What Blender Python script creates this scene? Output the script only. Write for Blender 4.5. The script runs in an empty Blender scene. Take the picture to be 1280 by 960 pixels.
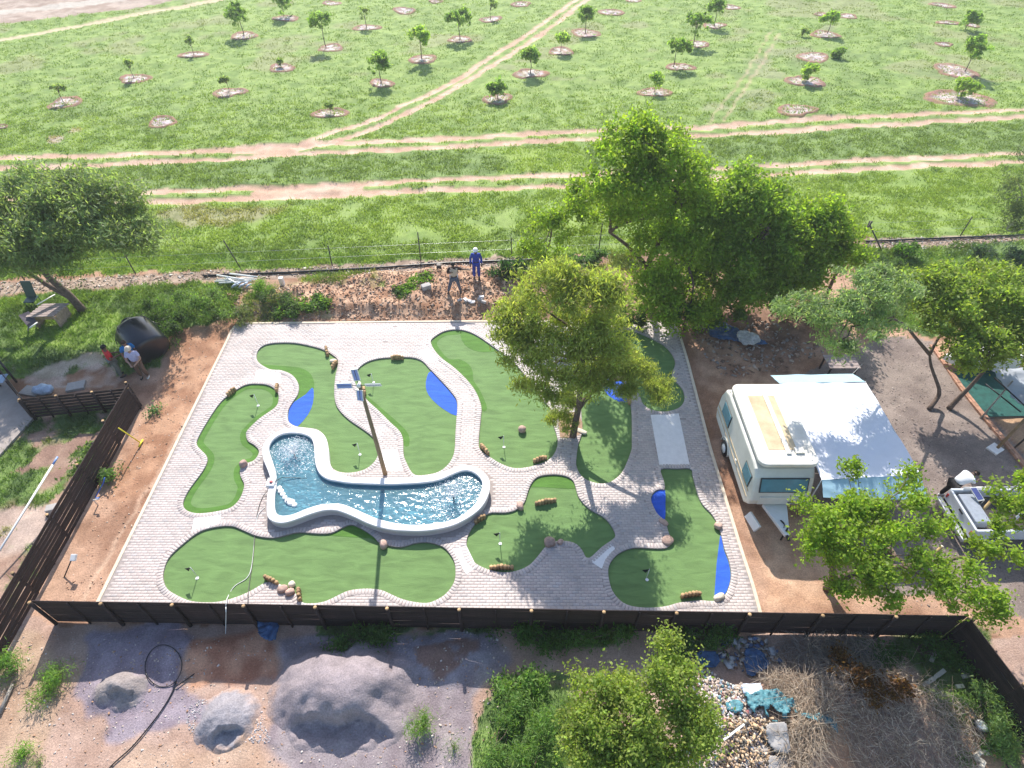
import bpy, bmesh, math, random
import numpy as np
from mathutils import Vector, Matrix
from mathutils.geometry import tessellate_polygon

random.seed(7)
RNG = np.random.default_rng(11)
SC = bpy.context.scene
COL = SC.collection

# ------------------------------------------------------------------ camera, world, sun
F = 746.0
CAM_H = 18.0
S45 = math.sqrt(0.5)
cam_d = bpy.data.cameras.new('camera')
cam_d.sensor_width = 36.0
cam_d.lens = F / 1280.0 * 36.0
cam_d.clip_start = 0.1
cam_d.clip_end = 2000.0
cam = bpy.data.objects.new('camera', cam_d)
cam.location = (0, 0, CAM_H)
cam.rotation_euler = (math.radians(45), 0, 0)
COL.objects.link(cam)
SC.camera = cam

SUN_EL = math.radians(40.0)
SUN_AZ = math.radians(-6.0)          # from +Y towards +X
w = bpy.data.worlds.new('World')
SC.world = w
w.use_nodes = True
wn = w.node_tree
bg = wn.nodes['Background']
sky = wn.nodes.new('ShaderNodeTexSky')
sky.sky_type = 'NISHITA'
sky.sun_disc = False
sky.sun_elevation = SUN_EL
sky.sun_rotation = SUN_AZ
wn.links.new(sky.outputs[0], bg.inputs[0])
bg.inputs[1].default_value = 0.15
sun_d = bpy.data.lights.new('sun', 'SUN')
sun_d.energy = 4.6
sun_d.angle = math.radians(0.53)
sun_d.color = (1.0, 0.95, 0.87)
sun = bpy.data.objects.new('sun', sun_d)
sdir = Vector((math.sin(SUN_AZ) * math.cos(SUN_EL), math.cos(SUN_AZ) * math.cos(SUN_EL), math.sin(SUN_EL)))
sun.rotation_euler = sdir.to_track_quat('Z', 'Y').to_euler()
COL.objects.link(sun)
SC.view_settings.view_transform = 'Standard'
SC.view_settings.look = 'None'
SC.view_settings.exposure = 0.74
SC.view_settings.gamma = 1.0
SC.cycles.transparent_max_bounces = 16
SC.cycles.max_bounces = 6

# ------------------------------------------------------------------ helpers
def G(px, py, h=0.0):
    """point of the place seen at photo pixel (1280x960) at height h"""
    dx = (px - 640.0) / F
    dy = (480.0 - py) / F
    d = Vector((dx, S45 + S45 * dy, -S45 + S45 * dy))
    t = (CAM_H - h) / -d.z
    return Vector((d.x * t, d.y * t, h))

def P(pts, h=0.0):
    return [G(a, b, h) for a, b in pts]

def vnoise(x, y, seed=0):
    xi = np.floor(x).astype(np.int64); yi = np.floor(y).astype(np.int64)
    xf = x - xi; yf = y - yi
    u = xf * xf * (3 - 2 * xf); v = yf * yf * (3 - 2 * yf)
    def hsh(a, b):
        n = (a * 374761393 + b * 668265263 + seed * 1442695041) & 0xffffffff
        n = ((n ^ (n >> 13)) * 1274126177) & 0xffffffff
        n = n ^ (n >> 16)
        return (n & 0xffffff) / float(0xffffff)
    a = hsh(xi, yi); b = hsh(xi + 1, yi); c = hsh(xi, yi + 1); d = hsh(xi + 1, yi + 1)
    return (a * (1 - u) + b * u) * (1 - v) + (c * (1 - u) + d * u) * v

def fbm(x, y, oct=4, seed=0):
    x = np.asarray(x, float); y = np.asarray(y, float)
    s = 0.0; a = 0.5; tot = 0.0
    for k in range(oct):
        s = s + a * vnoise(x, y, seed + k * 17); tot += a
        x = x * 2.03 + 5.1; y = y * 2.03 + 1.7; a *= 0.5
    return s / tot

def inside(x, y, poly):
    x = np.asarray(x); y = np.asarray(y)
    r = np.zeros(x.shape, bool)
    n = len(poly); j = n - 1
    for i in range(n):
        xi, yi = poly[i][0], poly[i][1]; xj, yj = poly[j][0], poly[j][1]
        if yi != yj:
            r ^= ((yi > y) != (yj > y)) & (x < (xj - xi) * (y - yi) / (yj - yi) + xi)
        j = i
    return r

def dist_line(x, y, pts, closed=False):
    x = np.asarray(x, float); y = np.asarray(y, float)
    best = np.full(x.shape, 1e9)
    n = len(pts)
    for i in range(n if closed else n - 1):
        ax, ay = pts[i][0], pts[i][1]; bx, by = pts[(i + 1) % n][0], pts[(i + 1) % n][1]
        L = (bx - ax) ** 2 + (by - ay) ** 2 + 1e-12
        t = np.clip(((x - ax) * (bx - ax) + (y - ay) * (by - ay)) / L, 0, 1)
        best = np.minimum(best, (x - ax - t * (bx - ax)) ** 2 + (y - ay - t * (by - ay)) ** 2)
    return np.sqrt(best)

def smooth(pts, n=4, closed=True):
    out = []
    N = len(pts)
    rng = range(N) if closed else range(N - 1)
    for i in rng:
        if closed:
            p0, p1, p2, p3 = pts[i - 1], pts[i], pts[(i + 1) % N], pts[(i + 2) % N]
        else:
            p0, p1, p2, p3 = pts[max(i - 1, 0)], pts[i], pts[i + 1], pts[min(i + 2, N - 1)]
        p0, p1, p2, p3 = Vector(p0), Vector(p1), Vector(p2), Vector(p3)
        for k in range(n):
            t = k / n
            out.append(0.5 * ((2 * p1) + (p2 - p0) * t + (2 * p0 - 5 * p1 + 4 * p2 - p3) * t * t + (3 * p1 - p0 - 3 * p2 + p3) * t ** 3))
    if not closed:
        out.append(Vector(pts[-1]))
    return out

def area(poly):
    return 0.5 * sum(poly[i - 1][0] * poly[i][1] - poly[i][0] * poly[i - 1][1] for i in range(len(poly)))

def resample(poly, step):
    n = len(poly)
    d = [0.0]
    for i in range(n):
        d.append(d[-1] + (poly[(i + 1) % n] - poly[i]).length)
    tot = d[-1]; m = max(3, int(round(tot / step)))
    out = []; j = 0
    for k in range(m):
        s = tot * k / m
        while d[j + 1] < s: j += 1
        t = (s - d[j]) / max(1e-9, d[j + 1] - d[j])
        out.append(poly[j].lerp(poly[(j + 1) % n], t))
    return out

def offset(poly, dist):
    """positive = outward"""
    sgn = 1 if area(poly) > 0 else -1
    out = []
    n = len(poly)
    for i in range(n):
        t = (poly[(i + 1) % n] - poly[i - 1]); t.z = 0
        if t.length < 1e-9: t = Vector((1, 0, 0))
        t.normalize()
        out.append(poly[i] + Vector((t.y, -t.x, 0)) * dist * sgn)
    return out

def mesh_np(name, verts, faces, cols=None, smooth_sh=False):
    verts = np.asarray(verts, np.float32).reshape(-1, 3)
    faces = np.asarray(faces, np.int32)
    me = bpy.data.meshes.new(name)
    me.vertices.add(len(verts)); me.vertices.foreach_set('co', verts.ravel())
    k = faces.shape[1]
    me.loops.add(faces.size); me.loops.foreach_set('vertex_index', faces.ravel())
    me.polygons.add(len(faces)); me.polygons.foreach_set('loop_start', np.arange(len(faces), dtype=np.int32) * k)
    if smooth_sh:
        me.polygons.foreach_set('use_smooth', np.ones(len(faces), bool))
    me.update(calc_edges=True)
    if cols is not None:
        cols = np.asarray(cols, np.float32)
        if cols.shape[1] == 3: cols = np.concatenate([cols, np.ones((len(cols), 1), np.float32)], 1)
        at = me.color_attributes.new('Col', 'FLOAT_COLOR', 'POINT')
        at.data.foreach_set('color', cols.ravel())
    return me

def link(name, me, mat=None, parent=None, kind=None):
    o = bpy.data.objects.new(name, me)
    COL.objects.link(o)
    if mat is not None and me is not None and not me.materials: me.materials.append(mat)
    if parent is not None:
        o.parent = parent
        if not parent.get('local'): o.matrix_parent_inverse = Matrix.Translation(-parent_world(parent))
    if kind: o['kind'] = kind
    return o

def parent_world(p):
    v = Vector(p.location)
    q = p.parent
    if q is not None and not q.get('local'): return v      # children of world-built parts keep world coordinates
    return v

def root(name, label, cat, loc=(0, 0, 0), group=None, rotz=0.0, local=False):
    o = bpy.data.objects.new(name, None)
    o.empty_display_size = 0.2
    COL.objects.link(o)
    o.location = loc; o.rotation_euler = (0, 0, rotz)
    o['label'] = label; o['category'] = cat
    if group: o['group'] = group
    if local or rotz: o['local'] = 1
    return o

def tag(o, label, cat, group=None, kind=None):
    o['label'] = label
    o['category'] = cat
    if group: o['group'] = group
    if kind: o['kind'] = kind
    return o

def bm_mesh(name, bm, smooth_sh=False):
    me = bpy.data.meshes.new(name)
    if smooth_sh:
        for f in bm.faces: f.smooth = True
    bm.to_mesh(me); bm.free()
    return me

def add_box(bm, c, s, rot=None, bevel=0.0):
    m = Matrix.Translation(Vector(c))
    if rot is not None: m = m @ rot.to_4x4()
    r = bmesh.ops.create_cube(bm, size=1.0, matrix=m @ Matrix.Diagonal((s[0], s[1], s[2], 1)))
    if bevel > 0:
        es = set()
        for v in r['verts']:
            for e in v.link_edges: es.add(e)
        bmesh.ops.bevel(bm, geom=list(es), offset=bevel, segments=2, affect='EDGES', profile=0.6)

def box_mesh(name, c, s, rot=None, bevel=0.0):
    bm = bmesh.new(); add_box(bm, c, s, rot, bevel)
    return bm_mesh(name, bm)

def tube_np(pts, radii, sides=6, cap=True):
    pts = [Vector(p) for p in pts]
    n = len(pts)
    if not hasattr(radii, '__len__'): radii = [radii] * n
    V = []; Fc = []
    up = None
    for i in range(n):
        d = (pts[min(i + 1, n - 1)] - pts[max(i - 1, 0)])
        if d.length < 1e-9: d = Vector((0, 0, 1))
        d.normalize()
        if up is None:
            up = Vector((1, 0, 0)) if abs(d.x) < 0.8 else Vector((0, 1, 0))
        a = d.cross(up); 
        if a.length < 1e-6: a = d.orthogonal()
        a.normalize(); b = d.cross(a); up = -b if False else a.cross(d)
        for k in range(sides):
            an = 2 * math.pi * k / sides
            V.append(pts[i] + (a * math.cos(an) + b * math.sin(an)) * radii[i])
    for i in range(n - 1):
        for k in range(sides):
            k2 = (k + 1) % sides
            Fc.append((i * sides + k, i * sides + k2, (i + 1) * sides + k2, (i + 1) * sides + k))
    if cap:
        Fc.append(tuple(range(sides))[::-1]); Fc.append(tuple((n - 1) * sides + k for k in range(sides)))
    return V, Fc

def tubes_mesh(name, tubes, sides=6, smooth_sh=True):
    V = []; Fc = []
    for pts, r in tubes:
        v, f = tube_np(pts, r, sides)
        o = len(V); V += v; Fc += [tuple(i + o for i in q) for q in f]
    me = bpy.data.meshes.new(name)
    me.from_pydata([tuple(v) for v in V], [], Fc)
    if smooth_sh:
        for p in me.polygons: p.use_smooth = True
    me.update()
    return me

def fill_mesh(name, outer, holes, z0, z1=None, skirt=True):
    """flat sheet at z0, or a solid slab between z0 (top) and z1 (bottom)"""
    loops = [list(outer)] + [list(h) for h in holes]
    flat = [[Vector((p[0], p[1], 0)) for p in l] for l in loops]
    tris = tessellate_polygon(flat)
    allp = [p for l in flat for p in l]
    V = [(p.x, p.y, z0) for p in allp]
    Fc = []
    for t in tris:
        a, b, c = (allp[i] for i in t)
        if (b - a).cross(c - a).z < 0: t = (t[0], t[2], t[1])
        Fc.append(tuple(t))
    if z1 is not None:
        n = len(V)
        V += [(p.x, p.y, z1) for p in allp]
        s = 0
        for li, l in enumerate(flat):
            m = len(l)
            ccw = area(l) > 0
            if li > 0: ccw = not ccw
            for i in range(m):
                a = s + i; b = s + (i + 1) % m
                Fc.append((a, a + n, b + n, b) if ccw else (b, b + n, a + n, a))
            s += m
    me = bpy.data.meshes.new(name)
    me.from_pydata(V, [], Fc)
    me.update()
    return me

# ------------------------------------------------------------------ materials
def new_mat(name):
    m = bpy.data.materials.new(name); m.use_nodes = True
    nt = m.node_tree
    return m, nt, nt.nodes['Principled BSDF'], nt.nodes['Material Output']

def mat(name, col, rough=0.7, var=0.15, scale=8.0, bump=0.15, bscale=None, metal=0.0, spec=0.4, dark=None, objvar=0.0, bdist=0.02, stretch=None):
    m, nt, b, out = new_mat(name)
    L = nt.links
    tc = nt.nodes.new('ShaderNodeTexCoord')
    vec = tc.outputs['Object']
    if stretch:
        mp = nt.nodes.new('ShaderNodeMapping'); mp.inputs['Scale'].default_value = stretch
        L.new(vec, mp.inputs[0]); vec = mp.outputs[0]
    no = nt.nodes.new('ShaderNodeTexNoise'); no.inputs['Scale'].default_value = scale; no.inputs['Detail'].default_value = 5
    no.inputs['Roughness'].default_value = 0.65
    L.new(vec, no.inputs['Vector'])
    ra = nt.nodes.new('ShaderNodeValToRGB')
    d = dark if dark else tuple(c * (1 - var) for c in col)
    li = tuple(min(1, c * (1 + var)) for c in col)
    ra.color_ramp.elements[0].color = (*d, 1); ra.color_ramp.elements[0].position = 0.3
    ra.color_ramp.elements[1].color = (*li, 1); ra.color_ramp.elements[1].position = 0.7
    L.new(no.outputs[0], ra.inputs[0])
    src = ra.outputs[0]
    if objvar > 0:
        oi = nt.nodes.new('ShaderNodeObjectInfo')
        mr = nt.nodes.new('ShaderNodeMapRange'); mr.inputs[3].default_value = 1 - objvar; mr.inputs[4].default_value = 1 + objvar
        L.new(oi.outputs['Random'], mr.inputs[0])
        mx = nt.nodes.new('ShaderNodeMixRGB'); mx.blend_type = 'MULTIPLY'; mx.inputs[0].default_value = 1
        L.new(src, mx.inputs[1]); L.new(mr.outputs[0], mx.inputs[2]); src = mx.outputs[0]
    L.new(src, b.inputs['Base Color'])
    b.inputs['Roughness'].default_value = rough
    b.inputs['Metallic'].default_value = metal
    b.inputs['Specular IOR Level'].default_value = spec
    if bump > 0:
        n2 = nt.nodes.new('ShaderNodeTexNoise'); n2.inputs['Scale'].default_value = bscale or scale * 4; n2.inputs['Detail'].default_value = 4
        L.new(vec, n2.inputs['Vector'])
        bp = nt.nodes.new('ShaderNodeBump'); bp.inputs['Strength'].default_value = bump; bp.inputs['Distance'].default_value = bdist
        L.new(n2.outputs[0], bp.inputs['Height']); L.new(bp.outputs[0], b.inputs['Normal'])
    return m

def vcol_mat(name, rough=0.9, fine=60.0, fvar=0.35, mid=3.0, mvar=0.2, bump=0.6, bdist=0.03, trans=0.0, spec=0.2):
    m, nt, b, out = new_mat(name)
    L = nt.links
    at = nt.nodes.new('ShaderNodeAttribute'); at.attribute_name = 'Col'
    src = at.outputs['Color']
    tc = nt.nodes.new('ShaderNodeTexCoord')
    for sc_, v_ in ((fine, fvar), (mid, mvar)):
        if v_ <= 0: continue
        no = nt.nodes.new('ShaderNodeTexNoise'); no.inputs['Scale'].default_value = sc_; no.inputs['Detail'].default_value = 4; no.inputs['Roughness'].default_value = 0.7
        L.new(tc.outputs['Object'], no.inputs['Vector'])
        mr = nt.nodes.new('ShaderNodeMapRange'); mr.inputs[1].default_value = 0.3; mr.inputs[2].default_value = 0.7
        mr.inputs[3].default_value = 1 - v_; mr.inputs[4].default_value = 1 + v_
        L.new(no.outputs[0], mr.inputs[0])
        mx = nt.nodes.new('ShaderNodeMixRGB'); mx.blend_type = 'MULTIPLY'; mx.inputs[0].default_value = 1
        L.new(src, mx.inputs[1]); L.new(mr.outputs[0], mx.inputs[2]); src = mx.outputs[0]
        if bump > 0 and sc_ == fine:
            bp = nt.nodes.new('ShaderNodeBump'); bp.inputs['Strength'].default_value = bump; bp.inputs['Distance'].default_value = bdist
            L.new(no.outputs[0], bp.inputs['Height']); L.new(bp.outputs[0], b.inputs['Normal'])
    L.new(src, b.inputs['Base Color'])
    b.inputs['Roughness'].default_value = rough
    b.inputs['Specular IOR Level'].default_value = spec
    if trans > 0:
        tr = nt.nodes.new('ShaderNodeBsdfTranslucent')
        g = nt.nodes.new('ShaderNodeMixRGB'); g.blend_type = 'MULTIPLY'; g.inputs[0].default_value = 1; g.inputs[2].default_value = (1.25, 1.35, 0.55, 1)
        L.new(src, g.inputs[1]); L.new(g.outputs[0], tr.inputs[0])
        ms = nt.nodes.new('ShaderNodeMixShader'); ms.inputs[0].default_value = trans
        L.new(b.outputs[0], ms.inputs[1]); L.new(tr.outputs[0], ms.inputs[2]); L.new(ms.outputs[0], out.inputs[0])
    return m

M_ground = vcol_mat('ground', fine=22.0, fvar=0.28, mid=2.2, mvar=0.15, bump=0.55, bdist=0.05)
M_leaf = vcol_mat('leaf', rough=0.55, fine=3.0, fvar=0.0, mid=0, mvar=0, bump=0, trans=0.6, spec=0.35)
M_grass = vcol_mat('grass_blade', rough=0.6, fine=3.0, fvar=0.0, mid=0, mvar=0, bump=0, trans=0.35, spec=0.3)
M_debris = vcol_mat('debris', rough=0.8, fine=20.0, fvar=0.15, mid=0, mvar=0, bump=0.3, spec=0.3)
M_bark = mat('bark', (0.13, 0.09, 0.07), 0.9, 0.45, 9, 0.8, 30)
M_bark_grey = mat('bark_grey', (0.28, 0.25, 0.22), 0.9, 0.35, 9, 0.7, 30)
M_wood = mat('creosoted_wood', (0.030, 0.017, 0.016), 0.75, 0.45, 4, 0.5, 30, objvar=0.3, stretch=(1, 1, 6))
M_pole = mat('cut_pole', (0.42, 0.29, 0.13), 0.8, 0.3, 6, 0.4, 20)
M_white = mat('white_paint', (0.80, 0.79, 0.76), 0.4, 0.06, 3, 0.05)
M_plaster = mat('white_plaster', (0.78, 0.75, 0.73), 0.75, 0.06, 3, 0.3, 40)
M_conc = mat('pale_concrete', (0.80, 0.76, 0.74), 0.9, 0.07, 5, 0.3, 60)
M_kerb = mat('kerb_concrete', (0.68, 0.57, 0.44), 0.9, 0.15, 5, 0.4, 60)
M_mortar = mat('mortar', (0.34, 0.29, 0.27), 0.95, 0.12, 12, 0.5, 80)
M_black = mat('black_plastic', (0.012, 0.013, 0.016), 0.35, 0.3, 6, 0.1)
M_steel = mat('dark_steel', (0.07, 0.06, 0.055), 0.6, 0.3, 6, 0.1, metal=0.3)
M_galv = mat('galvanised_steel', (0.55, 0.56, 0.57), 0.4, 0.1, 6, 0.1, metal=0.6)
M_rock = mat('pink_rock', (0.46, 0.31, 0.25), 0.85, 0.3, 7, 0.6, 25, objvar=0.2)
M_palerock = mat('pale_rock', (0.66, 0.58, 0.46), 0.85, 0.2, 7, 0.6, 25, objvar=0.15)
M_log = mat('stone_log', (0.42, 0.27, 0.14), 0.85, 0.35, 9, 0.5, 30, objvar=0.35)
# ------------------------------------------------------------------ outlines of the course (photo pixels on the ground plane)
O_A = [(320,481),(309,482),(297.5,487.5),(277.5,502.5),(260,527.5),(247.5,550),(247,557.5),(252.5,564),(259,571),(259.5,578.5),(254,590),(237.5,612.5),(230,627.5),(231,636),(240,641.5),(255,642.5),(277.5,639),(290,635),(300,625),(305,612.5),(305.5,605),(301,596),(301,586),(306,581),(317.5,577),(323.5,569),(323.5,563),(317.5,557),(310,552),(308,543),(311,537.5),(325,524),(341,513),(347.5,506),(348.5,494),(343,486.6),(333,482)]
O_B = [(321,447),(323,439),(331,432.5),(345,429.8),(367.7,429.8),(390,434),(406,439),(417.5,446),(422.5,451),(422.5,458),(419.5,471.5),(418,489.7),(419.5,504),(424.5,514),(436.7,526),(455,538.5),(467,548.2),(472.5,557),(473.5,566),(470,576),(461,585),(450,590),(436,592),(425,591),(417,587),(412.5,579),(411,568),(410,557.5),(407.5,547.5),(401,540.5),(393.7,537),(373.7,534.7),(366,532),(361,527.5),(360,520),(361.5,512),(367.6,502),(372.7,494),(374,484),(370.7,475.5),(363.6,468.4),(351,463.7),(339,463),(329,458),(323,453)]
O_C = [(443.8,477.5),(444,469),(451,459),(463,452),(479,448.7),(503.7,447.6),(518.6,448.7),(528.7,453),(537,462),(549,474.5),(561,487.6),(570.4,500),(571.8,510),(570.8,522),(569.4,542.5),(568.4,563),(565,574.5),(558,584),(548,591),(533.7,594.5),(520,595),(514,590),(508.7,580),(504.7,569),(503.9,549),(498.5,538.4),(489.5,530.3),(473.3,514),(460,502),(453,493),(447,485)]
O_D = [(538.5,428.7),(543,422.6),(555,415.5),(569.4,413),(583.6,415),(597.8,421.6),(614,432.8),(630.3,444.6),(643,455),(656,470),(668,487),(679,502),(689,514),(691,530),(695,542.5),(697,552.6),(695.3,562.8),(690,572),(681,578.5),(670.5,582),(659.6,585),(644,586.3),(629,582),(613.7,573),(601,564),(598.6,552.6),(601.3,522),(601.9,510),(597.8,496.8),(591.7,485.6),(581.6,473.4),(567.3,460),(555,451),(545,441)]
O_E = [(731,483),(728.4,489.7),(726.4,510),(727.5,530),(727.8,541),(723,556),(720.5,573),(720.5,584),(726,595),(734.7,601.5),(750,605.5),(763,603.3),(776.2,592.8),(783.9,577.5),(789.3,562),(789.6,552.6),(789.4,520),(787.5,502),(786.3,490),(781,480),(769,472.6),(757,470),(740,472)]
O_F = [(745,420),(756,412.5),(772,411),(785,413.5),(797.5,416.6),(813.7,423.7),(830,432.8),(840,444),(843.8,455),(840,467),(840.5,474),(846,479.5),(853,487.7),(855.4,497.8),(853,506),(846,512),(830,515.7),(813.7,513),(803.6,506),(799.5,496),(790,482),(775,468),(758,456),(743,442),(740,430)]
O_G = [(826,587.3),(845,587),(863.2,586.7),(865,594),(867,601.5),(872.4,621),(879,633.3),(887.7,642),(894.3,651.8),(899.8,665),(905,686.8),(910.7,702),(913.5,717.4),(911.8,730.6),(905,745.9),(892,752),(876.8,751.3),(861.5,752.4),(846,754.6),(833,758.5),(811,760.5),(789.3,758.5),(776,752.4),(765.3,739.3),(760.5,721.8),(761,708.7),(767.5,697.8),(778.4,690),(793.7,685.7),(820,686.8),(833,685.7),(839,679),(835,665),(831,651.8),(822,644),(815.6,632),(813.4,623.4),(817.8,615.8),(824.3,612.5),(831,612.5),(829,600)]
O_H = [(614.8,642),(631,642),(644.3,638.7),(655,630),(659.6,616.9),(664,606),(672.7,597),(690,594.3),(706,596),(716,601.5),(719.4,610.3),(723.7,623.4),(736.9,637.6),(754.4,647.5),(764,658.4),(768.6,668),(767.5,673.7),(752,684.6),(734.7,699.5),(728,689),(719.4,680.3),(706,677),(693,678),(682,684),(672.7,695.6),(659.6,708.7),(640,715.7),(620,715.3),(600.6,708.7),(589.6,700),(584,686.8),(584,673.7),(591.8,658.4),(602.7,647.5)]
O_I = [(204.8,724.5),(206,712.5),(212,698),(226.4,683.8),(248,667),(267,660.5),(288.7,658.6),(303,663.4),(319.8,670.6),(339,673.5),(353.4,671.3),(372.5,666.5),(399,668.2),(415.7,667),(430,659.8),(439.6,656.7),(452,661.7),(467,671.5),(476,680.3),(500,685),(517.5,680.3),(532.8,678.7),(546,681.4),(556.8,686.8),(566.7,700),(569.5,713),(567.8,728.4),(556.8,743.7),(539.3,753.5),(524,754.2),(504.4,750.2),(489,743.7),(476,738.2),(458.4,736.7),(441,738.2),(430,741.5),(408.5,752),(391.7,755),(377,753.3),(369,741),(355,733),(343,729),(331.8,729.3),(315,739),(295.9,747.3),(272,753.3),(243,752.8),(224,746),(209.6,736.5)]
POOL_OUT = [(328,570),(328,558.7),(333.7,548.7),(345,540),(357.5,535.6),(373.7,534.3),(390,536),(400,539.4),(407.5,547.5),(410.6,561),(412,577.5),(417.5,588),(430,594),(450,596.5),(480,597),(498.7,597),(520,596.2),(540,594.4),(555,589.4),(567.5,583.7),(580,581),(592.5,582.5),(605,590),(611.8,600),(612,613.7),(605,630),(592.5,642.5),(573.7,653.7),(555,660),(530,663.7),(505,663.5),(484.7,661.5),(462.8,655.5),(443,646.4),(430,641),(419,637.8),(405,638),(387,643),(367.7,650.2),(353.4,653.8),(342,652.2),(334.5,646.5),(333,636),(334,616.7),(337.5,600),(334.5,588),(330.5,578.5)]
POOL_IN = [(336,561.5),(338.7,552.5),(346,545.6),(356,541.5),(370,541),(381,543),(388.7,547.5),(391.9,556),(393,570),(394.4,581),(398.7,591),(407.5,598),(420,601),(440,603.7),(480,605.2),(505,604.7),(530,603),(550,599.4),(567.5,591.9),(580,588),(590,589.4),(598.7,595.6),(603,603.7),(601,613.7),(595,627.5),(583.7,638.7),(567.5,648.7),(548.7,653),(517.5,655.6),(492.5,653),(469.4,647),(452,639.5),(430,630.3),(415.7,629),(399,630.6),(382,635.9),(367.7,641.8),(355.8,644.2),(347.4,642.8),(343.5,636),(343.3,619),(345.5,605),(344.5,590),(340,575)]
GREENS = dict(A=O_A, B=O_B, C=O_C, D=O_D, E=O_E, F=O_F, G=O_G, H=O_H, I=O_I)
TURF = {k: smooth(P(v), 3) for k, v in GREENS.items()}
H_RIM = 0.42
pool_out = smooth(P(POOL_OUT, H_RIM), 4)
pool_in = smooth(P(POOL_IN, H_RIM), 4)
FENCE_L = Vector((-13.85, 7.75, 0)); FENCE_R = Vector((12.9, 7.30, 0))
def fence_y(x): return FENCE_L.y + (FENCE_R.y - FENCE_L.y) * (x - FENCE_L.x) / (FENCE_R.x - FENCE_L.x)
TL = G(296, 406); TR = G(838, 403)
_l = G(128, 748); _r = G(944, 757)
def ext(a, b, y):
    t = (y - a.y) / (b.y - a.y); return a.lerp(b, t)
BL = ext(TL, _l, fence_y(_l.x) + 0.12); BR = ext(TR, _r, fence_y(_r.x) + 0.12)
TLc = [G(289, 420), G(292, 410), G(299, 406.5), G(310, 406)]
PAVE = [BL] + TLc + [G(560, 403.5), TR, G(845.5, 411), G(858, 453), G(872.6, 510), G(886, 562), G(898.7, 603.7), G(911.8, 647.5), G(925, 691), G(938, 730), BR]

# ------------------------------------------------------------------ terrain
def warp(x, y, a, s, seed):
    return x + a * (fbm(x * s, y * s, 3, seed) - 0.5) * 2, y + a * (fbm(x * s + 31, y * s + 7, 3, seed + 5) - 0.5) * 2

BANK = P([(285,372),(330,362),(400,347),(560,332),(650,337),(665,360),(640,396),(430,401),(300,402)])
PV_IN = offset(resample(PAVE, 0.5), -0.12)
PILES = [ # centre px, radius x, radius y, height
    (152, 858, 0.95, 0.7, 0.22), (430, 872, 1.9, 1.55, 0.85), (285, 903, 0.85, 0.7, 0.42),
    (250, 815, 1.6, 0.9, 0.25), (550, 815, 1.9, 0.9, 0.22), (175, 800, 1.6, 0.9, 0.12),
    (890, 900, 2.0, 1.6, 0.35), (985, 890, 1.6, 1.3, 0.35), (1110, 890, 2.6, 1.4, 0.35)]
def hgt(x, y):
    x = np.asarray(x, float); y = np.asarray(y, float)
    z = 0.10 * (fbm(x * 0.35, y * 0.35, 3, 3) - 0.5) + 0.05 * (fbm(x * 2.2, y * 2.2, 3, 9) - 0.5)
    z = z + np.clip((y - 29) / 8, 0, 1) * (0.30 * (fbm(x * 0.12, y * 0.25, 3, 21) - 0.5) + 0.16 * (fbm(x * 1.1, y * 1.3, 3, 22) - 0.5))
    wx, wy = warp(x, y, 0.4, 0.8, 40)
    dn = dist_line(wx, wy, BANK, True)
    inb = inside(wx, wy, BANK)
    z = z + np.where(inb, np.clip(dn / 0.9, 0, 1), 0) * (0.25 + 0.5 * (fbm(x * 1.6, y * 1.6, 4, 44) - 0.3))
    # rubble heaps and piles below the fence
    for i, (px, py, rx, ry, hh) in enumerate(PILES):
        c = G(px, py)
        if i in (1, 2): continue
        r = np.sqrt(((wx - c.x) / rx) ** 2 + ((wy - c.y) / ry) ** 2)
        z = z + hh * np.clip(1 - r, 0, 1) ** 0.8 * (0.6 + 0.8 * fbm(x * 2.5, y * 2.5, 3, 50 + i))
    near = dist_line(x, y, PV_IN, True)
    ip = inside(x, y, PV_IN)
    k = np.clip(near / 0.9, 0, 1)
    z = np.where(ip, -0.42, z * k)
    return z
def H(x, y): return float(hgt(np.array([x]), np.array([y]))[0])
def GH(px, py):
    p = G(px, py)
    for _ in range(2): p = G(px, py, H(p.x, p.y))
    return p

# grid rows grow with distance
ys = [2.0]
while ys[-1] < 125: ys.append(ys[-1] + 0.085 + max(0, ys[-1] - 9) * 0.0058)
ys = np.array(ys)
NX = 560
u = np.linspace(-1, 1, NX)
half = 16.5 + ys * 1.05
X = u[None, :] * half[:, None]
Y = np.repeat(ys[:, None], NX, 1)
Z = hgt(X, Y)
R3 = lambda r, g, b: np.array((r, g, b), float)
def n_(s, seed, o=4): return fbm(X * s, Y * s, o, seed)
def ramp(n, a, b, lo=0.35, hi=0.65):
    t = np.clip((n - lo) / (hi - lo), 0, 1)[..., None]
    return a * (1 - t) + b * t
soil = ramp(n_(0.9, 1), R3(.27, .145, .09), R3(.46, .285, .195)) 
soil = soil * (0.85 + 0.3 * n_(5, 2)[..., None])
palesoil = ramp(n_(1.1, 5), R3(.44, .33, .27), R3(.56, .45, .385))
greensand = ramp(n_(2.3, 6), R3(.22, .18, .195), R3(.30, .255, .265))
g_far = ramp(n_(1.6, 7), R3(.165, .245, .060), R3(.25, .335, .095), .36, .62)
g_far = g_far * (0.90 + 0.20 * fbm(X * 1.2, Y * 2.6, 4, 8)[..., None])
g_dark = ramp(n_(1.7, 10), R3(.115, .175, .052), R3(.19, .265, .085))
g_lime = ramp(n_(1.1, 11), R3(.185, .275, .05), R3(.27, .36, .08))
g_near = ramp(n_(1.5, 12), R3(.08, .14, .04), R3(.17, .26, .07))
gravel = ramp(n_(1.3, 13), R3(.205, .16, .14), R3(.275, .22, .19)) * (0.9 + 0.2 * fbm(X * 6, Y * 9, 3, 14)[..., None])
litter = ramp(n_(3.0, 15), R3(.24, .17, .125), R3(.40, .30, .23))
col = soil.copy()
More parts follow.
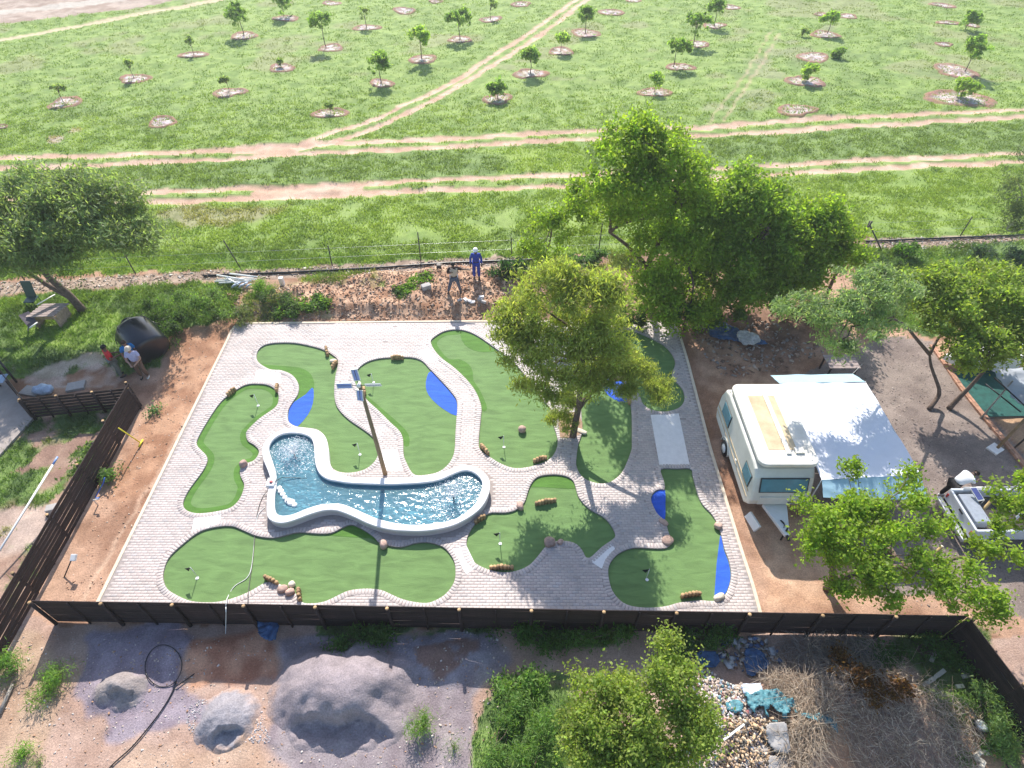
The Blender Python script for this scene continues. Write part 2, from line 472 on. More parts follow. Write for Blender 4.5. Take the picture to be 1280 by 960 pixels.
REG = np.zeros(X.shape, int)       # 0 ground 1 grass field 2 dirt track 3 gravel yard 4 soil bank 5 ploughed strip
GR = np.zeros(X.shape)             # how grassy, for tufts
def zone(poly, c, amt=1.0, wa=0.35, ws=1.1, seed=60, reg=None, grass=None, soft=0.0, patchy=None):
    wx, wy = warp(X, Y, wa, ws, seed)
    m = inside(wx, wy, poly).astype(float)
    if soft > 0:
        d = dist_line(wx, wy, poly, True)
        m = m * np.clip(d / soft, 0, 1)
    if patchy is not None:
        s, th = patchy
        m = m * np.clip((fbm(X * s, Y * s, 4, seed + 3) - th) / 0.08, 0, 1)
    a = (m * amt)[..., None]
    col[:] = col * (1 - a) + c * a
    if reg is not None: REG[m > 0.5] = reg
    if grass is not None: GR[:] = GR * (1 - m) + grass * m
    return m
FARTOP = [Vector((400, 400, 0)), Vector((-400, 400, 0))]
zone(P([(-600,350),(0,346),(300,338),(640,320),(760,318),(1080,298),(1900,285)]) + FARTOP, g_far, wa=.5, reg=1, grass=.8)
zone(P([(-300,212),(0,206),(400,192),(744,176),(860,170),(1280,150),(1700,135),(1700,172),(1280,190),(880,208),(740,215),(400,228),(130,242),(-300,262)]), g_dark, .75, wa=.5, grass=1)
zone(P([(560,188),(740,178),(745,214),(600,222),(640,200)]), g_lime, .9, wa=.8, ws=.6, soft=.6)
zone(P([(-300,275),(187,256),(420,248),(760,234),(760,316),(640,318),(300,332),(0,340),(-300,350)]), g_lime, .45, wa=1, ws=.5, soft=1, patchy=(.5,.4))
zone(P([(-300,300),(300,300),(640,290),(760,290),(760,316),(640,316),(300,332),(-300,342)]), g_dark, .55, wa=1, ws=.7, soft=.8)
zone(P([(900,226),(1280,212),(1600,200),(1600,285),(1280,290),(1080,298),(900,300)]), g_lime, .5, wa=1, ws=.5, soft=1)
zone(P([(190,258),(380,252),(340,275),(230,290),(190,275)]), litter, .5, wa=.8, ws=.9, soft=.5)
# dry patches in the field
zone(P([(-300,100),(1700,100),(1700,-40),(-300,-40)]), ramp(n_(1, 70), R3(.24,.24,.12), R3(.30,.30,.16)), .6, wa=.6, patchy=(.22,.56))
zone(P([(870,140),(1000,20),(1060,20),(960,140)]), R3(.27,.25,.17), .5, wa=.5, soft=.5, patchy=(.35,.5))
zone(P([(780,150),(1200,150),(1200,30),(780,100)]), g_dark, .6, wa=.5, patchy=(.5,.52))
zone(P([(20,140),(230,175),(230,100),(20,100)]), g_dark, .55, wa=.5, patchy=(.6,.5))
zone(P([(60,172),(80,172),(78,178),(58,178)]), palesoil, .8, wa=.2); zone(P([(88,162),(100,160),(98,166),(85,167)]), palesoil, .6, wa=.2)
zone(P([(-200,62),(0,29),(70,21),(160,11),(240,-4),(300,-16),(300,-60),(-300,-60)]), ramp(n_(1.0, 71), R3(.30,.22,.17), R3(.42,.33,.27)), wa=.5, reg=5, grass=0)
zone(P([(-200,50),(0,18),(120,6),(240,-14),(240,-20),(100,2),(0,12),(-200,42)]), R3(.48,.44,.38), .7, wa=.4)
# vehicle tracks
def track(pts, wd, seed=80, c=None, amt=.95, brk=0.0):
    w3 = smooth(P(pts), 4, closed=False)
    wx, wy = warp(X, Y, .22, .9, seed)
    d = dist_line(wx, wy, w3)
    wv = wd * (0.7 + 0.6 * fbm(X * .5, Y * .5, 3, seed + 2))
    m = np.clip((wv - d) / 0.06, 0, 1) * amt
    if brk: m = m * np.clip((fbm(X * .45, Y * .45, 3, seed + 9) - brk) / .05, 0, 1)
    cc = trackc if c is None else c
    a = m[..., None]; col[:] = col * (1 - a) + cc * a
    REG[m > .5] = 2; GR[:] = GR * (1 - np.clip((wv + .22 - d) / .08, 0, 1) * (amt > 0))
    Z[:] = Z - 0.06 * m
trackc = ramp(n_(.8, 81), R3(.50,.315,.225), R3(.62,.425,.32))
track([(-400,222),(0,198),(133,193),(280,187),(333,182),(400,179),(537,173.6),(640,168.4),(744,163),(847,160),(977,151),(1149,142.7),(1280,137),(1700,118)], .42)
track([(-400,232),(0,210),(133,205),(267,198),(367,192),(400,190),(537,184),(640,178),(744,173.6),(847,168.4),(1046,159),(1280,146),(1700,128)], .38)
track([(300,186),(340,186),(372,184)], .75)
track([(370,181),(400,170),(430,160),(462,151),(503,132),(565,103),(613,72),(661,41),(720,0),(800,-50)], .32)
track([(380,184),(413.8,177),(444.7,166.7),(486,151),(537.5,127),(592.5,96),(637,68.8),(692,31),(733.5,0),(815,-50)], .34)
track([(-400,262),(0,250),(130,245),(200,240),(300,237),(420,232),(537,225),(640,220),(716,217),(881,209.7),(1012,203.5),(1149,197.7),(1270,191),(1600,178)], .36)
track([(100,256),(187,253),(350,247),(420,243),(503,239),(572,235.5),(702,231),(926,220),(1046,213),(1184,205.6),(1260,203),(1600,190)], .36)
track([(330,242),(400,238),(440,234)], .8)
track([(-200,70),(0,49),(70,36),(133,25),(267,0),(330,-14)], .7, c=R3(.52,.42,.27))
track([(1150,160),(980,118),(920,100)], .2, amt=0)
track([(905,150),(945,90),(975,40)], .16, amt=.4); track([(880,160),(930,95),(965,35)], .14, amt=.35)
# litter strip at the back fence
zone(P([(-300,362),(0,352),(180,344),(300,338),(480,328),(640,319),(650,333),(480,343),(300,350),(180,358),(0,368),(-300,380)]), litter, wa=.3, reg=0, grass=0)
zone(P([(1078,300),(1130,296),(1260,293),(1600,288),(1600,300),(1260,303),(1170,312),(1088,312)]), litter, wa=.35, reg=0, grass=0)
# soil bank
zone(BANK, ramp(n_(2.6, 90), R3(.32,.17,.10), R3(.56,.36,.24)), wa=.5, reg=4, grass=0)
zone(P([(285,352),(420,348),(560,338),(650,334),(650,342),(560,348),(420,352),(330,372),(285,375)]), ramp(n_(2.6, 91), R3(.30,.2,.12), R3(.46,.33,.22)), wa=.5, soft=.2)
zone(P([(300,345),(480,342),(480,360),(420,398),(310,402),(290,380)]), g_near, .85, wa=.7, grass=.8, patchy=(.5,.44))
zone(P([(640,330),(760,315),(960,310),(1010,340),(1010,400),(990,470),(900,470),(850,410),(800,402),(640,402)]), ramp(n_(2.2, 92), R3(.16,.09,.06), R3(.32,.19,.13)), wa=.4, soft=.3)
zone(P([(650,322),(760,318),(960,312),(960,335),(700,345),(640,342)]), g_near, .8, wa=.5, grass=1, patchy=(.5,.42))
# left garden grass
zone(P([(-400,372),(0,370),(180,358),(290,352),(305,365),(290,392),(262,404),(222,412),(205,440),(193,462),(150,470),(120,452),(80,470),(30,474),(-400,500)]), g_near, .95, wa=.35, grass=1)
zone(P([(20,455),(60,440),(130,440),(150,470),(190,475),(170,486),(20,484)]), palesoil, .8, wa=.4, patchy=(.7,.42), grass=0)
zone(P([(-60,372),(60,372),(150,385),(140,440),(60,430),(-60,430)]), g_lime, .6, wa=.5, patchy=(.5,.45))
# yard west of the slat fence
zone(P([(-300,575),(0,575),(45,520),(60,508),(170,508),(95,640),(20,760),(-300,760)]), ramp(n_(1.8, 95), R3(.26,.16,.12), R3(.40,.27,.20)), wa=.2)
zone(P([(35,530),(60,508),(165,506),(150,530),(90,545),(60,560),(0,600),(0,575)]), g_near*.9, .95, wa=.3, grass=1, patchy=(.8,.35))
zone(P([(-60,600),(0,595),(60,580),(115,555),(135,560),(110,600),(60,625),(30,655),(0,670),(-60,690)]), g_near, .95, wa=.35, grass=1, patchy=(.7,.42))
zone(P([(-60,650),(60,620),(80,650),(40,690),(-60,720)]), palesoil, .6, wa=.4, soft=.3)
zone(P([(-60,690),(40,680),(50,720),(10,755),(-60,770)]), g_near, .9, wa=.3, grass=1, patchy=(.9,.5))
# soil strip between slat fence and paving: damp streaks
zone(P([(215,420),(290,405),(280,450),(200,600),(150,640),(130,620),(190,500)]), ramp(n_(2.0, 97), R3(.30,.15,.085), R3(.47,.27,.165)), .85, wa=.3, soft=.3)
track([(232,520),(190,600),(120,720),(100,760)], .10, c=R3(.60,.42,.30), amt=.5); REG[(REG == 2) & (Y < 30)] = 0
# gravel yard east of the caravan
YARD = P([(1040,452),(1110,420),(1162,425),(1180,450),(1250,535),(1300,590),(1420,700),(1420,800),(1240,765),(1150,740),(1100,752),(1090,700),(1000,640),(1000,470)])
zone(YARD, gravel, wa=.15, reg=3, grass=0)
zone(P([(1165,428),(1300,395),(1500,395),(1500,720),(1310,600),(1250,530),(1190,460)]), ramp(n_(1.2, 98), R3(.34,.21,.13), R3(.48,.31,.19)), wa=.1, reg=0)
zone(P([(1060,312),(1290,300),(1600,295),(1600,400),(1290,400),(1160,420),(1090,400)]), g_near*1.1, .95, wa=.4, grass=1)
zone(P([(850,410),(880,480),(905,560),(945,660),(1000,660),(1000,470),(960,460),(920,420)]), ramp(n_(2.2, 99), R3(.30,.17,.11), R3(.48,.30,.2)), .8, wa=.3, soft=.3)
zone(P([(930,640),(1050,640),(1100,760),(960,762)]), ramp(n_(1.8, 100), R3(.46,.27,.17), R3(.60,.39,.26)), .8, wa=.3, soft=.3)
# below the front fence
FY = fence_y(0)
LOW = [FENCE_L + Vector((-6, 0, 0)), FENCE_L, FENCE_R, FENCE_R + Vector((8, 0, 0)), Vector((40, -5, 0)), Vector((-40, -5, 0)), Vector((-20, 8, 0))]
zone(LOW, palesoil * R3(.80, .70, .66), .9, wa=.25, grass=0)
zone(P([(-80,780),(60,790),(90,860),(40,960),(0,1000),(-100,1000)]), ramp(n_(1.5, 101), R3(.38,.25,.17), R3(.48,.34,.24)), .85, wa=.3, soft=.2)
zone(P([(118,782),(235,772),(250,800),(230,850),(262,870),(255,900),(140,930),(110,880),(90,860)]), greensand * R3(1.0, 1.0, 1.12), .9, wa=.4, soft=.15)
zone(P([(242,800),(345,780),(345,850),(285,860),(235,858)]), ramp(n_(2.0, 102), R3(.34,.15,.09), R3(.50,.27,.17)), .95, wa=.3, soft=.15)
zone(P([(150,930),(260,930),(330,900),(360,960),(330,1010),(120,1010)]), ramp(n_(1.2, 103), R3(.42,.27,.18), R3(.50,.35,.25)), .7, wa=.4, soft=.3)
zone(P([(345,800),(620,785),(640,830),(600,870),(600,960),(590,1010),(380,1010),(340,930),(345,860)]), greensand, .95, wa=.3, soft=.15)
zone(P([(480,800),(600,790),(630,830),(560,865),(490,860)]), greensand * R3(.92, .98, 1.04), .8, wa=.3, soft=.15)
zone(P([(478,812),(500,815),(498,858),(485,850)]), R3(.22,.12,.08), .8, wa=.2, soft=.05, patchy=(1.6,.48))
zone(P([(520,808),(600,800),(600,840),(545,855),(530,830)]), R3(.22,.12,.08), .8, wa=.25, soft=.05, patchy=(1.5,.52))
zone(P([(400,775),(640,772),(800,775),(900,778),(900,812),(800,812),(700,812),(640,800),(560,792),(400,805)]), g_near*.9, .9, wa=.3, grass=1, patchy=(1.0,.38))
zone(P([(625,845),(690,835),(760,850),(860,1010),(590,1010),(600,920),(612,870)]), g_near, .95, wa=.35, grass=1, patchy=(.8,.3))
zone(P([(1050,780),(1240,785),(1290,850),(1290,1010),(1230,1010),(1200,930),(1130,850),(1060,830)]), g_near*.9, .9, wa=.3, grass=1, patchy=(.9,.4))
zone(P([(1180,880),(1210,880),(1270,960),(1280,1010),(1220,1010)]), ramp(n_(2, 104), R3(.48,.27,.16), R3(.56,.35,.22)), .9, wa=.12, grass=0, soft=.1)
zone(P([(1020,880),(1060,900),(1080,1010),(1020,1010)]), ramp(n_(2, 105), R3(.48,.27,.16), R3(.56,.35,.22)), .9, wa=.2, soft=.1)
col *= (0.92 + 0.16 * n_(3.3, 106)[..., None])
NY = len(ys)
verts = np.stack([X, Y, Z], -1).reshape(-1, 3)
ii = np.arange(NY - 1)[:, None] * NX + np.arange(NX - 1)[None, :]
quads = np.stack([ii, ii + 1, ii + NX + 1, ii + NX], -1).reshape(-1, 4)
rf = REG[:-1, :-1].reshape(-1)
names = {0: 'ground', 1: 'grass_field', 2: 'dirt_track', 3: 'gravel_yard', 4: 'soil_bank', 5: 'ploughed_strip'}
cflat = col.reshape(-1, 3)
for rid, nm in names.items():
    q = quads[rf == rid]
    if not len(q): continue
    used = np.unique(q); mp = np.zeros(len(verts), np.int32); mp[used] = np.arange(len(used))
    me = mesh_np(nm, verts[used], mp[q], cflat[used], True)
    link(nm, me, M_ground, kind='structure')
# the land goes on beyond the detailed sheet
bv = [(-240, -60, -.9), (240, -60, -.9), (240, 260, -.9), (-240, 260, -.9)]
me = mesh_np('outer_land', bv, [(0, 1, 2, 3)], [(.17, .26, .08)] * 4)
link('outer_land', me, M_ground, kind='structure')

# ------------------------------------------------------------------ paving
holes = [resample(t, 0.12) for t in TURF.values()]
pool_hole = resample(offset(pool_out, -0.06), 0.15)
bd = resample(pool_out, 0.15)
M_paver = None
def paver_mat():
    m, nt, b, out = new_mat('paver')
    L = nt.links
    at = nt.nodes.new('ShaderNodeAttribute'); at.attribute_name = 'Col'
    oi = nt.nodes.new('ShaderNodeObjectInfo')
    tc = nt.nodes.new('ShaderNodeTexCoord')
    no = nt.nodes.new('ShaderNodeTexNoise'); no.inputs['Scale'].default_value = 45; no.inputs['Detail'].default_value = 4
    ge = nt.nodes.new('ShaderNodeNewGeometry')
    L.new(ge.outputs['Position'], no.inputs['Vector'])
    n2 = nt.nodes.new('ShaderNodeTexNoise'); n2.inputs['Scale'].default_value = 0.8; n2.inputs['Detail'].default_value = 4
    L.new(ge.outputs['Position'], n2.inputs['Vector'])
    src = at.outputs['Color']
    for nn, v in ((no, .12), (n2, .14)):
        mr = nt.nodes.new('ShaderNodeMapRange'); mr.inputs[1].default_value = .3; mr.inputs[2].default_value = .7; mr.inputs[3].default_value = 1 - v; mr.inputs[4].default_value = 1 + v
        L.new(nn.outputs[0], mr.inputs[0])
        mx = nt.nodes.new('ShaderNodeMixRGB'); mx.blend_type = 'MULTIPLY'; mx.inputs[0].default_value = 1
        L.new(src, mx.inputs[1]); L.new(mr.outputs[0], mx.inputs[2]); src = mx.outputs[0]
    L.new(src, b.inputs['Base Color'])
    b.inputs['Roughness'].default_value = 0.55
    b.inputs['Specular IOR Level'].default_value = 0.5
    bp = nt.nodes.new('ShaderNodeBump'); bp.inputs['Strength'].default_value = .4; bp.inputs['Distance'].default_value = .01
    L.new(no.outputs[0], bp.inputs['Height']); L.new(bp.outputs[0], b.inputs['Normal'])
    return m
M_paver = paver_mat()
PZ = 0.0545
paving = link('paving', fill_mesh('paving', resample(PAVE, 0.5), holes + [pool_hole], PZ, -0.1), M_mortar, kind='structure')
CONC_PADS = [[(319,478),(321,464),(333,462.5),(341,464.5),(351,466),(352,480)],
             [(521,441.5),(536,435.5),(549,451),(536,456)],
             [(477,563),(497,563),(504,589),(481,590)],
             [(243.7,648.7),(277.5,643.5),(275,656),(240,667.5)],
             [(813,520),(848,518),(861.5,582),(824,583)],
             [(566,689),(583,683),(596,710),(583,719)],
             [(738,703),(764,680.5),(768.6,687),(757,700),(752,712)]]
def brick_np(cx, cy, ang, L_, W_, zt, zb):
    """5-sided paver"""
    ca, sa = math.cos(ang), math.sin(ang)
    hx, hy = L_ / 2, W_ / 2
    e = 0.006
    c = []
    for (z, k) in ((zb, 0), (zt - .004, 0), (zt, e)):
        for sx, sy in ((-1, -1), (1, -1), (1, 1), (-1, 1)):
            x = sx * (hx - k); y = sy * (hy - k)
            c.append((cx + x * ca - y * sa, cy + x * sa + y * ca, z))
    return c
BF = np.array([(8, 9, 10, 11), (0, 1, 5, 4), (1, 2, 6, 5), (2, 3, 7, 6), (3, 0, 4, 7), (4, 5, 9, 8), (5, 6, 10, 9), (6, 7, 11, 10), (7, 4, 8, 11)])
bricks = []
BL_, BW_ = 0.20, 0.100
xs0 = min(p.x for p in PAVE); xs1 = max(p.x for p in PAVE); y0 = min(p.y for p in PAVE); y1 = max(p.y for p in PAVE)
bx = []; by = []
r = 0; y = y0
while y < y1:
    for k in range(int((xs1 - xs0) / BL_) + 2):
        bx.append(xs0 + (k + 0.5 * (r % 2)) * BL_); by.append(y + BW_ / 2)
    y += BW_; r += 1
bx = np.array(bx); by = np.array(by)
ok = inside(bx, by, PAVE) & (dist_line(bx, by, PAVE, True) > 0.07)
for hpoly in holes + [bd]:
    ok &= ~inside(bx, by, hpoly) & (dist_line(bx, by, hpoly, True) > 0.17)
pads_w = [P(q) for q in CONC_PADS]
for q in pads_w: ok &= ~(inside(bx, by, q) & (dist_line(bx, by, q, True) > 0.04))
bx = bx[ok]; by = by[ok]
for a, b_ in zip(bx, by):
    bricks.append((a, b_, random.gauss(0, .006), BL_ - .009, BW_ - .009, 0.058 + random.gauss(0, .0012)))
# soldier course round every green
for hpoly in holes:
    o = offset(hpoly, 0.10)
    rs = resample(o, 0.108)
    for i, p in enumerate(rs):
        t = rs[(i + 1) % len(rs)] - rs[i - 1]
        if not inside(np.array([p.x]), np.array([p.y]), PAVE)[0]: continue
        if inside(np.array([p.x]), np.array([p.y]), bd)[0]: continue
        bricks.append((p.x, p.y, math.atan2(t.y, t.x) + math.pi / 2, 0.19, 0.092, 0.066 + random.gauss(0, .001)))
bricks.sort(key=lambda q: q[1] ** 2 + q[0] ** 2)
def paver_col():
    v = random.gauss(1, .055); t = random.random()
    c = (.47, .405, .378) if t < .7 else ((.475, .395, .37) if t < .88 else (.415, .375, .365))
    return tuple(k * v for k in c)
bcols = [paver_col() for _ in range(14)]
unit = {}
def brick_me(kind, ci, L_, W_):
    key = (kind, ci)
    if key not in unit:
        unit[key] = mesh_np('brick', brick_np(0, 0, 0, L_, W_, 0, -.03), BF, [bcols[ci]] * 12)
        unit[key].materials.append(M_paver)
    return unit[key]
for (a, b_, an, L_, W_, zt) in bricks[:300]:
    kd = 'field' if L_ > .2 else 'soldier'
    o = bpy.data.objects.new('brick', brick_me(kd, random.randrange(14), L_, W_))
    COL.objects.link(o); o.parent = paving; o.location = (a, b_, zt); o.rotation_euler = (0, 0, an)
VV = []; FF = []; CC = []
for i, (a, b_, an, L_, W_, zt) in enumerate(bricks[300:]):
    VV += brick_np(a, b_, an, L_, W_, zt, .02); FF.append(BF + i * 12); CC += [paver_col()] * 12
link('bricks', mesh_np('bricks', VV, np.concatenate(FF), CC), M_paver, paving, 'stuff')
for q in pads_w:
    link('concrete_pad', fill_mesh('concrete_pad', q, [], 0.064, 0.01), M_conc, paving)
# kerb round the paving
ko = resample(offset(resample(PAVE, .4), .10), .5); ki = resample(offset(resample(PAVE, .4), -.005), .5)
kerb = link('kerb', fill_mesh('kerb', ko, [ki], 0.075, -0.45), M_kerb, kind='structure')

# ------------------------------------------------------------------ greens
def turf_mat(name, c, v=.17):
    m, nt, b, out = new_mat(name); L = nt.links
    ge = nt.nodes.new('ShaderNodeNewGeometry')
    n1 = nt.nodes.new('ShaderNodeTexNoise'); n1.inputs['Scale'].default_value = 120; n1.inputs['Detail'].default_value = 3
    n2 = nt.nodes.new('ShaderNodeTexNoise'); n2.inputs['Scale'].default_value = 1.3; n2.inputs['Detail'].default_value = 5; n2.inputs['Distortion'].default_value = .6
    mp = nt.nodes.new('ShaderNodeMapping'); mp.inputs['Scale'].default_value = (1, 3.5, 1)
    L.new(ge.outputs['Position'], n1.inputs['Vector']); L.new(ge.outputs['Position'], mp.inputs[0]); L.new(mp.outputs[0], n2.inputs['Vector'])
    rgb = nt.nodes.new('ShaderNodeRGB'); rgb.outputs[0].default_value = (*c, 1); src = rgb.outputs[0]
    for nn, vv in ((n1, .25), (n2, v)):
        mr = nt.nodes.new('ShaderNodeMapRange'); mr.inputs[1].default_value = .3; mr.inputs[2].default_value = .7; mr.inputs[3].default_value = 1 - vv; mr.inputs[4].default_value = 1 + vv
        L.new(nn.outputs[0], mr.inputs[0])
        mx = nt.nodes.new('ShaderNodeMixRGB'); mx.blend_type = 'MULTIPLY'; mx.inputs[0].default_value = 1
        L.new(src, mx.inputs[1]); L.new(mr.outputs[0], mx.inputs[2]); src = mx.outputs[0]
    L.new(src, b.inputs['Base Color']); b.inputs['Roughness'].default_value = .8; b.inputs['Specular IOR Level'].default_value = .25
    b.inputs['Sheen Weight'].default_value = .10; b.inputs['Sheen Tint'].default_value = (.6, .8, .4, 1)
    bp = nt.nodes.new('ShaderNodeBump'); bp.inputs['Strength'].default_value = .35; bp.inputs['Distance'].default_value = .05
    L.new(n2.outputs[0], bp.inputs['Height'])
    b2 = nt.nodes.new('ShaderNodeBump'); b2.inputs['Strength'].default_value = .5; b2.inputs['Distance'].default_value = .01
    L.new(n1.outputs[0], b2.inputs['Height']); L.new(bp.outputs[0], b2.inputs['Normal']); L.new(b2.outputs[0], b.inputs['Normal'])
    return m
M_turf = turf_mat('putting_turf', (.132, .225, .074))
M_fringe = turf_mat('fringe_turf', (.080, .185, .028))
M_blue = turf_mat('blue_turf', (.028, .11, .58), .16)
M_cup = mat('cup', (.75, .76, .75), .5, .05)
def ring_between(poly, d, z, z1=-.01):
    inner = offset(poly, -d)
    n = len(poly); V = [(p.x, p.y, z) for p in poly] + [(p.x, p.y, z) for p in inner]
    return mesh_np('fringe', V, [(i, (i + 1) % n, n + (i + 1) % n, n + i) for i in range(n)])
labels = {
 'A': 'narrow wavy putting green with a dark green fringe all round, leftmost on the paving',
 'B': 'boot shaped putting green whose blue patch touches the paving above the pool',
 'C': 'rounded putting green behind the windmill pole with a blue patch on its right edge',
 'D': 'long slanting putting green with two dark green lobes and a round boulder on it',
 'E': 'oval putting green beside the tree trunk with a blue patch at its far end',
 'F': 'figure eight putting green shaded by the tree at the far right paving corner',
 'G': 'L shaped putting green with two blue patches, nearest the caravan',
 'H': 'forked putting green between the pool end and the shaded paving, beyond the long low green',
 'I': 'long low putting green running along the dark front fence below the pool'}
FR = {
 'B': [[(324,454),(333,456),(353.4,457.5),(373.7,459.5),(386,465),(391.6,474),(392.5,485.6),(382,494),(368.7,503),(366,503.5),(373,493),(374.2,484),(371,475.5),(363.6,467.9),(351,463.2),(339,462.5),(330,458)]],
 'C': [[(455,494.5),(461,497),(480,513),(500,530.5),(510.5,542.5),(511.5,556.7),(504.6,556.7),(504.2,548.6),(498.5,538.2),(489.5,530),(473.5,513.7),(460.5,501.5)]],
 'D': [[(539.5,430),(543.5,423),(555.5,416),(569.6,413.6),(575.5,414),(575.5,417.6),(560,419),(553,421.6),(546,428),(550,437),(561,449),(573.4,449),(585.6,455),(591,465),(591.7,475.5),(599.8,487.6),(608,506),(608,513),(602.6,513),(598,497),(591.9,485.6),(581.9,473.4),(567.6,460),(555.3,451),(545.2,440.6)],
       [(575.5,414.2),(583,415.4),(597.4,422.2),(613.7,433.4),(621,438.2),(610,440),(597.8,439.5),(585.6,434.8),(577.5,425.7)]],
 'H': [[(664.5,609),(664.5,606.5),(673,597.6),(690,595),(706,596.6),(715.6,602),(719,610.5),(700,610.5),(680,609)]],
 'I': [[(408,669),(416,667.4),(430,660.4),(439.6,657.3),(452,662.3),(466.5,672),(474,679),(463,673),(440,671.5)]],
}
BLU = {
 'B': [[(390,484.9),(392,489.7),(391,504),(385,518),(372,533),(366,531.5),(361.4,527),(360.6,520),(362,512),(368,502.6),(382,493.5)]],
 'C': [[(538.6,464.4),(533.8,471.4),(532.4,483.6),(535.9,493.7),(545,504),(557,513),(570.4,519.5),(571.3,510),(570,500.5),(560.8,488.2),(548.8,475)]],
 'E': [[(753.8,479.5),(757,472),(769,473.4),(780.6,480.8),(786,491),(786.8,501),(775,502.5),(761,494.7),(754.8,486.6)]],
 'G': [[(824.3,613),(831.2,613),(831.6,630),(831,651),(822.3,643.5),(816.2,632),(814,623.4),(818.2,616.4)],
       [(900.2,669.3),(904.4,687),(910.1,702),(912.9,717.4),(911.3,730.6),(904.4,745),(893,746)]],
}
CUPS = {'A': (323,506), 'B': (450,567), 'C': (467,477), 'D': (629.7,557.7), 'G': (808,723), 'H': (625,678), 'I': (247,721)}
for k, poly in TURF.items():
    c = sum(poly, Vector()) / len(poly)
    rt = root('putting_green', labels[k], 'putting green', (c.x, c.y, 0), 'putting greens laid into the paving')
    link('turf', fill_mesh('turf', resample(offset(poly, .03), .12), [], 0.0, -.03), M_turf, rt)
    if k == 'A':
        link('fringe', ring_between(resample(poly, .15), .24, .006), M_fringe, rt)
    for q in FR.get(k, []): link('fringe', fill_mesh('fringe', smooth(P(q), 2), [], .006, -.002), M_fringe, rt)
    for q in BLU.get(k, []): link('blue_patch', fill_mesh('blue_patch', smooth(P(q), 2), [], .010, -.002), M_blue, rt)
    if k in CUPS:
        p = G(*CUPS[k]); bm = bmesh.new()
        bmesh.ops.create_circle(bm, cap_ends=True, segments=16, radius=.055, matrix=Matrix.Translation((p.x + .01, p.y - .05, .013)))
        link('cup', bm_mesh('cup', bm), M_cup, rt)

# ------------------------------------------------------------------ pool
pc = sum(pool_out, Vector()) / len(pool_out)
pool = root('ornamental_pool', 'raised bean shaped pool with broad white rim at the middle of the course', 'pool', (pc.x, pc.y, 0))
w_out = resample(offset(pool_out, -.03), .1); w_in = resample(offset(pool_in, .03), .1)
M_wallp = mat('pool_plaster', (.60, .56, .55), .85, .08, 3, .3, 40)
link('wall', fill_mesh('wall', w_out, [w_in], H_RIM - .07, -.2), M_wallp, pool)
# rim with softened edges
def rim_mesh(o, i_, zt, th, bev):
    n = len(o)
    prof = [(0, -th), (0, -bev), (bev * .4, -bev * .3), (bev, 0)]
    # match inner points to outer by nearest
    inn = []
    V = []; Fc = []
    for li, (lp, sg) in enumerate(((o, -1), (i_, 1))):
        base = len(V)
        m = len(lp)
        for (dx, dz) in prof:
            q = offset(lp, sg * dx)
            V += [(p.x, p.y, zt + dz) for p in q]
        for r_ in range(len(prof) - 1):
            for j in range(m):
                a = base + r_ * m + j; b = base + r_ * m + (j + 1) % m
                Fc.append((a, b, b + m, a + m))
    me = bpy.data.meshes.new('rim')
    o2 = offset(o, -bev); i2 = offset(i_, bev)
    flat = [[Vector((p.x, p.y, 0)) for p in o2], [Vector((p.x, p.y, 0)) for p in i2]]
    tr = tessellate_polygon(flat)
    nb = len(V); pts = flat[0] + flat[1]
    V += [(p.x, p.y, zt) for p in pts]
    for t in tr:
        a, b, c = (pts[k] for k in t)
        if (b - a).cross(c - a).z < 0: t = (t[0], t[2], t[1])
        Fc.append(tuple(nb + k for k in t))
    me.from_pydata(V, [], Fc); me.update()
    bm = bmesh.new(); bm.from_mesh(me); bmesh.ops.remove_doubles(bm, verts=bm.verts, dist=.0005); bmesh.ops.recalc_face_normals(bm, faces=bm.faces)
    bm.to_mesh(me); bm.free()
    return me
link('rim', rim_mesh(resample(pool_out, .1), resample(pool_in, .1), H_RIM, .075, .03), M_plaster, pool)
M_floor = mat('pool_floor', (.38, .64, .70), .7, .25, 2.2, .2, 20)
link('pool_floor', fill_mesh('pool_floor', resample(offset(pool_in, .1), .2), [], -.12, -.18), M_floor, pool)
link('lining', fill_mesh('lining', resample(offset(pool_in, .025), .1), [resample(pool_in, .1)], .33, -.12), mat('pool_lining', (.10, .22, .28), .6, .2, 3, .2), pool)
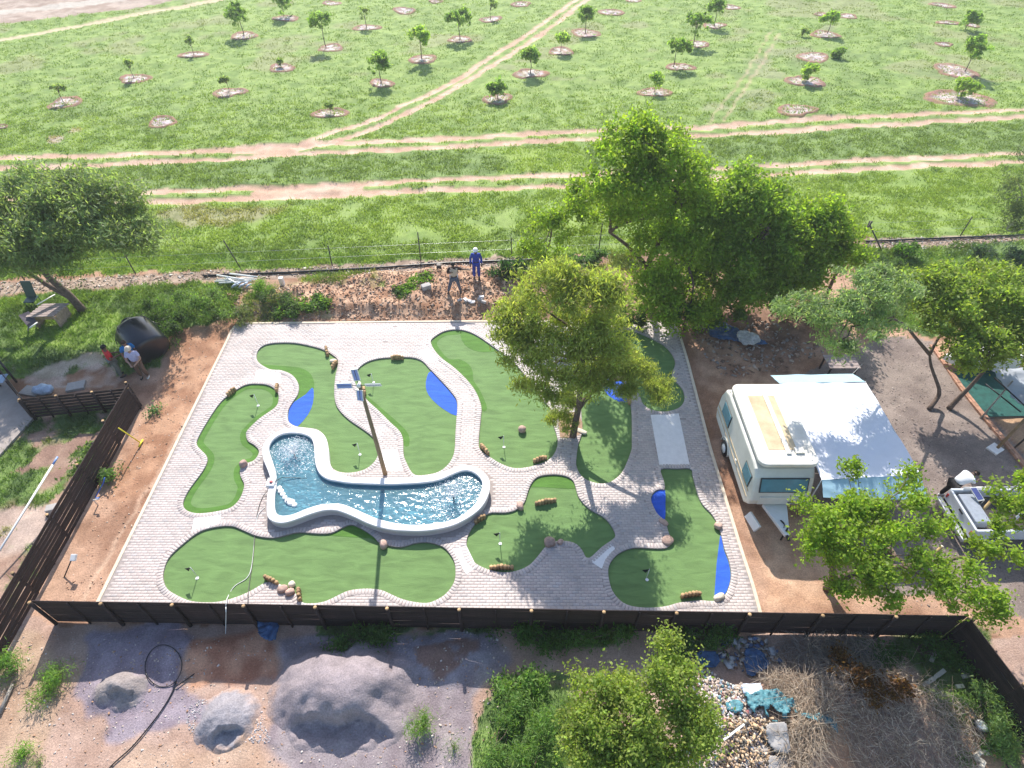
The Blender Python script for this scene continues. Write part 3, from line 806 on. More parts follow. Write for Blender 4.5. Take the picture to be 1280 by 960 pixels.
def water_mat():
    m, nt, b, out = new_mat('pool_water'); L = nt.links
    nt.nodes.remove(b)
    ge = nt.nodes.new('ShaderNodeNewGeometry')
    mp = nt.nodes.new('ShaderNodeMapping'); mp.inputs['Scale'].default_value = (1, 1.5, 1); L.new(ge.outputs['Position'], mp.inputs[0])
    no = nt.nodes.new('ShaderNodeTexNoise'); no.inputs['Scale'].default_value = 4.0; no.inputs['Detail'].default_value = 4; no.inputs['Distortion'].default_value = .8
    vo = nt.nodes.new('ShaderNodeTexVoronoi'); vo.inputs['Scale'].default_value = 6; vo.feature = 'SMOOTH_F1'
    L.new(mp.outputs[0], no.inputs['Vector'])
    ad = nt.nodes.new('ShaderNodeMixRGB'); ad.inputs[0].default_value = .25; L.new(mp.outputs[0], ad.inputs[1]); L.new(no.outputs[1], ad.inputs[2]); L.new(ad.outputs[0], vo.inputs['Vector'])
    am = nt.nodes.new('ShaderNodeMath'); am.operation = 'ADD'; L.new(no.outputs[0], am.inputs[0]); L.new(vo.outputs[0], am.inputs[1])
    bp = nt.nodes.new('ShaderNodeBump'); bp.inputs['Strength'].default_value = .26; bp.inputs['Distance'].default_value = .09; L.new(am.outputs[0], bp.inputs['Height'])
    gl = nt.nodes.new('ShaderNodeBsdfGlossy'); gl.inputs['Roughness'].default_value = .12; L.new(bp.outputs[0], gl.inputs['Normal'])
    tr = nt.nodes.new('ShaderNodeBsdfTransparent'); tr.inputs[0].default_value = (.62, .84, .92, 1)
    df = nt.nodes.new('ShaderNodeBsdfDiffuse'); df.inputs[0].default_value = (.24, .50, .58, 1); L.new(bp.outputs[0], df.inputs['Normal'])
    mx = nt.nodes.new('ShaderNodeMixShader'); mx.inputs[0].default_value = .30; L.new(tr.outputs[0], mx.inputs[1]); L.new(df.outputs[0], mx.inputs[2])
    fr = nt.nodes.new('ShaderNodeFresnel'); fr.inputs['IOR'].default_value = 1.38; L.new(bp.outputs[0], fr.inputs['Normal'])
    m2 = nt.nodes.new('ShaderNodeMixShader'); L.new(fr.outputs[0], m2.inputs[0]); L.new(mx.outputs[0], m2.inputs[1]); L.new(gl.outputs[0], m2.inputs[2])
    L.new(m2.outputs[0], out.inputs[0])
    return m
water = link('water', fill_mesh('water', resample(offset(pool_in, .01), .15), [], 0.27, None), water_mat(), kind='structure')
M_foam = mat('spray', (.88, .90, .92), .3, .03, 5, 0)
def fountain(px, py, hh, rr, label, seed):
    p = G(px, py, .27); rg = np.random.default_rng(seed)
    rt = root('fountain', label, 'fountain', p, 'fountains playing in the pool')
    link('nozzle', tubes_mesh('nozzle', [([p + Vector((0, 0, -.3)), p + Vector((0, 0, .06))], .03)]), M_black, rt)
    V = []; Fc = []
    for j in range(150):                      # arcs of drops
        an = rg.uniform(0, 2 * math.pi); R_ = rr * rg.uniform(.25, 1); h_ = hh * rg.uniform(.6, 1) 
        for k in range(9):
            t = (k + rg.uniform(0, 1)) / 9
            q = (p.x + math.cos(an) * R_ * t, p.y + math.sin(an) * R_ * t, p.z + 4 * h_ * t * (1 - t) * (1 - .3 * t) + .01)
            s = rg.uniform(.005, .014)
            o = len(V)
            V += [(q[0], q[1], q[2] + s * 2.4), (q[0] - s, q[1] - s, q[2]), (q[0] + s, q[1] - s, q[2]), (q[0], q[1] + s, q[2])]
            Fc += [(o, o + 1, o + 2), (o, o + 2, o + 3), (o, o + 3, o + 1)]
    for j in range(1000):                     # splashes on the water
        an = rg.uniform(0, 2 * math.pi); R_ = rr * 1.15 * rg.uniform(0, 1) ** .55
        q = (p.x + math.cos(an) * R_, p.y + math.sin(an) * R_)
        if not inside(np.array([q[0]]), np.array([q[1]]), pool_in)[0]: continue
        s = rg.uniform(.005, .016); o = len(V); s2 = s * rg.uniform(.8, 2.6)
        V += [(q[0], q[1], p.z + s * 1.2), (q[0] - s2, q[1] - s, p.z - .003), (q[0] + s2, q[1] - s * .6, p.z - .003), (q[0] + s * .3, q[1] + s, p.z - .003)]
        Fc += [(o, o + 1, o + 2), (o, o + 2, o + 3), (o, o + 3, o + 1)]
    link('spray', mesh_np('spray', V, Fc), M_foam, rt, 'stuff')
fountain(368, 568, .55, .85, 'splashing fountain in the narrow far end of the pool, left of the windmill', 5)
fountain(567, 622, .75, 1.0, 'taller fountain jet in the wide right hand end of the pool', 6)
# ------------------------------------------------------------------ vegetation
def unit_rand(n, rg):
    v = rg.normal(size=(n, 3)); return v / np.linalg.norm(v, axis=1, keepdims=True)

def leaf_quads(C, size, aspect, rg, col, var=.25, up=.35, droop=0.0, dirs=None):
    """C (N,3) leaf centres -> verts, faces, colours"""
    n = len(C)
    a = unit_rand(n, rg) if dirs is None else dirs + rg.normal(size=(n, 3)) * .35
    if droop: a[:, 2] -= droop
    a /= np.linalg.norm(a, axis=1, keepdims=True)
    b = unit_rand(n, rg); 
    nrm = np.cross(a, b); nrm[:, 2] = np.abs(nrm[:, 2]) + up; 
    b = np.cross(nrm, a); b /= np.linalg.norm(b, axis=1, keepdims=True) + 1e-9
    s = size * rg.uniform(.6, 1.35, (n, 1))
    V = np.stack([C - a * s, C + b * s * aspect, C + a * s, C - b * s * aspect], 1)
    c = np.array(col)[None, :] if np.ndim(col) == 1 else np.asarray(col)
    cc = c * rg.uniform(1 - var, 1 + var, (n, 1)) * (1 + rg.normal(size=(n, 3)) * .05)
    return V.reshape(-1, 3), np.arange(n * 4).reshape(-1, 4), np.repeat(np.clip(cc, 0, 1), 4, 0)

def crown_points(ells, n_clump, clump_r, per, rg, flat=1.0, shell=.45, gap=0.0):
    vols = np.array([e[1] * e[2] * e[3] for e in ells]); pr = vols ** .75; pr /= pr.sum()
    cl = []
    for e, q in zip(ells, pr):
        k = max(3, int(round(n_clump * q)))
        d = unit_rand(k, rg); rad = rg.uniform(shell, 1.0, (k, 1)) ** .8
        npf = max(3, k // 7)
        pd = unit_rand(npf, rg); pd[:, 2] = np.abs(pd[:, 2]) * .9 - .25 * rg.uniform(0, 1, npf); prd = rg.uniform(.55, 1.08, (npf, 1))
        pc_ = np.array(e[0])[None] + pd * prd * np.array([[e[1], e[2], e[3]]])
        pk = rg.integers(0, npf, k); pr_ = min(e[1], e[2], e[3]) * .42
        c1 = pc_[pk] + d * np.array([[1, 1, .75]]) * pr_ * rad
        c0 = np.array(e[0])[None] + d * rad * np.array([[e[1], e[2], e[3]]])
        c = np.where(rg.uniform(size=(k, 1)) < .80, c1, c0)
        cl.append(c)
    cl = np.concatenate(cl)
    sz = clump_r * rg.uniform(.55, 1.3, (len(cl), 1))
    pts = np.repeat(cl, per, 0) + rg.normal(size=(len(cl) * per, 3)) * np.repeat(sz, per, 0) * np.array([[1, 1, flat]]) * .55
    tone = np.repeat(rg.uniform(.8, 1.2, (len(cl), 1)), per, 0)
    return cl, pts, tone

def limb(p0, p1, r0, r1, rg, wob=.08, n=6, sag=0.0):
    p0 = np.array(p0, float); p1 = np.array(p1, float)
    L = np.linalg.norm(p1 - p0); out = []
    o = rg.normal(size=3) * wob * L
    for k in range(n + 1):
        t = k / n
        q = p0 + (p1 - p0) * t + o * math.sin(math.pi * t) + rg.normal(size=3) * wob * .25 * L * (0 < k < n)
        q[2] += sag * L * math.sin(math.pi * t)
        out.append(Vector(q))
    return out, [r0 + (r1 - r0) * (k / n) for k in range(n + 1)]

def tree(name, label, cat, base, ells, trunk_pts, tr0, n_clump, clump_r, per, lsize, laspect, col, seed, group=None, flat=1.0, shell=.45,
         up=.35, droop=0., bark=None, nlimb=6, extra_trunks=(), var=.25, twigs=40, kind=None):
    rg = np.random.default_rng(seed)
    bark = bark or M_bark
    rt = root(name, label, cat, base, group)
    cl, pts, tone = crown_points(ells, n_clump, clump_r, per, rg, flat, shell)
    V, Fc, C = leaf_quads(pts, lsize, laspect, rg, np.array(col)[None] * tone, var, up, droop)
    link('crown', mesh_np('crown', V, Fc, C), M_leaf, rt)
    tp = [Vector(p) for p in trunk_pts]
    n = len(tp)
    link('trunk', tubes_mesh('trunk', [(smooth(tp, 3, False), [tr0 * (1 - .5 * k / max(1, (n - 1) * 3)) for k in range((n - 1) * 3 + 1)])], 8), bark, rt)
    for ex in extra_trunks:
        ep = [Vector(p) for p in ex]; m = (len(ep) - 1) * 3
        link('trunk', tubes_mesh('trunk', [(smooth(ep, 3, False), [tr0 * .8 * (1 - .6 * k / m) for k in range(m + 1)])], 7), bark, rt)
    tops = [tp[-1]] + [Vector(ex[-1]) for ex in extra_trunks]
    used = rg.choice(len(cl), min(len(cl), twigs), replace=False)
    heads = []
    order = sorted(range(len(ells)), key=lambda i: -ells[i][1])
    for j in range(nlimb):
        e = ells[order[j % len(ells)]]
        tgt = np.array(e[0]) + unit_rand(1, rg)[0] * np.array([e[1], e[2], e[3]]) * .35
        st = min(tops, key=lambda t: (t - Vector(tgt)).length)
        p_, r_ = limb(st, tgt, tr0 * .48, tr0 * .14, rg, .1)
        tubes = [(p_, r_)]
        heads.append((p_, tubes))
    for i in used:
        c = Vector(cl[i])
        bh = min(heads, key=lambda h: min((q - c).length for q in h[0]))
        q = min(bh[0], key=lambda q_: (q_ - c).length + 0)
        if (q - c).length > 3.0: continue
        bh[1].append(limb(q, c, tr0 * .13, tr0 * .03, rg, .08, 3))
    for p_, tubes in heads:
        link('branch', tubes_mesh('branch', tubes, 5), bark, rt)
    return rt

def E(px, py, h, rx, ry=None, rz=None):
    p = G(px, py, h); return (tuple(p), rx, ry or rx, rz or rx * .85)

LIME = (.27, .375, .050); MID = (.235, .34, .055); ACA = (.27, .34, .15); OLIVE = (.34, .38, .11)
# 1 acacia at the left edge
b = G(104, 389)
tree('acacia_tree', 'broad dark feathery acacia tree leaning over the pallet table at the left edge', 'tree', b,
     [E(20, 268, 5.0, 2.6, 2.2, 1.0), E(90, 262, 5.0, 2.3, 2.2, 1.1), E(60, 235, 5.8, 2.0, 1.8, .8), E(150, 285, 4.4, 1.7, 1.6, 1.0), E(-40, 290, 4.6, 2.4, 2.0, 1.0), E(50, 305, 3.9, 2.0, 1.5, .8), E(105, 318, 3.6, 1.5, 1.2, .7), E(185, 297, 4.1, 1.1, 1.1, .9), E(120, 240, 5.6, 1.8, 1.6, .8), E(70, 325, 3.3, 1.4, 1.2, .7), E(10, 330, 3.2, 1.6, 1.2, .8), E(-110, 260, 5, 2.2)],
     [b, b + Vector((-.25, .05, 1.0)), b + Vector((-.7, .1, 2.0)), b + Vector((-.9, .2, 3.0))], .20, 1000, .52, 70, .11, .28, ACA, 101, flat=.5, shell=.3, up=.8, nlimb=8,
     extra_trunks=[[b + Vector((-.2, .05, .8)), b + Vector((-1.0, .1, 1.5)), b + Vector((-1.9, .2, 2.6))]])
# 2 tall bright tree and its neighbours
b = G(812, 388)
tree('leafy_tree', 'tallest bright green tree standing behind the far right corner of the paving', 'tree', b,
     [E(788, 160, 8.4, .8, .8, .8), E(815, 188, 7.9, 1.15, 1.1, .9), E(762, 228, 6.8, 1.1, 1.1, .9), E(835, 228, 6.6, 1.45, 1.3, 1.1), E(785, 200, 7.5, 1.2), E(795, 268, 5.2, 1.2, 1.3, 1.0), E(862, 262, 5.4, 1.2, 1.3, 1.0), E(840, 312, 3.8, 1.7, 1.4, 1.1), E(735, 240, 6.0, .75), E(815, 355, 2.3, 1.5, 1.2, 1.0), E(872, 215, 6.7, .6), E(845, 180, 7.6, .6), E(858, 385, 1.5, 1.6, 1.1, .9)],
     [b, b + Vector((-.1, .1, 1.4)), b + Vector((-.45, .1, 2.8)), b + Vector((.1, .2, 4.4)), b + Vector((.2, 0.2, 6.0))], .17, 560, .42, 84, .08, .55, LIME, 102, nlimb=10, twigs=60,
     extra_trunks=[[b + Vector((-.3, .1, 2.2)), b + Vector((-.9, .1, 2.9)), b + Vector((-1.6, .1, 3.6)), b + Vector((-2.4, .1, 4.2))], [b + Vector((.2, 0, .3)), b + Vector((.9, 0, 2.0)), b + Vector((1.4, .1, 3.6))]])
b = G(672, 352)
tree('slender_tree', 'thin light green tree with sparse leaves behind the man in blue', 'tree', b,
     [E(690, 282, 3.9, .9, .9, .9), E(664, 300, 3.3, .7), E(713, 262, 4.6, .8), E(680, 322, 2.5, .7), E(735, 275, 4.2, .6)],
     [b, b + Vector((.1, 0, 1.0)), b + Vector((.5, 0, 2.2)), b + Vector((.6, 0, 3.4))], .07, 110, .34, 60, .075, .5, LIME, 103, nlimb=4, twigs=25)
b = G(925, 388)
tree('leafy_tree', 'bushy green tree with bare grey twigs, middle one behind the caravan', 'tree', b,
     [E(925, 240, 5.6, 1.3, 1.2, 1.0), E(900, 272, 4.6, 1.3, 1.3, 1.0), E(955, 262, 4.8, 1.2, 1.2, 1.0), E(915, 318, 3.2, 1.7, 1.4, 1.1), E(965, 305, 3.4, 1.4, 1.3, 1.1), E(930, 360, 1.8, 1.8, 1.2, 1.0), E(985, 335, 2.4, 1.4, 1.2, 1.0), E(985, 285, 3.9, .9)],
     [b, b + Vector((0, .1, 1.5)), b + Vector((-.2, .1, 3)), b + Vector((.1, 0, 4.4))], .15, 560, .46, 84, .085, .55, MID, 104, nlimb=8, twigs=40,
     extra_trunks=[[b + Vector((0, 0, .4)), b + Vector((.7, .1, 1.8)), b + Vector((1.2, 0, 3.2))]])
b = G(1030, 378)
tree('leafy_tree', 'rounded lime green tree at the right end of the tree row', 'tree', b,
     [E(1028, 275, 4.2, 1.1, 1.1, .9), E(1052, 300, 3.4, .95), E(1005, 300, 3.5, 1.1), E(1030, 325, 2.5, 1.3, 1.1, 1.0), E(1065, 322, 2.4, .6), E(1000, 345, 1.8, 1.2, 1.0, .9)],
     [b, b + Vector((0, .1, 1.2)), b + Vector((.1, .1, 2.6))], .11, 240, .42, 80, .085, .55, LIME, 105, nlimb=6, twigs=30)
# bare grey twigs in the row
rg = np.random.default_rng(9); tb = []
c0 = G(862, 300, 2.6)
for k in range(16):
    d = unit_rand(1, rg)[0]; d[2] = abs(d[2]) * .8 + .1
    a = c0 + Vector((rg.uniform(-.3, .3), -.9, 0)); e_ = a + Vector(d) * rg.uniform(.6, 1.5)
    p_, r_ = limb(a, e_, .022, .006, rg, .12, 4); tb.append((p_, r_))
    for q in (2, 3): tb.append(limb(p_[q], p_[q] + Vector(unit_rand(1, rg)[0]) * .45, .009, .004, rg, .1, 2))
tb.append(([G(862, 392), G(862, 345, 1.2), c0 + Vector((0, -.9, 0))], [.05, .04, .025]))
tag(link('dead_branches', tubes_mesh('dead_branches', tb, 4), M_bark_grey), 'bare grey dead branches showing among the dark green trees', 'dead branches')
# 3 the tree standing in the course
b = G(716, 546)
tree('shade_tree', 'yellow green feathery tree growing out of the paving and shading the course', 'tree', b,
     [E(690, 362, 6.6, 1.25, 1.2, .75), E(735, 372, 6.4, 1.3, 1.2, .8), E(765, 365, 6.4, 1.0, 1.0, .7), E(655, 392, 5.5, .85, 1.0, .7), E(665, 430, 4.6, .9, .9, .7), E(705, 425, 5.0, 1.3, 1.3, .8), E(745, 430, 4.8, 1.2, 1.2, .8), E(690, 468, 3.8, 1.0, .9, .7), E(722, 480, 3.3, .8, .7, .7), E(762, 405, 5.2, .7), E(752, 468, 3.9, .6), E(642, 402, 5.3, .7), E(650, 448, 4.3, .7), E(668, 490, 3.3, .6, .6, .5), E(640, 420, 4.8, .5)],
     [b, b + Vector((.05, .05, .8)), b + Vector((.12, .15, 1.7)), b + Vector((.1, .3, 2.8)), b + Vector((.15, .4, 3.9))], .145, 440, .36, 90, .095, .22, OLIVE, 106, flat=.7, shell=.5, up=.3, droop=.9, nlimb=9, twigs=60,
     extra_trunks=[[b + Vector((.12, .15, 1.5)), b + Vector((.9, .5, 2.4)), G(800, 470, 3.0)]])
# low branch lobe and trunk sprouts belong to the same tree
sh = bpy.data.objects['shade_tree']
rg = np.random.default_rng(107)
cl, pts, tone = crown_points([E(805, 470, 3.1, .80, .75, .45), E(772, 452, 3.6, .65, .6, .4), E(825, 490, 2.9, .5, .5, .4), E(750, 462, 3.3, .4, .4, .3), E(785, 490, 2.8, .4, .4, .3), E(765, 470, 3.3, .5, .5, .35), E(790, 455, 3.5, .55, .5, .35)], 270, .24, 70, rg, .7, .4)
V, Fc, C = leaf_quads(pts, .085, .14, rg, np.array(OLIVE)[None] * tone, .25, .3, .9)
link('low_lobe', mesh_np('low_lobe', V, Fc, C), M_leaf, sh)
cl, pts, tone = crown_points([E(708, 506, 1.3, .5, .4, .55), E(702, 524, .8, .5, .4, .45), E(716, 498, 1.6, .45, .35, .5), E(712, 530, .7, .35, .4, .35)], 95, .2, 60, rg, .8, .3)
V, Fc, C = leaf_quads(pts, .08, .16, rg, np.array(OLIVE)[None] * tone, .25, .3, .9)
link('trunk_sprouts', mesh_np('trunk_sprouts', V, Fc, C), M_leaf, sh)
# 4 acacia over the gravel
b = G(1161, 512)
k1 = G(1174, 489, .6); k2 = G(1164, 458, 1.5); k3 = G(1162, 443, 1.9)
tree('acacia_tree', 'grey green acacia with a crooked thin trunk leaning over the white awning', 'tree', b,
     [E(1075, 365, 5.6, 1.25, 1.2, .45), E(1110, 350, 5.6, .9, .9, .45), E(1035, 385, 5.4, 1.05, 1.0, .45), E(1005, 390, 5.2, .8, .75, .35), E(1060, 412, 4.9, 1.15, 1.0, .45), E(1100, 398, 4.9, .9, .9, .45), E(975, 385, 5.2, .5, .5, .25), E(1040, 432, 4.4, .8, .55, .35), E(1135, 370, 5.0, .55)],
     [b, G(1172, 497, .35), k1, G(1172, 480, .85), k2, k3], .095, 330, .33, 56, .08, .26, (.28, .37, .17), 108, flat=.4, shell=.25, up=.9, nlimb=7, twigs=50,
     extra_trunks=[[k3, G(1145, 423, 2.7), G(1128, 404, 3.5), G(1100, 392, 4.3)], [k3, G(1170, 428, 2.3), G(1180, 412, 2.7)]])
# 5 bright tree by the right edge
b = G(1186, 511)
tree('leafy_tree', 'bright green tree with a slanting dark trunk beside the green netting', 'tree', b,
     [E(1240, 355, 4.3, 1.2, 1.2, .7), E(1195, 375, 4.0, 1.1, 1.1, .6), E(1150, 355, 4.2, .8, .8, .5), E(1270, 385, 3.8, 1.2, 1.2, .7), E(1235, 410, 3.4, 1.2, 1.0, .7), E(1180, 400, 3.4, .7, .8, .5), E(1262, 435, 2.9, 1.1, .9, .7), E(1215, 452, 2.4, .8, .6, .4), E(1300, 420, 3.5, 1.2), E(1190, 350, 4.4, .9, .9, .5), E(1160, 385, 3.8, .7, .6, .4), E(1215, 435, 3.0, .9, .7, .5)],
     [b, G(1199, 497, .5), G(1212, 484, 1.0), G(1235, 458, 2.0)], .11, 520, .34, 70, .075, .5, (.28, .36, .07), 109, flat=.7, shell=.3, up=.6, nlimb=8, twigs=40)
# 6 tree in front of the awning
b = G(1033, 737)
tree('leafy_tree', 'bright green spreading tree standing just behind the dark fence, in front of the awning', 'tree', b,
     [E(1075, 620, 4.0, .9, .9, .6), E(1110, 640, 4.1, 1.0, 1.0, .6), E(1045, 655, 3.8, .95, .9, .6), E(1020, 680, 3.4, .6, .7, .5), E(1090, 690, 3.6, 1.0, .9, .6), E(1130, 605, 4.0, .45), E(1010, 625, 3.6, .35), E(1060, 720, 3.0, .7, .6, .5), E(1150, 720, 3.4, 1.0, .7, .6), E(1200, 745, 3.2, .9, .6, .5), E(1110, 745, 2.9, .8, .5, .5), E(1175, 670, 3.6, .5, .5, .4), E(1235, 765, 2.6, .45), E(1030, 705, 2.8, .4), E(1215, 712, 3.4, .4)],
     [b, b + Vector((.15, 0, .7)), b + Vector((.6, 0, 1.5)), b + Vector((1.0, 0.1, 2.4))], .13, 330, .25, 66, .052, .58, LIME, 110, shell=.2, nlimb=9, twigs=70,
     extra_trunks=[[b + Vector((.5, 0, 1.3)), b + Vector((1.6, -.2, 1.9)), b + Vector((2.8, -.3, 2.6))], [b + Vector((.05, 0, .3)), b + Vector((-.2, .3, 1.6)), b + Vector((.1, .5, 2.8))]])
# 7 right edge
b = G(1285, 720)
tree('leafy_tree', 'bright green tree overhanging the white pickup at the right edge', 'tree', b,
     [E(1262, 625, 3.4, .55, .5, .4), E(1245, 612, 3.6, .3), E(1235, 655, 3.2, .35), E(1280, 655, 3.3, .6, .6, .5), E(1262, 690, 3.0, .6, .5, .4), E(1290, 600, 3.6, .6), E(1320, 640, 3.6, 1.0), E(1225, 688, 2.8, .3)],
     [b, b + Vector((0, .1, 1.4)), b + Vector((.1, .3, 2.6))], .11, 110, .24, 60, .062, .58, LIME, 111, shell=.2, nlimb=5, twigs=30)
# 8 tree at the bottom
b = G(800, 960)
tree('leafy_tree', 'bright green tree at the bottom between the weeds and the rubbish heap', 'tree', b,
     [E(800, 905, 2.6, 1.3, 1.0, .8), E(755, 880, 2.9, .9, .7, .5), E(735, 940, 2.2, .8, .6, .5), E(830, 835, 3.4, .55, .5, .5), E(745, 920, 2.4, .7, .6, .6), E(860, 900, 2.7, .6, .6, .5), E(780, 940, 2.0, .9, .6, .6), E(845, 945, 2.0, .7, .6, .6), E(815, 870, 3.1, .7, .6, .5), E(725, 860, 2.9, .3), E(865, 845, 3.2, .3), E(720, 900, 2.6, .3), E(800, 990, 2.2, 1.1, .6, .6), E(868, 830, 3.3, .18), E(838, 803, 3.6, .25)],
     [b, b + Vector((0, .05, .8)), b + Vector((.05, .1, 1.6))], .09, 560, .26, 70, .044, .55, (.30, .37, .085), 112, shell=.2, nlimb=9, twigs=80)
# 9 grey willow-like tree at the right edge, in the field
b = G(1290, 322)
tree('acacia_tree', 'pale grey green tree cut off by the right edge beside the field tracks', 'tree', b,
     [E(1285, 225, 4.0, 1.3, 1.2, .9), E(1260, 245, 3.4, .7), E(1300, 265, 2.8, 1.5, 1.2, .9), E(1262, 285, 2.0, .7), E(1275, 195, 4.8, .5)],
     [b, b + Vector((0, 0, 1.5)), b + Vector((0, 0, 3))], .12, 120, .4, 55, .085, .2, (.13, .17, .09), 113, shell=.2, nlimb=5, twigs=25, bark=M_bark_grey)

# bushes
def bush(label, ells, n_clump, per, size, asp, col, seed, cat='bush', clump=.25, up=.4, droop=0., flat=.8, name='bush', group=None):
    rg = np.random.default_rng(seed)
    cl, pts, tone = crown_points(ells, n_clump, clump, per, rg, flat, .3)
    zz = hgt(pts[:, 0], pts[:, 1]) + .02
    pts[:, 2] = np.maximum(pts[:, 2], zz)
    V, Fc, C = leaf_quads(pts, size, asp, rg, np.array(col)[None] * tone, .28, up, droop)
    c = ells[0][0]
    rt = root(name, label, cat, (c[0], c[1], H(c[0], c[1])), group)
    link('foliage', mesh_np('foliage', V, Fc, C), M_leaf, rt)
    st = []
    for i in rg.choice(len(cl), min(10, len(cl)), replace=False):
        c2 = Vector(cl[i]); st.append(limb((c[0], c[1], H(c[0], c[1]) - .05), c2, .022, .006, rg, .08, 3))
    link('stem', tubes_mesh('stem', st, 4), M_bark, rt)
    return rt
bush('large soft green bush beyond the black tank, left of the soil bank', [E(255, 375, .7, 1.3, .9, .7), E(225, 378, .6, .9, .8, .6), E(272, 392, .5, .8, .6, .5)], 90, 60, .075, .22, (.18, .28, .075), 201, up=.7)
bush('dark leafy bush directly behind the black tank', [E(205, 398, .6, .9, .7, .6), E(185, 390, .6, .8, .6, .6), E(215, 420, .5, .7, .7, .5)], 70, 50, .075, .3, (.085, .15, .04), 202)
bush('bright green grassy bush beside the white pipes', [E(330, 361, .5, .55, .5, .5)], 34, 60, .07, .14, (.15, .27, .045), 203, up=.2)
bush('grey green bush on the soil bank above the first green', [E(345, 377, .45, .8, .6, .45), E(372, 380, .4, .8, .5, .4)], 50, 50, .07, .25, (.11, .17, .07), 204)
bush('low broad leaved plant spreading on the soil bank, left of its middle', [E(395, 382, .25, 1.2, .5, .3), E(360, 389, .2, .9, .4, .25)], 50, 34, .085, .6, (.15, .25, .06), 205)
bush('pale dry looking bush at the top left corner of the paving', [E(300, 396, .3, .6, .45, .35)], 26, 45, .065, .25, (.17, .20, .10), 206)
bush('leafy weeds on the soil bank under the middle wire fence pole', [E(527, 352, .25, .7, .4, .3), E(515, 362, .15, .8, .3, .2)], 36, 32, .08, .6, (.16, .26, .06), 207)
bush('low vine leaves on the soil bank between its top and the paving', [E(505, 371, .15, .8, .35, .18)], 26, 30, .08, .6, (.17, .27, .07), 208)
bush('dark rounded shrub beside the man in blue', [E(633, 343, .5, .75, .6, .6), E(652, 337, .4, .5, .5, .5)], 46, 55, .07, .5, (.05, .11, .035), 209)
bush('pale broad leaved shrub below the slender tree', [E(722, 330, .6, .8, .6, .5), E(745, 326, .6, .6, .5, .5)], 46, 45, .08, .6, (.12, .20, .08), 210)
bush('dark creeping shrub at the foot of the tall tree', [E(775, 395, .5, .7, .5, .5), E(800, 398, .4, .6, .5, .4)], 40, 45, .07, .5, (.07, .13, .03), 211)
bush('dense dark understorey shrub beneath the row of trees', [E(860, 395, .9, 1.5, .8, .8), E(905, 398, .8, 1.2, .7, .7), E(830, 385, 1.0, 1.1, .8, .8), E(895, 345, 1.6, 1.6, .9, 1.2), E(955, 362, 1.3, 1.5, .9, 1.1), E(850, 350, 1.6, 1.2, .8, 1.1)], 260, 60, .075, .5, (.12, .20, .045), 212)
bush('shrub with mid green leaves under the lime green tree', [E(985, 385, .8, 1.2, .8, .7), E(1030, 390, .6, .9, .6, .5)], 70, 50, .075, .5, (.07, .13, .035), 213)
bush('blue grey shrub in the grass behind the bright right hand tree', [E(1268, 322, .7, 1.2, .8, .7), E(1235, 318, .5, .8, .6, .5)], 70, 50, .08, .3, (.10, .16, .10), 214)
bush('small round weed bush right of the leaning fence post', [E(1137, 314, .4, .6, .5, .45)], 28, 45, .075, .5, (.11, .21, .04), 215)
bush('weedy green growth right of the lime green tree', [E(1100, 332, .4, 1.1, .7, .45), E(1090, 350, .3, .9, .5, .4)], 60, 50, .075, .3, (.10, .17, .05), 216)
bush('broad pale weed poking through the tall slat fence', [E(108, 585, .35, .3, .6, .35), E(122, 560, .3, .3, .5, .3)], 30, 34, .07, .55, (.19, .27, .10), 217)
bush('leafy weed at the foot of the slat fence by the soil strip', [E(140, 590, .25, .2, .6, .25)], 16, 24, .06, .55, (.15, .25, .08), 218)
bush('tiny green weed on the soil strip at the fence corner', [E(191, 512, .12, .22, .18, .12)], 8, 24, .05, .5, (.13, .24, .10), 219)
bush('spiky light green grass clump on the grey sand, nearest the grey pile', [E(527, 905, .3, .28, .22, .28)], 22, 50, .07, .1, (.20, .33, .08), 220, up=.1, droop=-.8)
bush('little spiky grass clump at the bottom edge near the grey pile', [E(566, 932, .15, .12, .1, .14)], 8, 36, .05, .1, (.19, .31, .08), 221, up=.1, droop=-.8)
bush('tall grass clump on the pale soil at the lower left edge, beside a log', [E(12, 835, .3, .45, .4, .3)], 24, 50, .075, .12, (.19, .33, .09), 222, up=.1, droop=-.8)
bush('grass clump half in the fence shadow at lower left', [E(64, 845, .25, .45, .25, .22), E(48, 868, .2, .25, .25, .2)], 30, 45, .07, .14, (.20, .33, .08), 223, up=.1, droop=-.6)
bush('round grass clump at the very bottom left', [E(24, 943, .2, .22, .16, .2)], 14, 45, .06, .12, (.18, .34, .06), 224, up=.1, droop=-.8)
bush('thin pale grass clump right of the bottom left one', [E(46, 950, .14, .14, .1, .12)], 6, 36, .05, .12, (.2, .3, .12), 225, up=.1, droop=-.8)
bush('lush weeds at the left side of the weedy patch', [E(640, 880, .35, .5, .5, .35), E(615, 935, .3, .35, .4, .3)], 60, 55, .07, .16, (.21, .33, .10), 226, up=.3, droop=-.4)
bush('lush weeds in front of the bottom tree', [E(690, 905, .35, .7, .6, .35), E(665, 950, .3, .8, .4, .3)], 90, 55, .07, .16, (.21, .33, .09), 227, up=.3, droop=-.4)
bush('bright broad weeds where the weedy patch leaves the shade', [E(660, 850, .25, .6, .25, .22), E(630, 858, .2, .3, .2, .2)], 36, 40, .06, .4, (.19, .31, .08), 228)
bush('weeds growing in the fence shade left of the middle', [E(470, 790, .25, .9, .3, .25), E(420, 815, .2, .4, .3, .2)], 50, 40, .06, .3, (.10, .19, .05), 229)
bush('weeds in deep shade against the fence above the bottom tree', [E(640, 790, .3, 1.2, .3, .28), E(740, 795, .3, 1.3, .3, .28), E(690, 805, .25, .8, .3, .2)], 90, 44, .06, .3, (.09, .18, .04), 230)
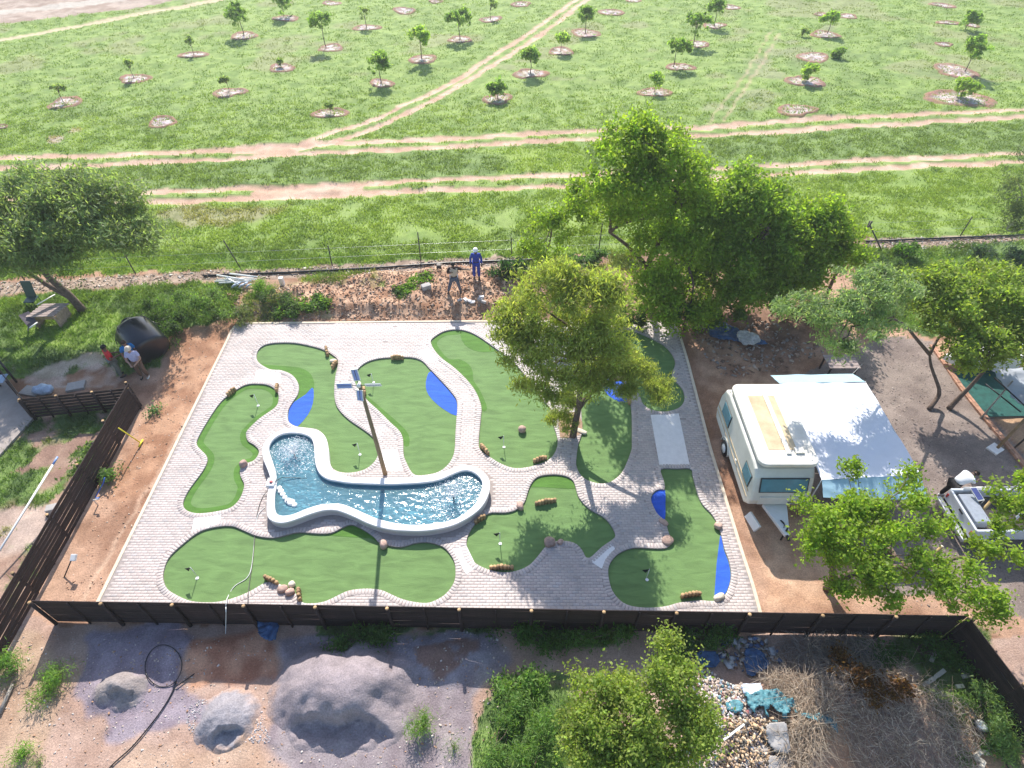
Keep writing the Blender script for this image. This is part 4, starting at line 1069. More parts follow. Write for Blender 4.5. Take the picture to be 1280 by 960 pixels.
bush('weeds in the shade at the fence above the rubbish heap', [E(880, 795, .3, 1.0, .3, .28), E(850, 815, .25, .5, .4, .25)], 60, 40, .06, .3, (.09, .17, .045), 231)
bush('pale green tall weeds in the bottom right corner', [E(1255, 900, .35, .6, .6, .35), E(1230, 870, .3, .5, .4, .3), E(1270, 940, .35, .5, .4, .3)], 90, 50, .06, .2, (.22, .33, .12), 232, up=.3, droop=-.3)
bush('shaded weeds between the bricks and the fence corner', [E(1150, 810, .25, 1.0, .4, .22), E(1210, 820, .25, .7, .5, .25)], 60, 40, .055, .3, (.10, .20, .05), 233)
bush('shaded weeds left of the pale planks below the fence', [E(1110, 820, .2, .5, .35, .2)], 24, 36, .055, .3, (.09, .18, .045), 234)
bush('grassy fringe beside the black bin at lower right', [E(1205, 875, .2, .3, .25, .2), E(1195, 900, .15, .25, .2, .15)], 24, 40, .055, .18, (.17, .28, .08), 235, up=.2, droop=-.5)
bush('small clump of weeds by the pale bricks at lower right', [E(1238, 935, .15, .2, .15, .14), E(1210, 948, .12, .15, .12, .12)], 12, 36, .05, .3, (.14, .26, .07), 236)

# saplings of the orchard: base x, base y, crown px offset y, crown radius px, kind, label
SAP = [
 (305,45,-30,15,1,'full dark orchard tree near the top edge, left of the forked track'),
 (355,20,-22,13,1,'orchard tree cut by the top edge beyond the leftmost full tree'),
 (408,60,-36,14,1,'orchard tree with a round crown at the top, second full one from the left'),
 (242,69,-18,8,0,'thin grey green sapling left of the leftmost full orchard tree'),
 (168,98,-20,7,0,'wispy sapling on a long pale mulch patch at upper left'),
 (80,128,-18,9,0,'sparse sapling on the leftmost mulch patch of the field'),
 (287,116,-18,6,0,'short upright sapling between two rows left of the track'),
 (352,85,-8,4,0,'tiny seedling on the mulch patch below the leftmost full orchard tree'),
 (413,141,-10,4,0,'tiny seedling on the mulch patch just above the track fork'),
 (458,34,-17,10,0,'pale sapling right of the round crowned orchard tree'),
 (477,105,-28,14,1,'loose crowned orchard tree closest to the track fork, on its left'),
 (527,76,-34,13,2,'bright green orchard tree on the left of the forked track, mid field'),
 (575,48,-28,15,1,'wide dark orchard tree left of the forked track near the top'),
 (613,24,-17,9,0,'pale sapling beyond the wide dark orchard tree'),
 (622,124,-14,11,1,'low bushy sapling just right of the forked track, nearest the big tree'),
 (663,94,-24,12,1,'dark round sapling right of the forked track, mid field'),
 (701,66,-20,8,2,'slim lime sapling between two darker ones right of the track'),
 (732,41,-24,11,1,'dark oval orchard tree right of the track near the top'),
 (818,116,-18,8,2,'small lime sapling left of the tall tree top, nearest the double track'),
 (842,84,-29,12,1,'round green orchard tree above the tall tree'),
 (867,56,-30,13,1,'dark orchard tree upper right of the tall tree'),
 (893,31,-26,11,1,'dark orchard tree at the top, right of the tall tree'),
 (1034,42,-22,10,2,'pale sapling near the top between the two right hand rows'),
 (1008,102,-14,9,2,'small bright sapling on a brown mulch patch, right half of the field'),
 (1046,72,-4,7,1,'low dark shrub beside a mulch patch in the right half of the field'),
 (1206,90,-32,17,1,'large rounded orchard tree in the rightmost row'),
 (1200,122,-14,15,2,'low bright bushy sapling nearest the track in the rightmost row'),
 (1206,38,-16,11,1,'leaning orchard sapling near the top of the rightmost row'),
 (1003,45,-4,6,0,'low grey shrub left of the pale sapling near the top right'),
]
MUL = [(305,45,30),(358,23,26),(413,60,27),(242,69,28),(168,98,34),(82,129,36),(287,117,32),(352,86,28),(203,153,30),(413,141,34),(415,4,20),(458,34,27),(505,14,24),(477,105,28),(529,76,31),(575,49,28),(613,24,24),(651,5,22),(622,124,31),(663,93,33),(701,65,28),(732,41,32),(764,15,26),(818,115,32),(850,84,28),(870,55,26),(893,31,24),(914,9,20),(1060,21,20),(1031,43,28),(1017,71,34),(1006,102,36),(996,139,38),(1025,18,14),(1179,7,24),(1184,29,20),(1215,33,16),(1180,55,18),(1194,89,44),(1199,123,60),(792,0,18),(2,160,14),(545,2,16)]
M_mulch = vcol_mat('mulch', fine=30, fvar=.3, mid=4, mvar=.2, bump=.8, bdist=.05)
for i, (px, py, wd) in enumerate(MUL):
    c = G(px, py); rg = np.random.default_rng(300 + i)
    pxm = F / (S45 * (c.y + CAM_H)); rx = wd / 2 / pxm * 1.15; ry = rx * .9
    n = 44; V = []; C = []; Fc = []
    rad = [1.12, 1.0, .90, .78, .60, .40, .20, 0.0]; hz = [-.03, .05, .06, .0, -.01, .0, .02, .03]
    ang0 = rg.uniform(0, 6); th = np.arange(n) / n * 2 * math.pi
    wob = 1 + .13 * np.sin(th * 2 + ang0) + .08 * np.sin(th * 3 + ang0 * 2) + .22 * (fbm(np.cos(th) * 2.2 + i * 9, np.sin(th) * 2.2, 3, 7) - .5)
    for ri, (r_, h_) in enumerate(zip(rad, hz)):
        xx = c.x + rx * r_ * wob * np.cos(th); yy = c.y + ry * r_ * wob * np.sin(th)
        zz = hgt(xx, yy) + h_ + .02 * (ri > 0) + rg.uniform(-.015, .015, n)
        nn = fbm(xx * 4, yy * 4, 3, 5 + i)
        for k in range(n):
            V.append((xx[k], yy[k], zz[k]))
            rim_ = ri < 3 or (ri == 3 and nn[k] > .5)
            base = (.24, .22, .09) if ri == 0 else ((.30, .175, .12) if rim_ else ((.60, .52, .50) if nn[k] > .47 else (.38, .28, .23)))
            C.append(tuple(q * rg.uniform(.85, 1.15) for q in base))
    for ri in range(7):
        for k in range(n):
            Fc.append((ri * n + k, ri * n + (k + 1) % n, (ri + 1) * n + (k + 1) % n, (ri + 1) * n + k))
    link('mulch_basin', mesh_np('mulch_basin', V, Fc, C, True), M_mulch, kind='structure')
for i, (px, py, oy, rp, kd, lab) in enumerate(SAP):
    b = G(px, py); b.z = H(b.x, b.y)
    pxm = F / (S45 * (b.y + CAM_H)); r = rp * 1.02 / pxm
    # height at which a point over the base shows oy pixels higher
    el = math.radians(45) + math.atan((py + oy * .88 - 480) / F); hc = max(.25, CAM_H - b.y * math.tan(el))
    colr = [(.30, .38, .17), (.25, .37, .10), (.34, .47, .12)][kd]
    rg = np.random.default_rng(400 + i)
    nc = int(26 + 30 * r) if kd else 16
    cl, pts, tone = crown_points([((b.x + rg.uniform(-.1, .1), b.y, hc), r * 1.0, r * 1.0, r * .95), ((b.x + rg.uniform(-.3, .3) * r, b.y, hc + r * .3), r * .6, r * .6, r * .55)], nc, .22 if kd else .16, 42 if kd else 24, rg, .8, .2)
    V, Fc, C = leaf_quads(pts, .12, .45, rg, np.array(colr)[None] * tone, .28, .3)
    rt = root('orchard_sapling' if kd == 0 or rp < 10 else 'orchard_tree', lab, 'sapling' if kd == 0 or rp < 10 else 'tree', b, 'young trees of the orchard')
    link('crown', mesh_np('crown', V, Fc, C), M_leaf, rt)
    tb = [limb(b - Vector((0, 0, .1)), (b.x, b.y, hc), .05 if rp > 9 else .025, .02, rg, .03, 4)]
    for k in range(4): tb.append(limb((b.x, b.y, hc * .75), cl[rg.integers(len(cl))], .02, .008, rg, .06, 2))
    link('trunk', tubes_mesh('trunk', tb, 5), M_bark, rt)

# grass tufts (uncountable): blades scattered where the ground is grassy
GRs = GR.reshape(-1); Xs = X.reshape(-1); Ys = Y.reshape(-1); Zs = Z.reshape(-1)
def blades(n, sel_mask, hmin, hmax, wd, seed, per=6, spread=.12, name='grass', tint=(1, 1, 1), clump_noise=None, fade=None):
    rg = np.random.default_rng(seed)
    idx = np.nonzero(sel_mask)[0]
    # area weighting: rows get coarser with distance
    dy = np.interp(Ys[idx], ys[:-1], np.diff(ys)); wgt = dy * (half[np.searchsorted(ys, Ys[idx]).clip(0, NY - 1)])
    vis = (np.abs(Xs[idx]) < (Ys[idx] + CAM_H) * S45 * .9 + 1.5)
    wgt = wgt * vis
    if fade: wgt = wgt * np.clip((Ys[idx] - fade[0]) / (fade[1] - fade[0]), .0, 1)
    if clump_noise is not None:
        s, th = clump_noise
        wgt = wgt * np.clip((fbm(Xs[idx] * s, Ys[idx] * s * 1.6, 4, seed) - th) / .08, .02, 1)
    wgt = wgt / wgt.sum()
    pick = rg.choice(idx, n, p=wgt)
    cx = np.repeat(Xs[pick], per) + rg.normal(size=n * per) * spread; cy = np.repeat(Ys[pick], per) + rg.normal(size=n * per) * spread
    cz = np.repeat(Zs[pick], per)
    hh = rg.uniform(hmin, hmax, n * per) * np.repeat(rg.uniform(.6, 1.3, n), per)
    a = rg.uniform(0, 2 * math.pi, n * per); ln = rg.normal(size=(n * per, 2)) * .45 * hh[:, None]
    dx = np.cos(a) * wd; dyy = np.sin(a) * wd
    V = np.stack([np.stack([cx - dx, cy - dyy, cz - .02], 1), np.stack([cx + dx, cy + dyy, cz - .02], 1), np.stack([cx + ln[:, 0], cy + ln[:, 1], cz + hh], 1)], 1)
    cc = np.repeat(cflat[pick], per, 0) * np.array(tint) * rg.uniform(.88, 1.2, (n * per, 1))
    link(name, mesh_np(name, V.reshape(-1, 3), np.arange(n * per * 3).reshape(-1, 3), np.repeat(np.clip(cc, 0, 1), 3, 0)), M_grass, kind='stuff')
gm = GRs > .5
blades(46000, gm & (Ys > 28), .04, .13, .055, 501, 4, .20, 'field_tufts', (1.0, .98, .95), (1.0, .42), (28, 44))
blades(34000, gm & (Ys > 22) & (Ys <= 54), .05, .18, .035, 502, 6, .15, 'meadow_grass', (1.25, 1.17, 1.08), (.8, .36), (54, 30))
blades(14000, gm & (Ys <= 28), .05, .20, .016, 503, 7, .07, 'weedy_grass', (.95, 1.05, .9))
# ------------------------------------------------------------------ fences
def fence(name, label, a, b, n_panels, hh, rows, gap, post_side, seed, posts_mid=True, skip=None, hnoise=0.0, plank_mat=None):
    a = Vector(a); b = Vector(b); d = (b - a); L = d.length; d.normalize(); nrm = Vector((-d.y, d.x, 0))
    rg = random.Random(seed)
    rt = root(name, label, 'fence', (a + b) / 2)
    ang = math.atan2(d.y, d.x); pl = L / n_panels; sh = (hh - .05) / rows
    mes = []
    for k in range(4):
        bm = bmesh.new(); add_box(bm, (0, 0, 0), (pl - .01, .024, sh - gap), bevel=.004)
        for v in bm.verts: v.co.z += .012 * math.sin(v.co.x * 2.1 + k)
        m_ = bm_mesh('slat', bm); m_.materials.append(M_wood); mes.append(m_)
    for i in range(n_panels):
        c = a + d * pl * (i + .5)
        base = H(c.x, c.y) * .5
        for r in range(rows):
            o = bpy.data.objects.new('slat', rg.choice(mes)); COL.objects.link(o); o.parent = rt; o['k'] = 1
            o.matrix_parent_inverse = Matrix.Translation(-Vector(rt.location))
            o.location = c + Vector((0, 0, base + .05 + sh * (r + .5))) + nrm * rg.uniform(-.003, .003)
            o.rotation_euler = (rg.uniform(-.02, .02), rg.uniform(-1, 1) * (.004 + .006 * (gap > .015)), ang)
    pm = tubes_mesh('post', [([Vector((0, 0, -.3)), Vector((0, 0, hh + .04))], [.055, .05])], 8); pm.materials.append(M_wood)
    ps = tubes_mesh('post', [([Vector((0, 0, -.3)), Vector((0, 0, hh - .03))], [.03, .03])], 6); ps.materials.append(M_wood)
    cm = tubes_mesh('post_cap', [([Vector((0, 0, hh + .035)), Vector((0, 0, hh + .05))], [.056, .05])], 8); cm.materials.append(M_log)
    for i in range(n_panels * 2 + 1):
        if i % 2 and not posts_mid: continue
        p = a + d * pl * i / 2 + nrm * (.075 if i % 2 == 0 else .045) * post_side
        o = bpy.data.objects.new('post', pm if i % 2 == 0 else ps); COL.objects.link(o); o.parent = rt
        o.matrix_parent_inverse = Matrix.Translation(-Vector(rt.location)); o.location = p
        if i % 2 == 0:
            q = bpy.data.objects.new('post_cap', cm); COL.objects.link(q); q.parent = o
    return rt
FH = 1.42
fence('plank_fence', 'long dark brown closed board fence along the front edge of the course', FENCE_L, FENCE_R, 13, FH, 9, .004, -1, 1)
pA = G(168, 508); pB = G(-25, 870)
fence('slat_fence', 'dark brown slatted fence with gaps running beside the soil strip at left', G(178, 507), Vector((-14.75, 4.6, 0)), 6, 1.32, 8, .028, -1, 2)
fence('slat_fence', 'short dark slatted fence joining the soil strip fence to the concrete slab at left', G(46, 523), G(176, 509), 3, 1.15, 7, .04, -1, 3)
fence('slat_fence', 'small dark fence panel standing along the edge of the concrete slab', G(8, 472), G(45, 522), 1, 1.0, 6, .03, -1, 4)
fence('plank_fence', 'dark board fence turning towards the camera at the lower right corner', FENCE_R + Vector((.05, -.1, 0)), FENCE_R + Vector((.75, -3.6, 0)), 2, FH, 9, .006, 1, 5)

# wire fence along the field
wf = root('wire_fence', 'thin wire fence with leaning steel poles between the soil bank and the field', 'fence', G(420, 335))
def wy(px, off=0): return 351 - (px * .0465) - off
wpts = [(-150, wy(-150)), (30, wy(30)), (170, wy(170)), (303, wy(303)), (415, wy(415)), (526, wy(526)), (640, wy(640)), (748, wy(748) - 1), (870, 314), (1000, 305), (1077, 300), (1200, 295), (1330, 288)]
for i, (px, py) in enumerate(wpts):
    p = G(px, py); lean = Vector(((-.35 if px in (303,) else .0) + random.uniform(-.05, .05), .0, 0)); hh = 1.75 if px in (303, 526, 748) else 1.2
    link('pole', tubes_mesh('pole', [([p - Vector((0, 0, .3)), p + lean + Vector((0, 0, hh))], .03)], 6), M_steel, wf)
for z_ in (.5, 1.05):
    link('wire', tubes_mesh('wire', [([G(a, b) + Vector((0, 0, z_)) for a, b in wpts], .005)], 4), M_galv, wf)
tag(link('pipe', tubes_mesh('pipe', [([GH(a, b) + Vector((0, 0, .07)) for a, b in [(255, 346), (360, 342), (480, 335.5), (560, 330), (660, 326), (740, 322)]], .055)], 8), M_black), 'long black pipe lying along the foot of the wire fence', 'pipe')
tag(link('pipe', tubes_mesh('pipe', [([GH(a, b) + Vector((0, 0, .07)) for a, b in [(1080, 303), (1180, 299), (1300, 294)]], .05)], 8), M_black), 'black pipe on the litter strip right of the leaning brace post', 'pipe')
ct = root('corner_post', 'rusty corner post with a slanting brace right of the lime green tree', 'post', G(1072, 308))
p = G(1072, 306)
link('post', tubes_mesh('post', [([p, p + Vector((.25, .1, 1.4))], .05)], 7), M_steel, ct)
link('brace', tubes_mesh('brace', [([G(1102, 313), p + Vector((.2, .1, 1.2))], .04)], 6), M_steel, ct)

# ------------------------------------------------------------------ windmill
wb = G(482, 593.5)
wm = root('windmill_pole', 'slim wooden pole with four blue and white blades at the top behind the pool', 'windmill', wb)
top = G(449.5, 480, 4.72)
wb2 = Vector((wb.x, wb.y, 0))
link('pole', tubes_mesh('pole', [([wb2 - Vector((0, 0, .2)), wb2.lerp(top, .5), top], [.085, .07, .055])], 10), mat('wooden_pole', (.27, .19, .11), .8, .3, 4, .4, 20, stretch=(6, 6, 1)), wm)
hub = top + Vector((0, -.10, .04))
link('hub', tubes_mesh('hub', [([hub + Vector((0, .12, 0)), hub + Vector((0, -.06, 0))], [.05, .07])], 10), M_white, wm)
M_blade = mat('blue_blade', (.26, .33, .68), .45, .1, 4, .05)
M_bladew = mat('pale_blade', (.62, .67, .80), .4, .06, 4, .05)
for k, an in enumerate((0.0, 90.0, 180.0, 262.0)):
    a = math.radians(an + 2); d = Vector((math.cos(a), 0, math.sin(a))); n = Vector((-math.sin(a), 0, math.cos(a)))
    tw = .45 if k == 0 else .12
    R_ = Matrix((d, Vector((0, 1, 0)), n)).transposed()
    tw_m = Matrix.Rotation(tw, 3, 'X')
    arm = link('blade', tubes_mesh('blade', [([hub, hub + d * .68], .012)], 6), M_steel, wm)
    f = bmesh.new(); wv = .095
    for s in (-1, 1): add_box(f, (0, 0, 0), (.47, .025, .022)); [setattr(v, 'co', v.co + Vector((0, 0, s * wv))) for v in f.verts[-8:]]
    for s in (-1, 1): add_box(f, (0, 0, 0), (.022, .025, wv * 2 + .02)); [setattr(v, 'co', v.co + Vector((s * .235, 0, 0))) for v in f.verts[-8:]]
    M4 = Matrix.Translation(hub + d * .455) @ (R_ @ tw_m).to_4x4()
    f.transform(M4); link('frame', bm_mesh('frame', f), M_white, arm)
    f = bmesh.new(); add_box(f, (0, 0, 0), (.45, .012, wv * 2 - .02)); f.transform(M4)
    link('panel', bm_mesh('panel', f), M_bladew if k == 0 else M_blade, arm)

# ------------------------------------------------------------------ flags
FL = [('A', (323, 506), 'small black flag on the leftmost wavy putting green'), ('B', (450, 567), 'small black flag near the pool on the boot shaped putting green'),
      ('C', (467, 480), 'small black flag right beside the windmill blades'), ('D', (629.7, 557.7), 'small black flag at the near end of the long slanting green'),
      ('H', (625, 678), 'small black flag above a row of stone logs, between pool and shaded paving'), ('G', (808, 723), 'small black flag in the tree shade on the L shaped green'),
      ('I', (247, 721), 'small black flag at the left end of the long low green')]
M_flag = mat('black_cloth', (.012, .02, .016), .8, .2, 5, 0)
for _, q, lab in FL:
    p = G(*q); rt = root('golf_flag', lab, 'flag', p, 'black flags on the putting greens')
    link('flagstick', tubes_mesh('flagstick', [([p, p + Vector((0, 0, .62))], .012)], 6), M_white, rt)
    rg = random.Random(int(q[0])); sgn = -1
    V = [(p.x, p.y, .62), (p.x, p.y, .42), (p.x + sgn * .10, p.y - .03, .44), (p.x + sgn * .22, p.y + .02, .52), (p.x + sgn * .11, p.y - .02, .60)]
    V2 = [(a, b - .008, c) for a, b, c in V]
    link('flag', mesh_np('flag', V + V2, [(0, 1, 2, 2), (0, 2, 3, 4)][1:] + [(5, 9, 8, 7)] + [(0, 1, 2, 0)][:0] + [(0, 4, 9, 5), (4, 3, 8, 9), (3, 2, 7, 8)]), M_flag, rt)

# ------------------------------------------------------------------ rows of stone logs and rocks
LOGS = [ # centre px, direction deg in plan, count, label
 (290, 492, 60, 4, 'low cluster of dark stone logs on the far left edge of the leftmost green'), (347, 487, 100, 4, 'row of stone logs at the top right edge of the leftmost green'),
 (409, 441, 110, 5, 'row of stone logs at the top right corner of the boot shaped green'), (418.5, 458, 75, 4, 'row of stone logs just below the corner rock of the boot shaped green'),
 (497, 449, 0, 5, 'row of stone logs centred on the top edge of the green behind the windmill'), (456, 491, 105, 3, 'short row of stone logs hidden beside the windmill pole'),
 (606, 564, 125, 5, 'row of stone logs at the lower left edge of the long slanting green'), (675, 576, 20, 5, 'row of stone logs at the lower right edge of the long slanting green'),
 (682, 629, 12, 7, 'row of stone logs across the forked green under its dark fringe'), (600, 651, 35, 4, 'upright stone logs by the right end of the pool wall'),
 (627, 711, 0, 7, 'row of stone logs on the near edge of the forked green behind its flag'), (863, 745, 8, 6, 'row of stone logs on the near edge of the L shaped green'),
 (340, 727, 155, 5, 'row of stone logs left of the rocks on the long low green'), (375, 745, 110, 4, 'row of stone logs right of the rocks at the front fence'),
 (786, 503, 95, 3, 'stone logs at the lower right of the shaded blue patch')]
for px, py, an, cnt, lab in LOGS:
    c = G(px, py); rt = root('log_row', lab, 'stone edging', c, 'rows of short stone logs round the greens'); a = math.radians(an)
    for k in range(cnt):
        t = (k - (cnt - 1) / 2); h_ = .27 - .035 * abs(t) + random.uniform(-.02, .02)
        p = c + Vector((math.cos(a), math.sin(a), 0)) * t * .112
        link('log', tubes_mesh('log', [([p + Vector((0, 0, -.05)), p + Vector((0, 0, h_ - .02)), p + Vector((random.uniform(-.01, .01), 0, h_))], [.062, .062, .042])], 9), M_log, rt)
def rock(name, label, px, py, sx, sy, sz, m, seed, group=None, sink=.25, parent=None):
    rg = np.random.default_rng(seed); bm = bmesh.new(); bmesh.ops.create_icosphere(bm, subdivisions=3, radius=1)
    o = rg.uniform(0, 9, 3)
    for v in bm.verts:
        n = .82 + .3 * float(fbm(np.array([v.co.x * 1.1 + o[0]]), np.array([v.co.y * 1.1 + v.co.z * 1.3 + o[1]]), 3, seed)[0])
        v.co *= n
        for ax in range(3): v.co[ax] = max(-.86, min(.86, v.co[ax]))
    p = G(px, py); z0 = max(0, H(p.x, p.y)) if not inside(np.array([p.x]), np.array([p.y]), PAVE)[0] else .03
    bm.transform(Matrix.Translation(p + Vector((0, 0, z0 + sz * (1 - sink) * .7))) @ Matrix.Rotation(rg.uniform(0, 3), 4, 'Z') @ Matrix.Diagonal((sx, sy, sz, 1)))
    o = link(name, bm_mesh(name, bm, True), m); tag(o, label, 'rock', group); return o
gr_ = 'rocks set along the putting greens'
rock('rock', 'round pink boulder lying alone on the long slanting green', 652.5, 539, .17, .16, .17, M_rock, 1, gr_)
rock('rock', 'brown rock on the far edge of the long low green below the pool', 480, 683, .14, .18, .15, M_rock, 2, gr_)
rock('rock', 'angular pink rock at the left corner of the forked green', 650, 634, .20, .13, .13, M_rock, 3, gr_)
rock('rock', 'large round pink boulder on the paving notch of the forked green', 687, 680, .21, .19, .18, M_rock, 4, gr_)
rock('rock', 'small pink rock right of the large round boulder', 700.5, 679, .12, .10, .09, M_rock, 5, gr_)
rock('rock', 'brown rock at the right inner edge of the leftmost green', 305.5, 583, .17, .13, .19, M_rock, 6, gr_)
rock('rock', 'flat brown rock shaded at the inner corner of the L shaped green', 834, 677, .22, .2, .1, M_rock, 7, gr_)
rock('rock', 'thin flat rock just under the shaded blue patch by the L shaped green', 829, 654, .2, .12, .07, M_rock, 8, gr_)
rock('rock', 'tan rock on the right side of the L shaped green near the kerb', 897, 659, .15, .14, .12, M_rock, 9, gr_)
rock('rock', 'long tan rock at the near tip of the right hand blue patch', 898, 748, .22, .12, .1, M_palerock, 10, gr_)
rock('rock', 'flat tan rock, left one of the rocks by the front fence', 354, 738, .19, .15, .11, M_rock, 11, gr_)
rock('rock', 'brown rock, right one of the three by the front fence', 363.5, 742, .16, .13, .13, M_rock, 12, gr_)
rock('rock', 'small grey rock topmost of the three by the front fence', 365.5, 732, .12, .11, .1, M_palerock, 13, gr_)
rock('rock', 'white stone on the blue patch of the oval green', 763, 482, .11, .07, .06, M_palerock, 14, gr_)
rock('rock', 'pale flat rock between two log rows of the boot shaped green', 417, 452.5, .17, .12, .08, M_palerock, 15, gr_)
rock('rock', 'pale yellow rock at the far corner of the paving by the bushes', 346, 405.5, .13, .1, .07, M_palerock, 16)
rock('rock', 'pale stone edging at the tree pit on the right of the shade tree', 725, 540, .12, .32, .06, M_palerock, 17)
# tree pit
link('tree_pit', fill_mesh('tree_pit', P([(700,548),(698,530),(706,518),(722,516),(728,530),(727,543),(716,549)]), [], .070, .03), mat('pit_soil', (.34, .22, .15), .95, .2, 8, .6), kind='structure')

# ------------------------------------------------------------------ pool fittings, cables
sk = root('pump_box', 'small white pump box with a red knob on the left side of the pool rim', 'pump box', G(340, 604, .4))
q = G(339, 603, .45)
link('box', box_mesh('box', (q.x, q.y, .28), (.30, .34, .44), bevel=.02), M_white, sk)
link('knob', tubes_mesh('knob', [([Vector((q.x + .02, q.y - .02, .50)), Vector((q.x + .02, q.y - .02, .54))], .06)], 12), mat('red_knob', (.6, .16, .16), .4), sk)
fl = root('pool_float', 'white float drifting in the left corner of the pool', 'float', G(352, 615, .27))
bm = bmesh.new()
for (a, b_, r_) in ((349, 610, .10), (351, 614, .11), (353.5, 618, .10), (356, 622, .09), (360, 626, .12), (364, 628, .14), (368, 631, .10)):
    p = G(a, b_, .29); bmesh.ops.create_uvsphere(bm, u_segments=14, v_segments=8, radius=r_, matrix=Matrix.Translation(p) @ Matrix.Diagonal((1, 1, .45, 1)))
link('body', bm_mesh('body', bm, True), M_white, fl)
link('valve', tubes_mesh('valve', [([G(358, 626, .33), G(358, 626, .39)], .02)], 6), M_black, fl)
def cable(name, label, px, r, m, cat='cable'):
    return tag(link(name, tubes_mesh(name, [(smooth([G(a, b, z) for a, b, z in px], 6, False), r)], 5), m), label, cat)
cable('cable', 'thin black cable from the pump box into the pool', [(336, 610, .3), (342, 604, .47), (350, 598, .46), (356, 597, .35), (375, 597.5, .28), (384, 598, .26)], .012, M_black)
cable('cable', 'dark cable lying across the paving from the pump box to the front fence', [(336, 612, .2), (328, 622, .08), (322, 640, .08), (319, 665, .03), (316, 700, .02), (311, 735, .05), (309.5, 757, .3)], .012, mat('grey_cable', (.10, .09, .08), .6))
cable('cable', 'white cable curling over the long low green and down the front fence', [(331, 634, .08), (322, 645, .08), (318.5, 670, .02), (315, 705, .02), (309, 722, .02), (293, 733, .02), (284, 748, .1), (282.5, 757, 1.3), (282.5, 765, 1.35)], .012, M_white)
cable('cable', 'white cable end hanging on the camera side of the front fence', [(282.5, 755.2, 1.44), (282.5, 768, .95), (282.3, 782, .4), (282, 793, .05)], .010, M_white)

# ------------------------------------------------------------------ yard left
M_slab = mat('old_concrete', (.34, .29, .26), .9, .15, 3, .4, 30)
tag(link('concrete_slab', fill_mesh('concrete_slab', P([(-200, 460), (8, 471), (46, 522), (-6, 580), (-200, 760)]), [], .12, -.2), M_slab), 'old concrete slab at the left edge', 'slab', kind='structure')
link('roof_sheet', None) if False else None
rs = root('metal_sheet', 'small corrugated blue grey roof sheet at the left edge above the slab', 'metal sheet', G(3, 470, .5))
V = []; Fc = []
a, b_, c, d = G(-14, 470, .9), G(11, 467, .9), G(4, 478, .75), G(-16, 483, .75)
N = 25
for i in range(N):
    t = i / (N - 1); z_ = .015 * math.sin(i * 1.6)
    for e0, e1 in ((a, b_), (d, c)):
        q = e0.lerp(e1, t); V.append((q.x, q.y, q.z + z_))
for i in range(N - 1): Fc.append((2 * i, 2 * i + 1, 2 * i + 3, 2 * i + 2))
link('sheet', mesh_np('sheet', V, Fc), mat('zinc', (.42, .50, .60), .4, .1, 4, .05, metal=.5), rs)
link('support', tubes_mesh('support', [([G(2, 484), a.lerp(c, .4)], .03), ([G(-12, 484), a.lerp(c, .15)], .03)], 6), M_steel, rs)
tag(link('leaning_pole', tubes_mesh('leaning_pole', [([G(21, 478), G(-6, 445, 1.3)], .045)], 7), M_steel), 'dark leaning pole by the corner of the concrete slab', 'pole')
pp = root('white_pole', 'long white pole leaning over the grass inside the slat fence at left', 'pole', G(0, 690, .3))
link('pole', tubes_mesh('pole', [([G(-40, 752, .2), G(66, 581, 1.2)], .035)], 8), M_white, pp)
link('end', tubes_mesh('end', [([G(66, 581, 1.2), G(72, 571, 1.26)], .036)], 8), mat('blue_grey_plastic', (.25, .35, .6), .4), pp)
yt = root('yellow_spreader', 'yellow T shaped tool leaning on the slat fence', 'tool', G(175, 553, .1))
M_yel = mat('yellow_paint', (.75, .62, .03), .5)
link('handle', tubes_mesh('handle', [([G(148, 535, 1.25), G(175, 553, .08)], .022)], 7), M_yel, yt)
link('head', tubes_mesh('head', [([G(178.5, 549.5, .06), G(173.5, 558.5, .06)], .035)], 7), M_yel, yt)
tag(link('blue_pipe', tubes_mesh('blue_pipe', [([G(119, 622, .05), G(129, 604, .25), G(131, 597, .45)], .022)], 6), mat('blue_pipe', (.08, .18, .6), .4)), 'short blue pipe leaning at the foot of the slat fence', 'pipe')
lm = root('floodlight', 'small white floodlight on a short dark stake beside the slat fence', 'floodlight', G(84, 715))
link('stake', tubes_mesh('stake', [([G(80, 722), G(90, 698, .55)], .02)], 6), M_steel, lm)
q = G(92, 697, .6); link('lamp_head', box_mesh('lamp_head', q, (.16, .22, .10), Matrix.Rotation(.5, 3, 'X'), .02), M_white, lm)
ta = root('garden_tap', 'small white tap and pipe stub at the foot of the slat fence', 'tap', G(123, 633))
q = G(123, 632); link('pipe', tubes_mesh('pipe', [([q, q + Vector((0, 0, .35)), q + Vector((.2, .02, .38))], .025)], 6), M_white, ta)
link('handle', box_mesh('handle', q + Vector((.18, .02, .44)), (.12, .04, .03)), mat('tap_blue', (.1, .2, .5), .4), ta)
def block(name, label, px, py, s, m, cat, rot=0.0, z=0.0, tilt=0.0, group=None):
    p = GH(px, py); o = link(name, box_mesh(name, (p.x, p.y, p.z + s[2] / 2 + z), s, Matrix.Rotation(rot, 3, 'Z') @ Matrix.Rotation(tilt, 3, 'X'), min(s) * .12), m)
    return tag(o, label, cat, group)
M_cblock = mat('grey_block', (.40, .37, .35), .9, .15, 8, .5)
block('stone_slab', 'grey stone slab on the soil behind the short slat fence', 96, 484, (.7, .5, .12), M_cblock, 'slab', .3)
block('stone_slab', 'flat grey stone leaning by the short slat fence, beside the blue white bundle', 40, 490, (.8, .5, .1), M_cblock, 'slab', -.2)
bm = bmesh.new(); q = G(53, 487, .2)
bmesh.ops.create_icosphere(bm, subdivisions=3, radius=1, matrix=Matrix.Translation(q) @ Matrix.Diagonal((.45, .28, .2, 1)))
for v in bm.verts: v.co += Vector((0, 0, .05)) * math.sin(v.co.x * 17) * math.cos(v.co.y * 13)
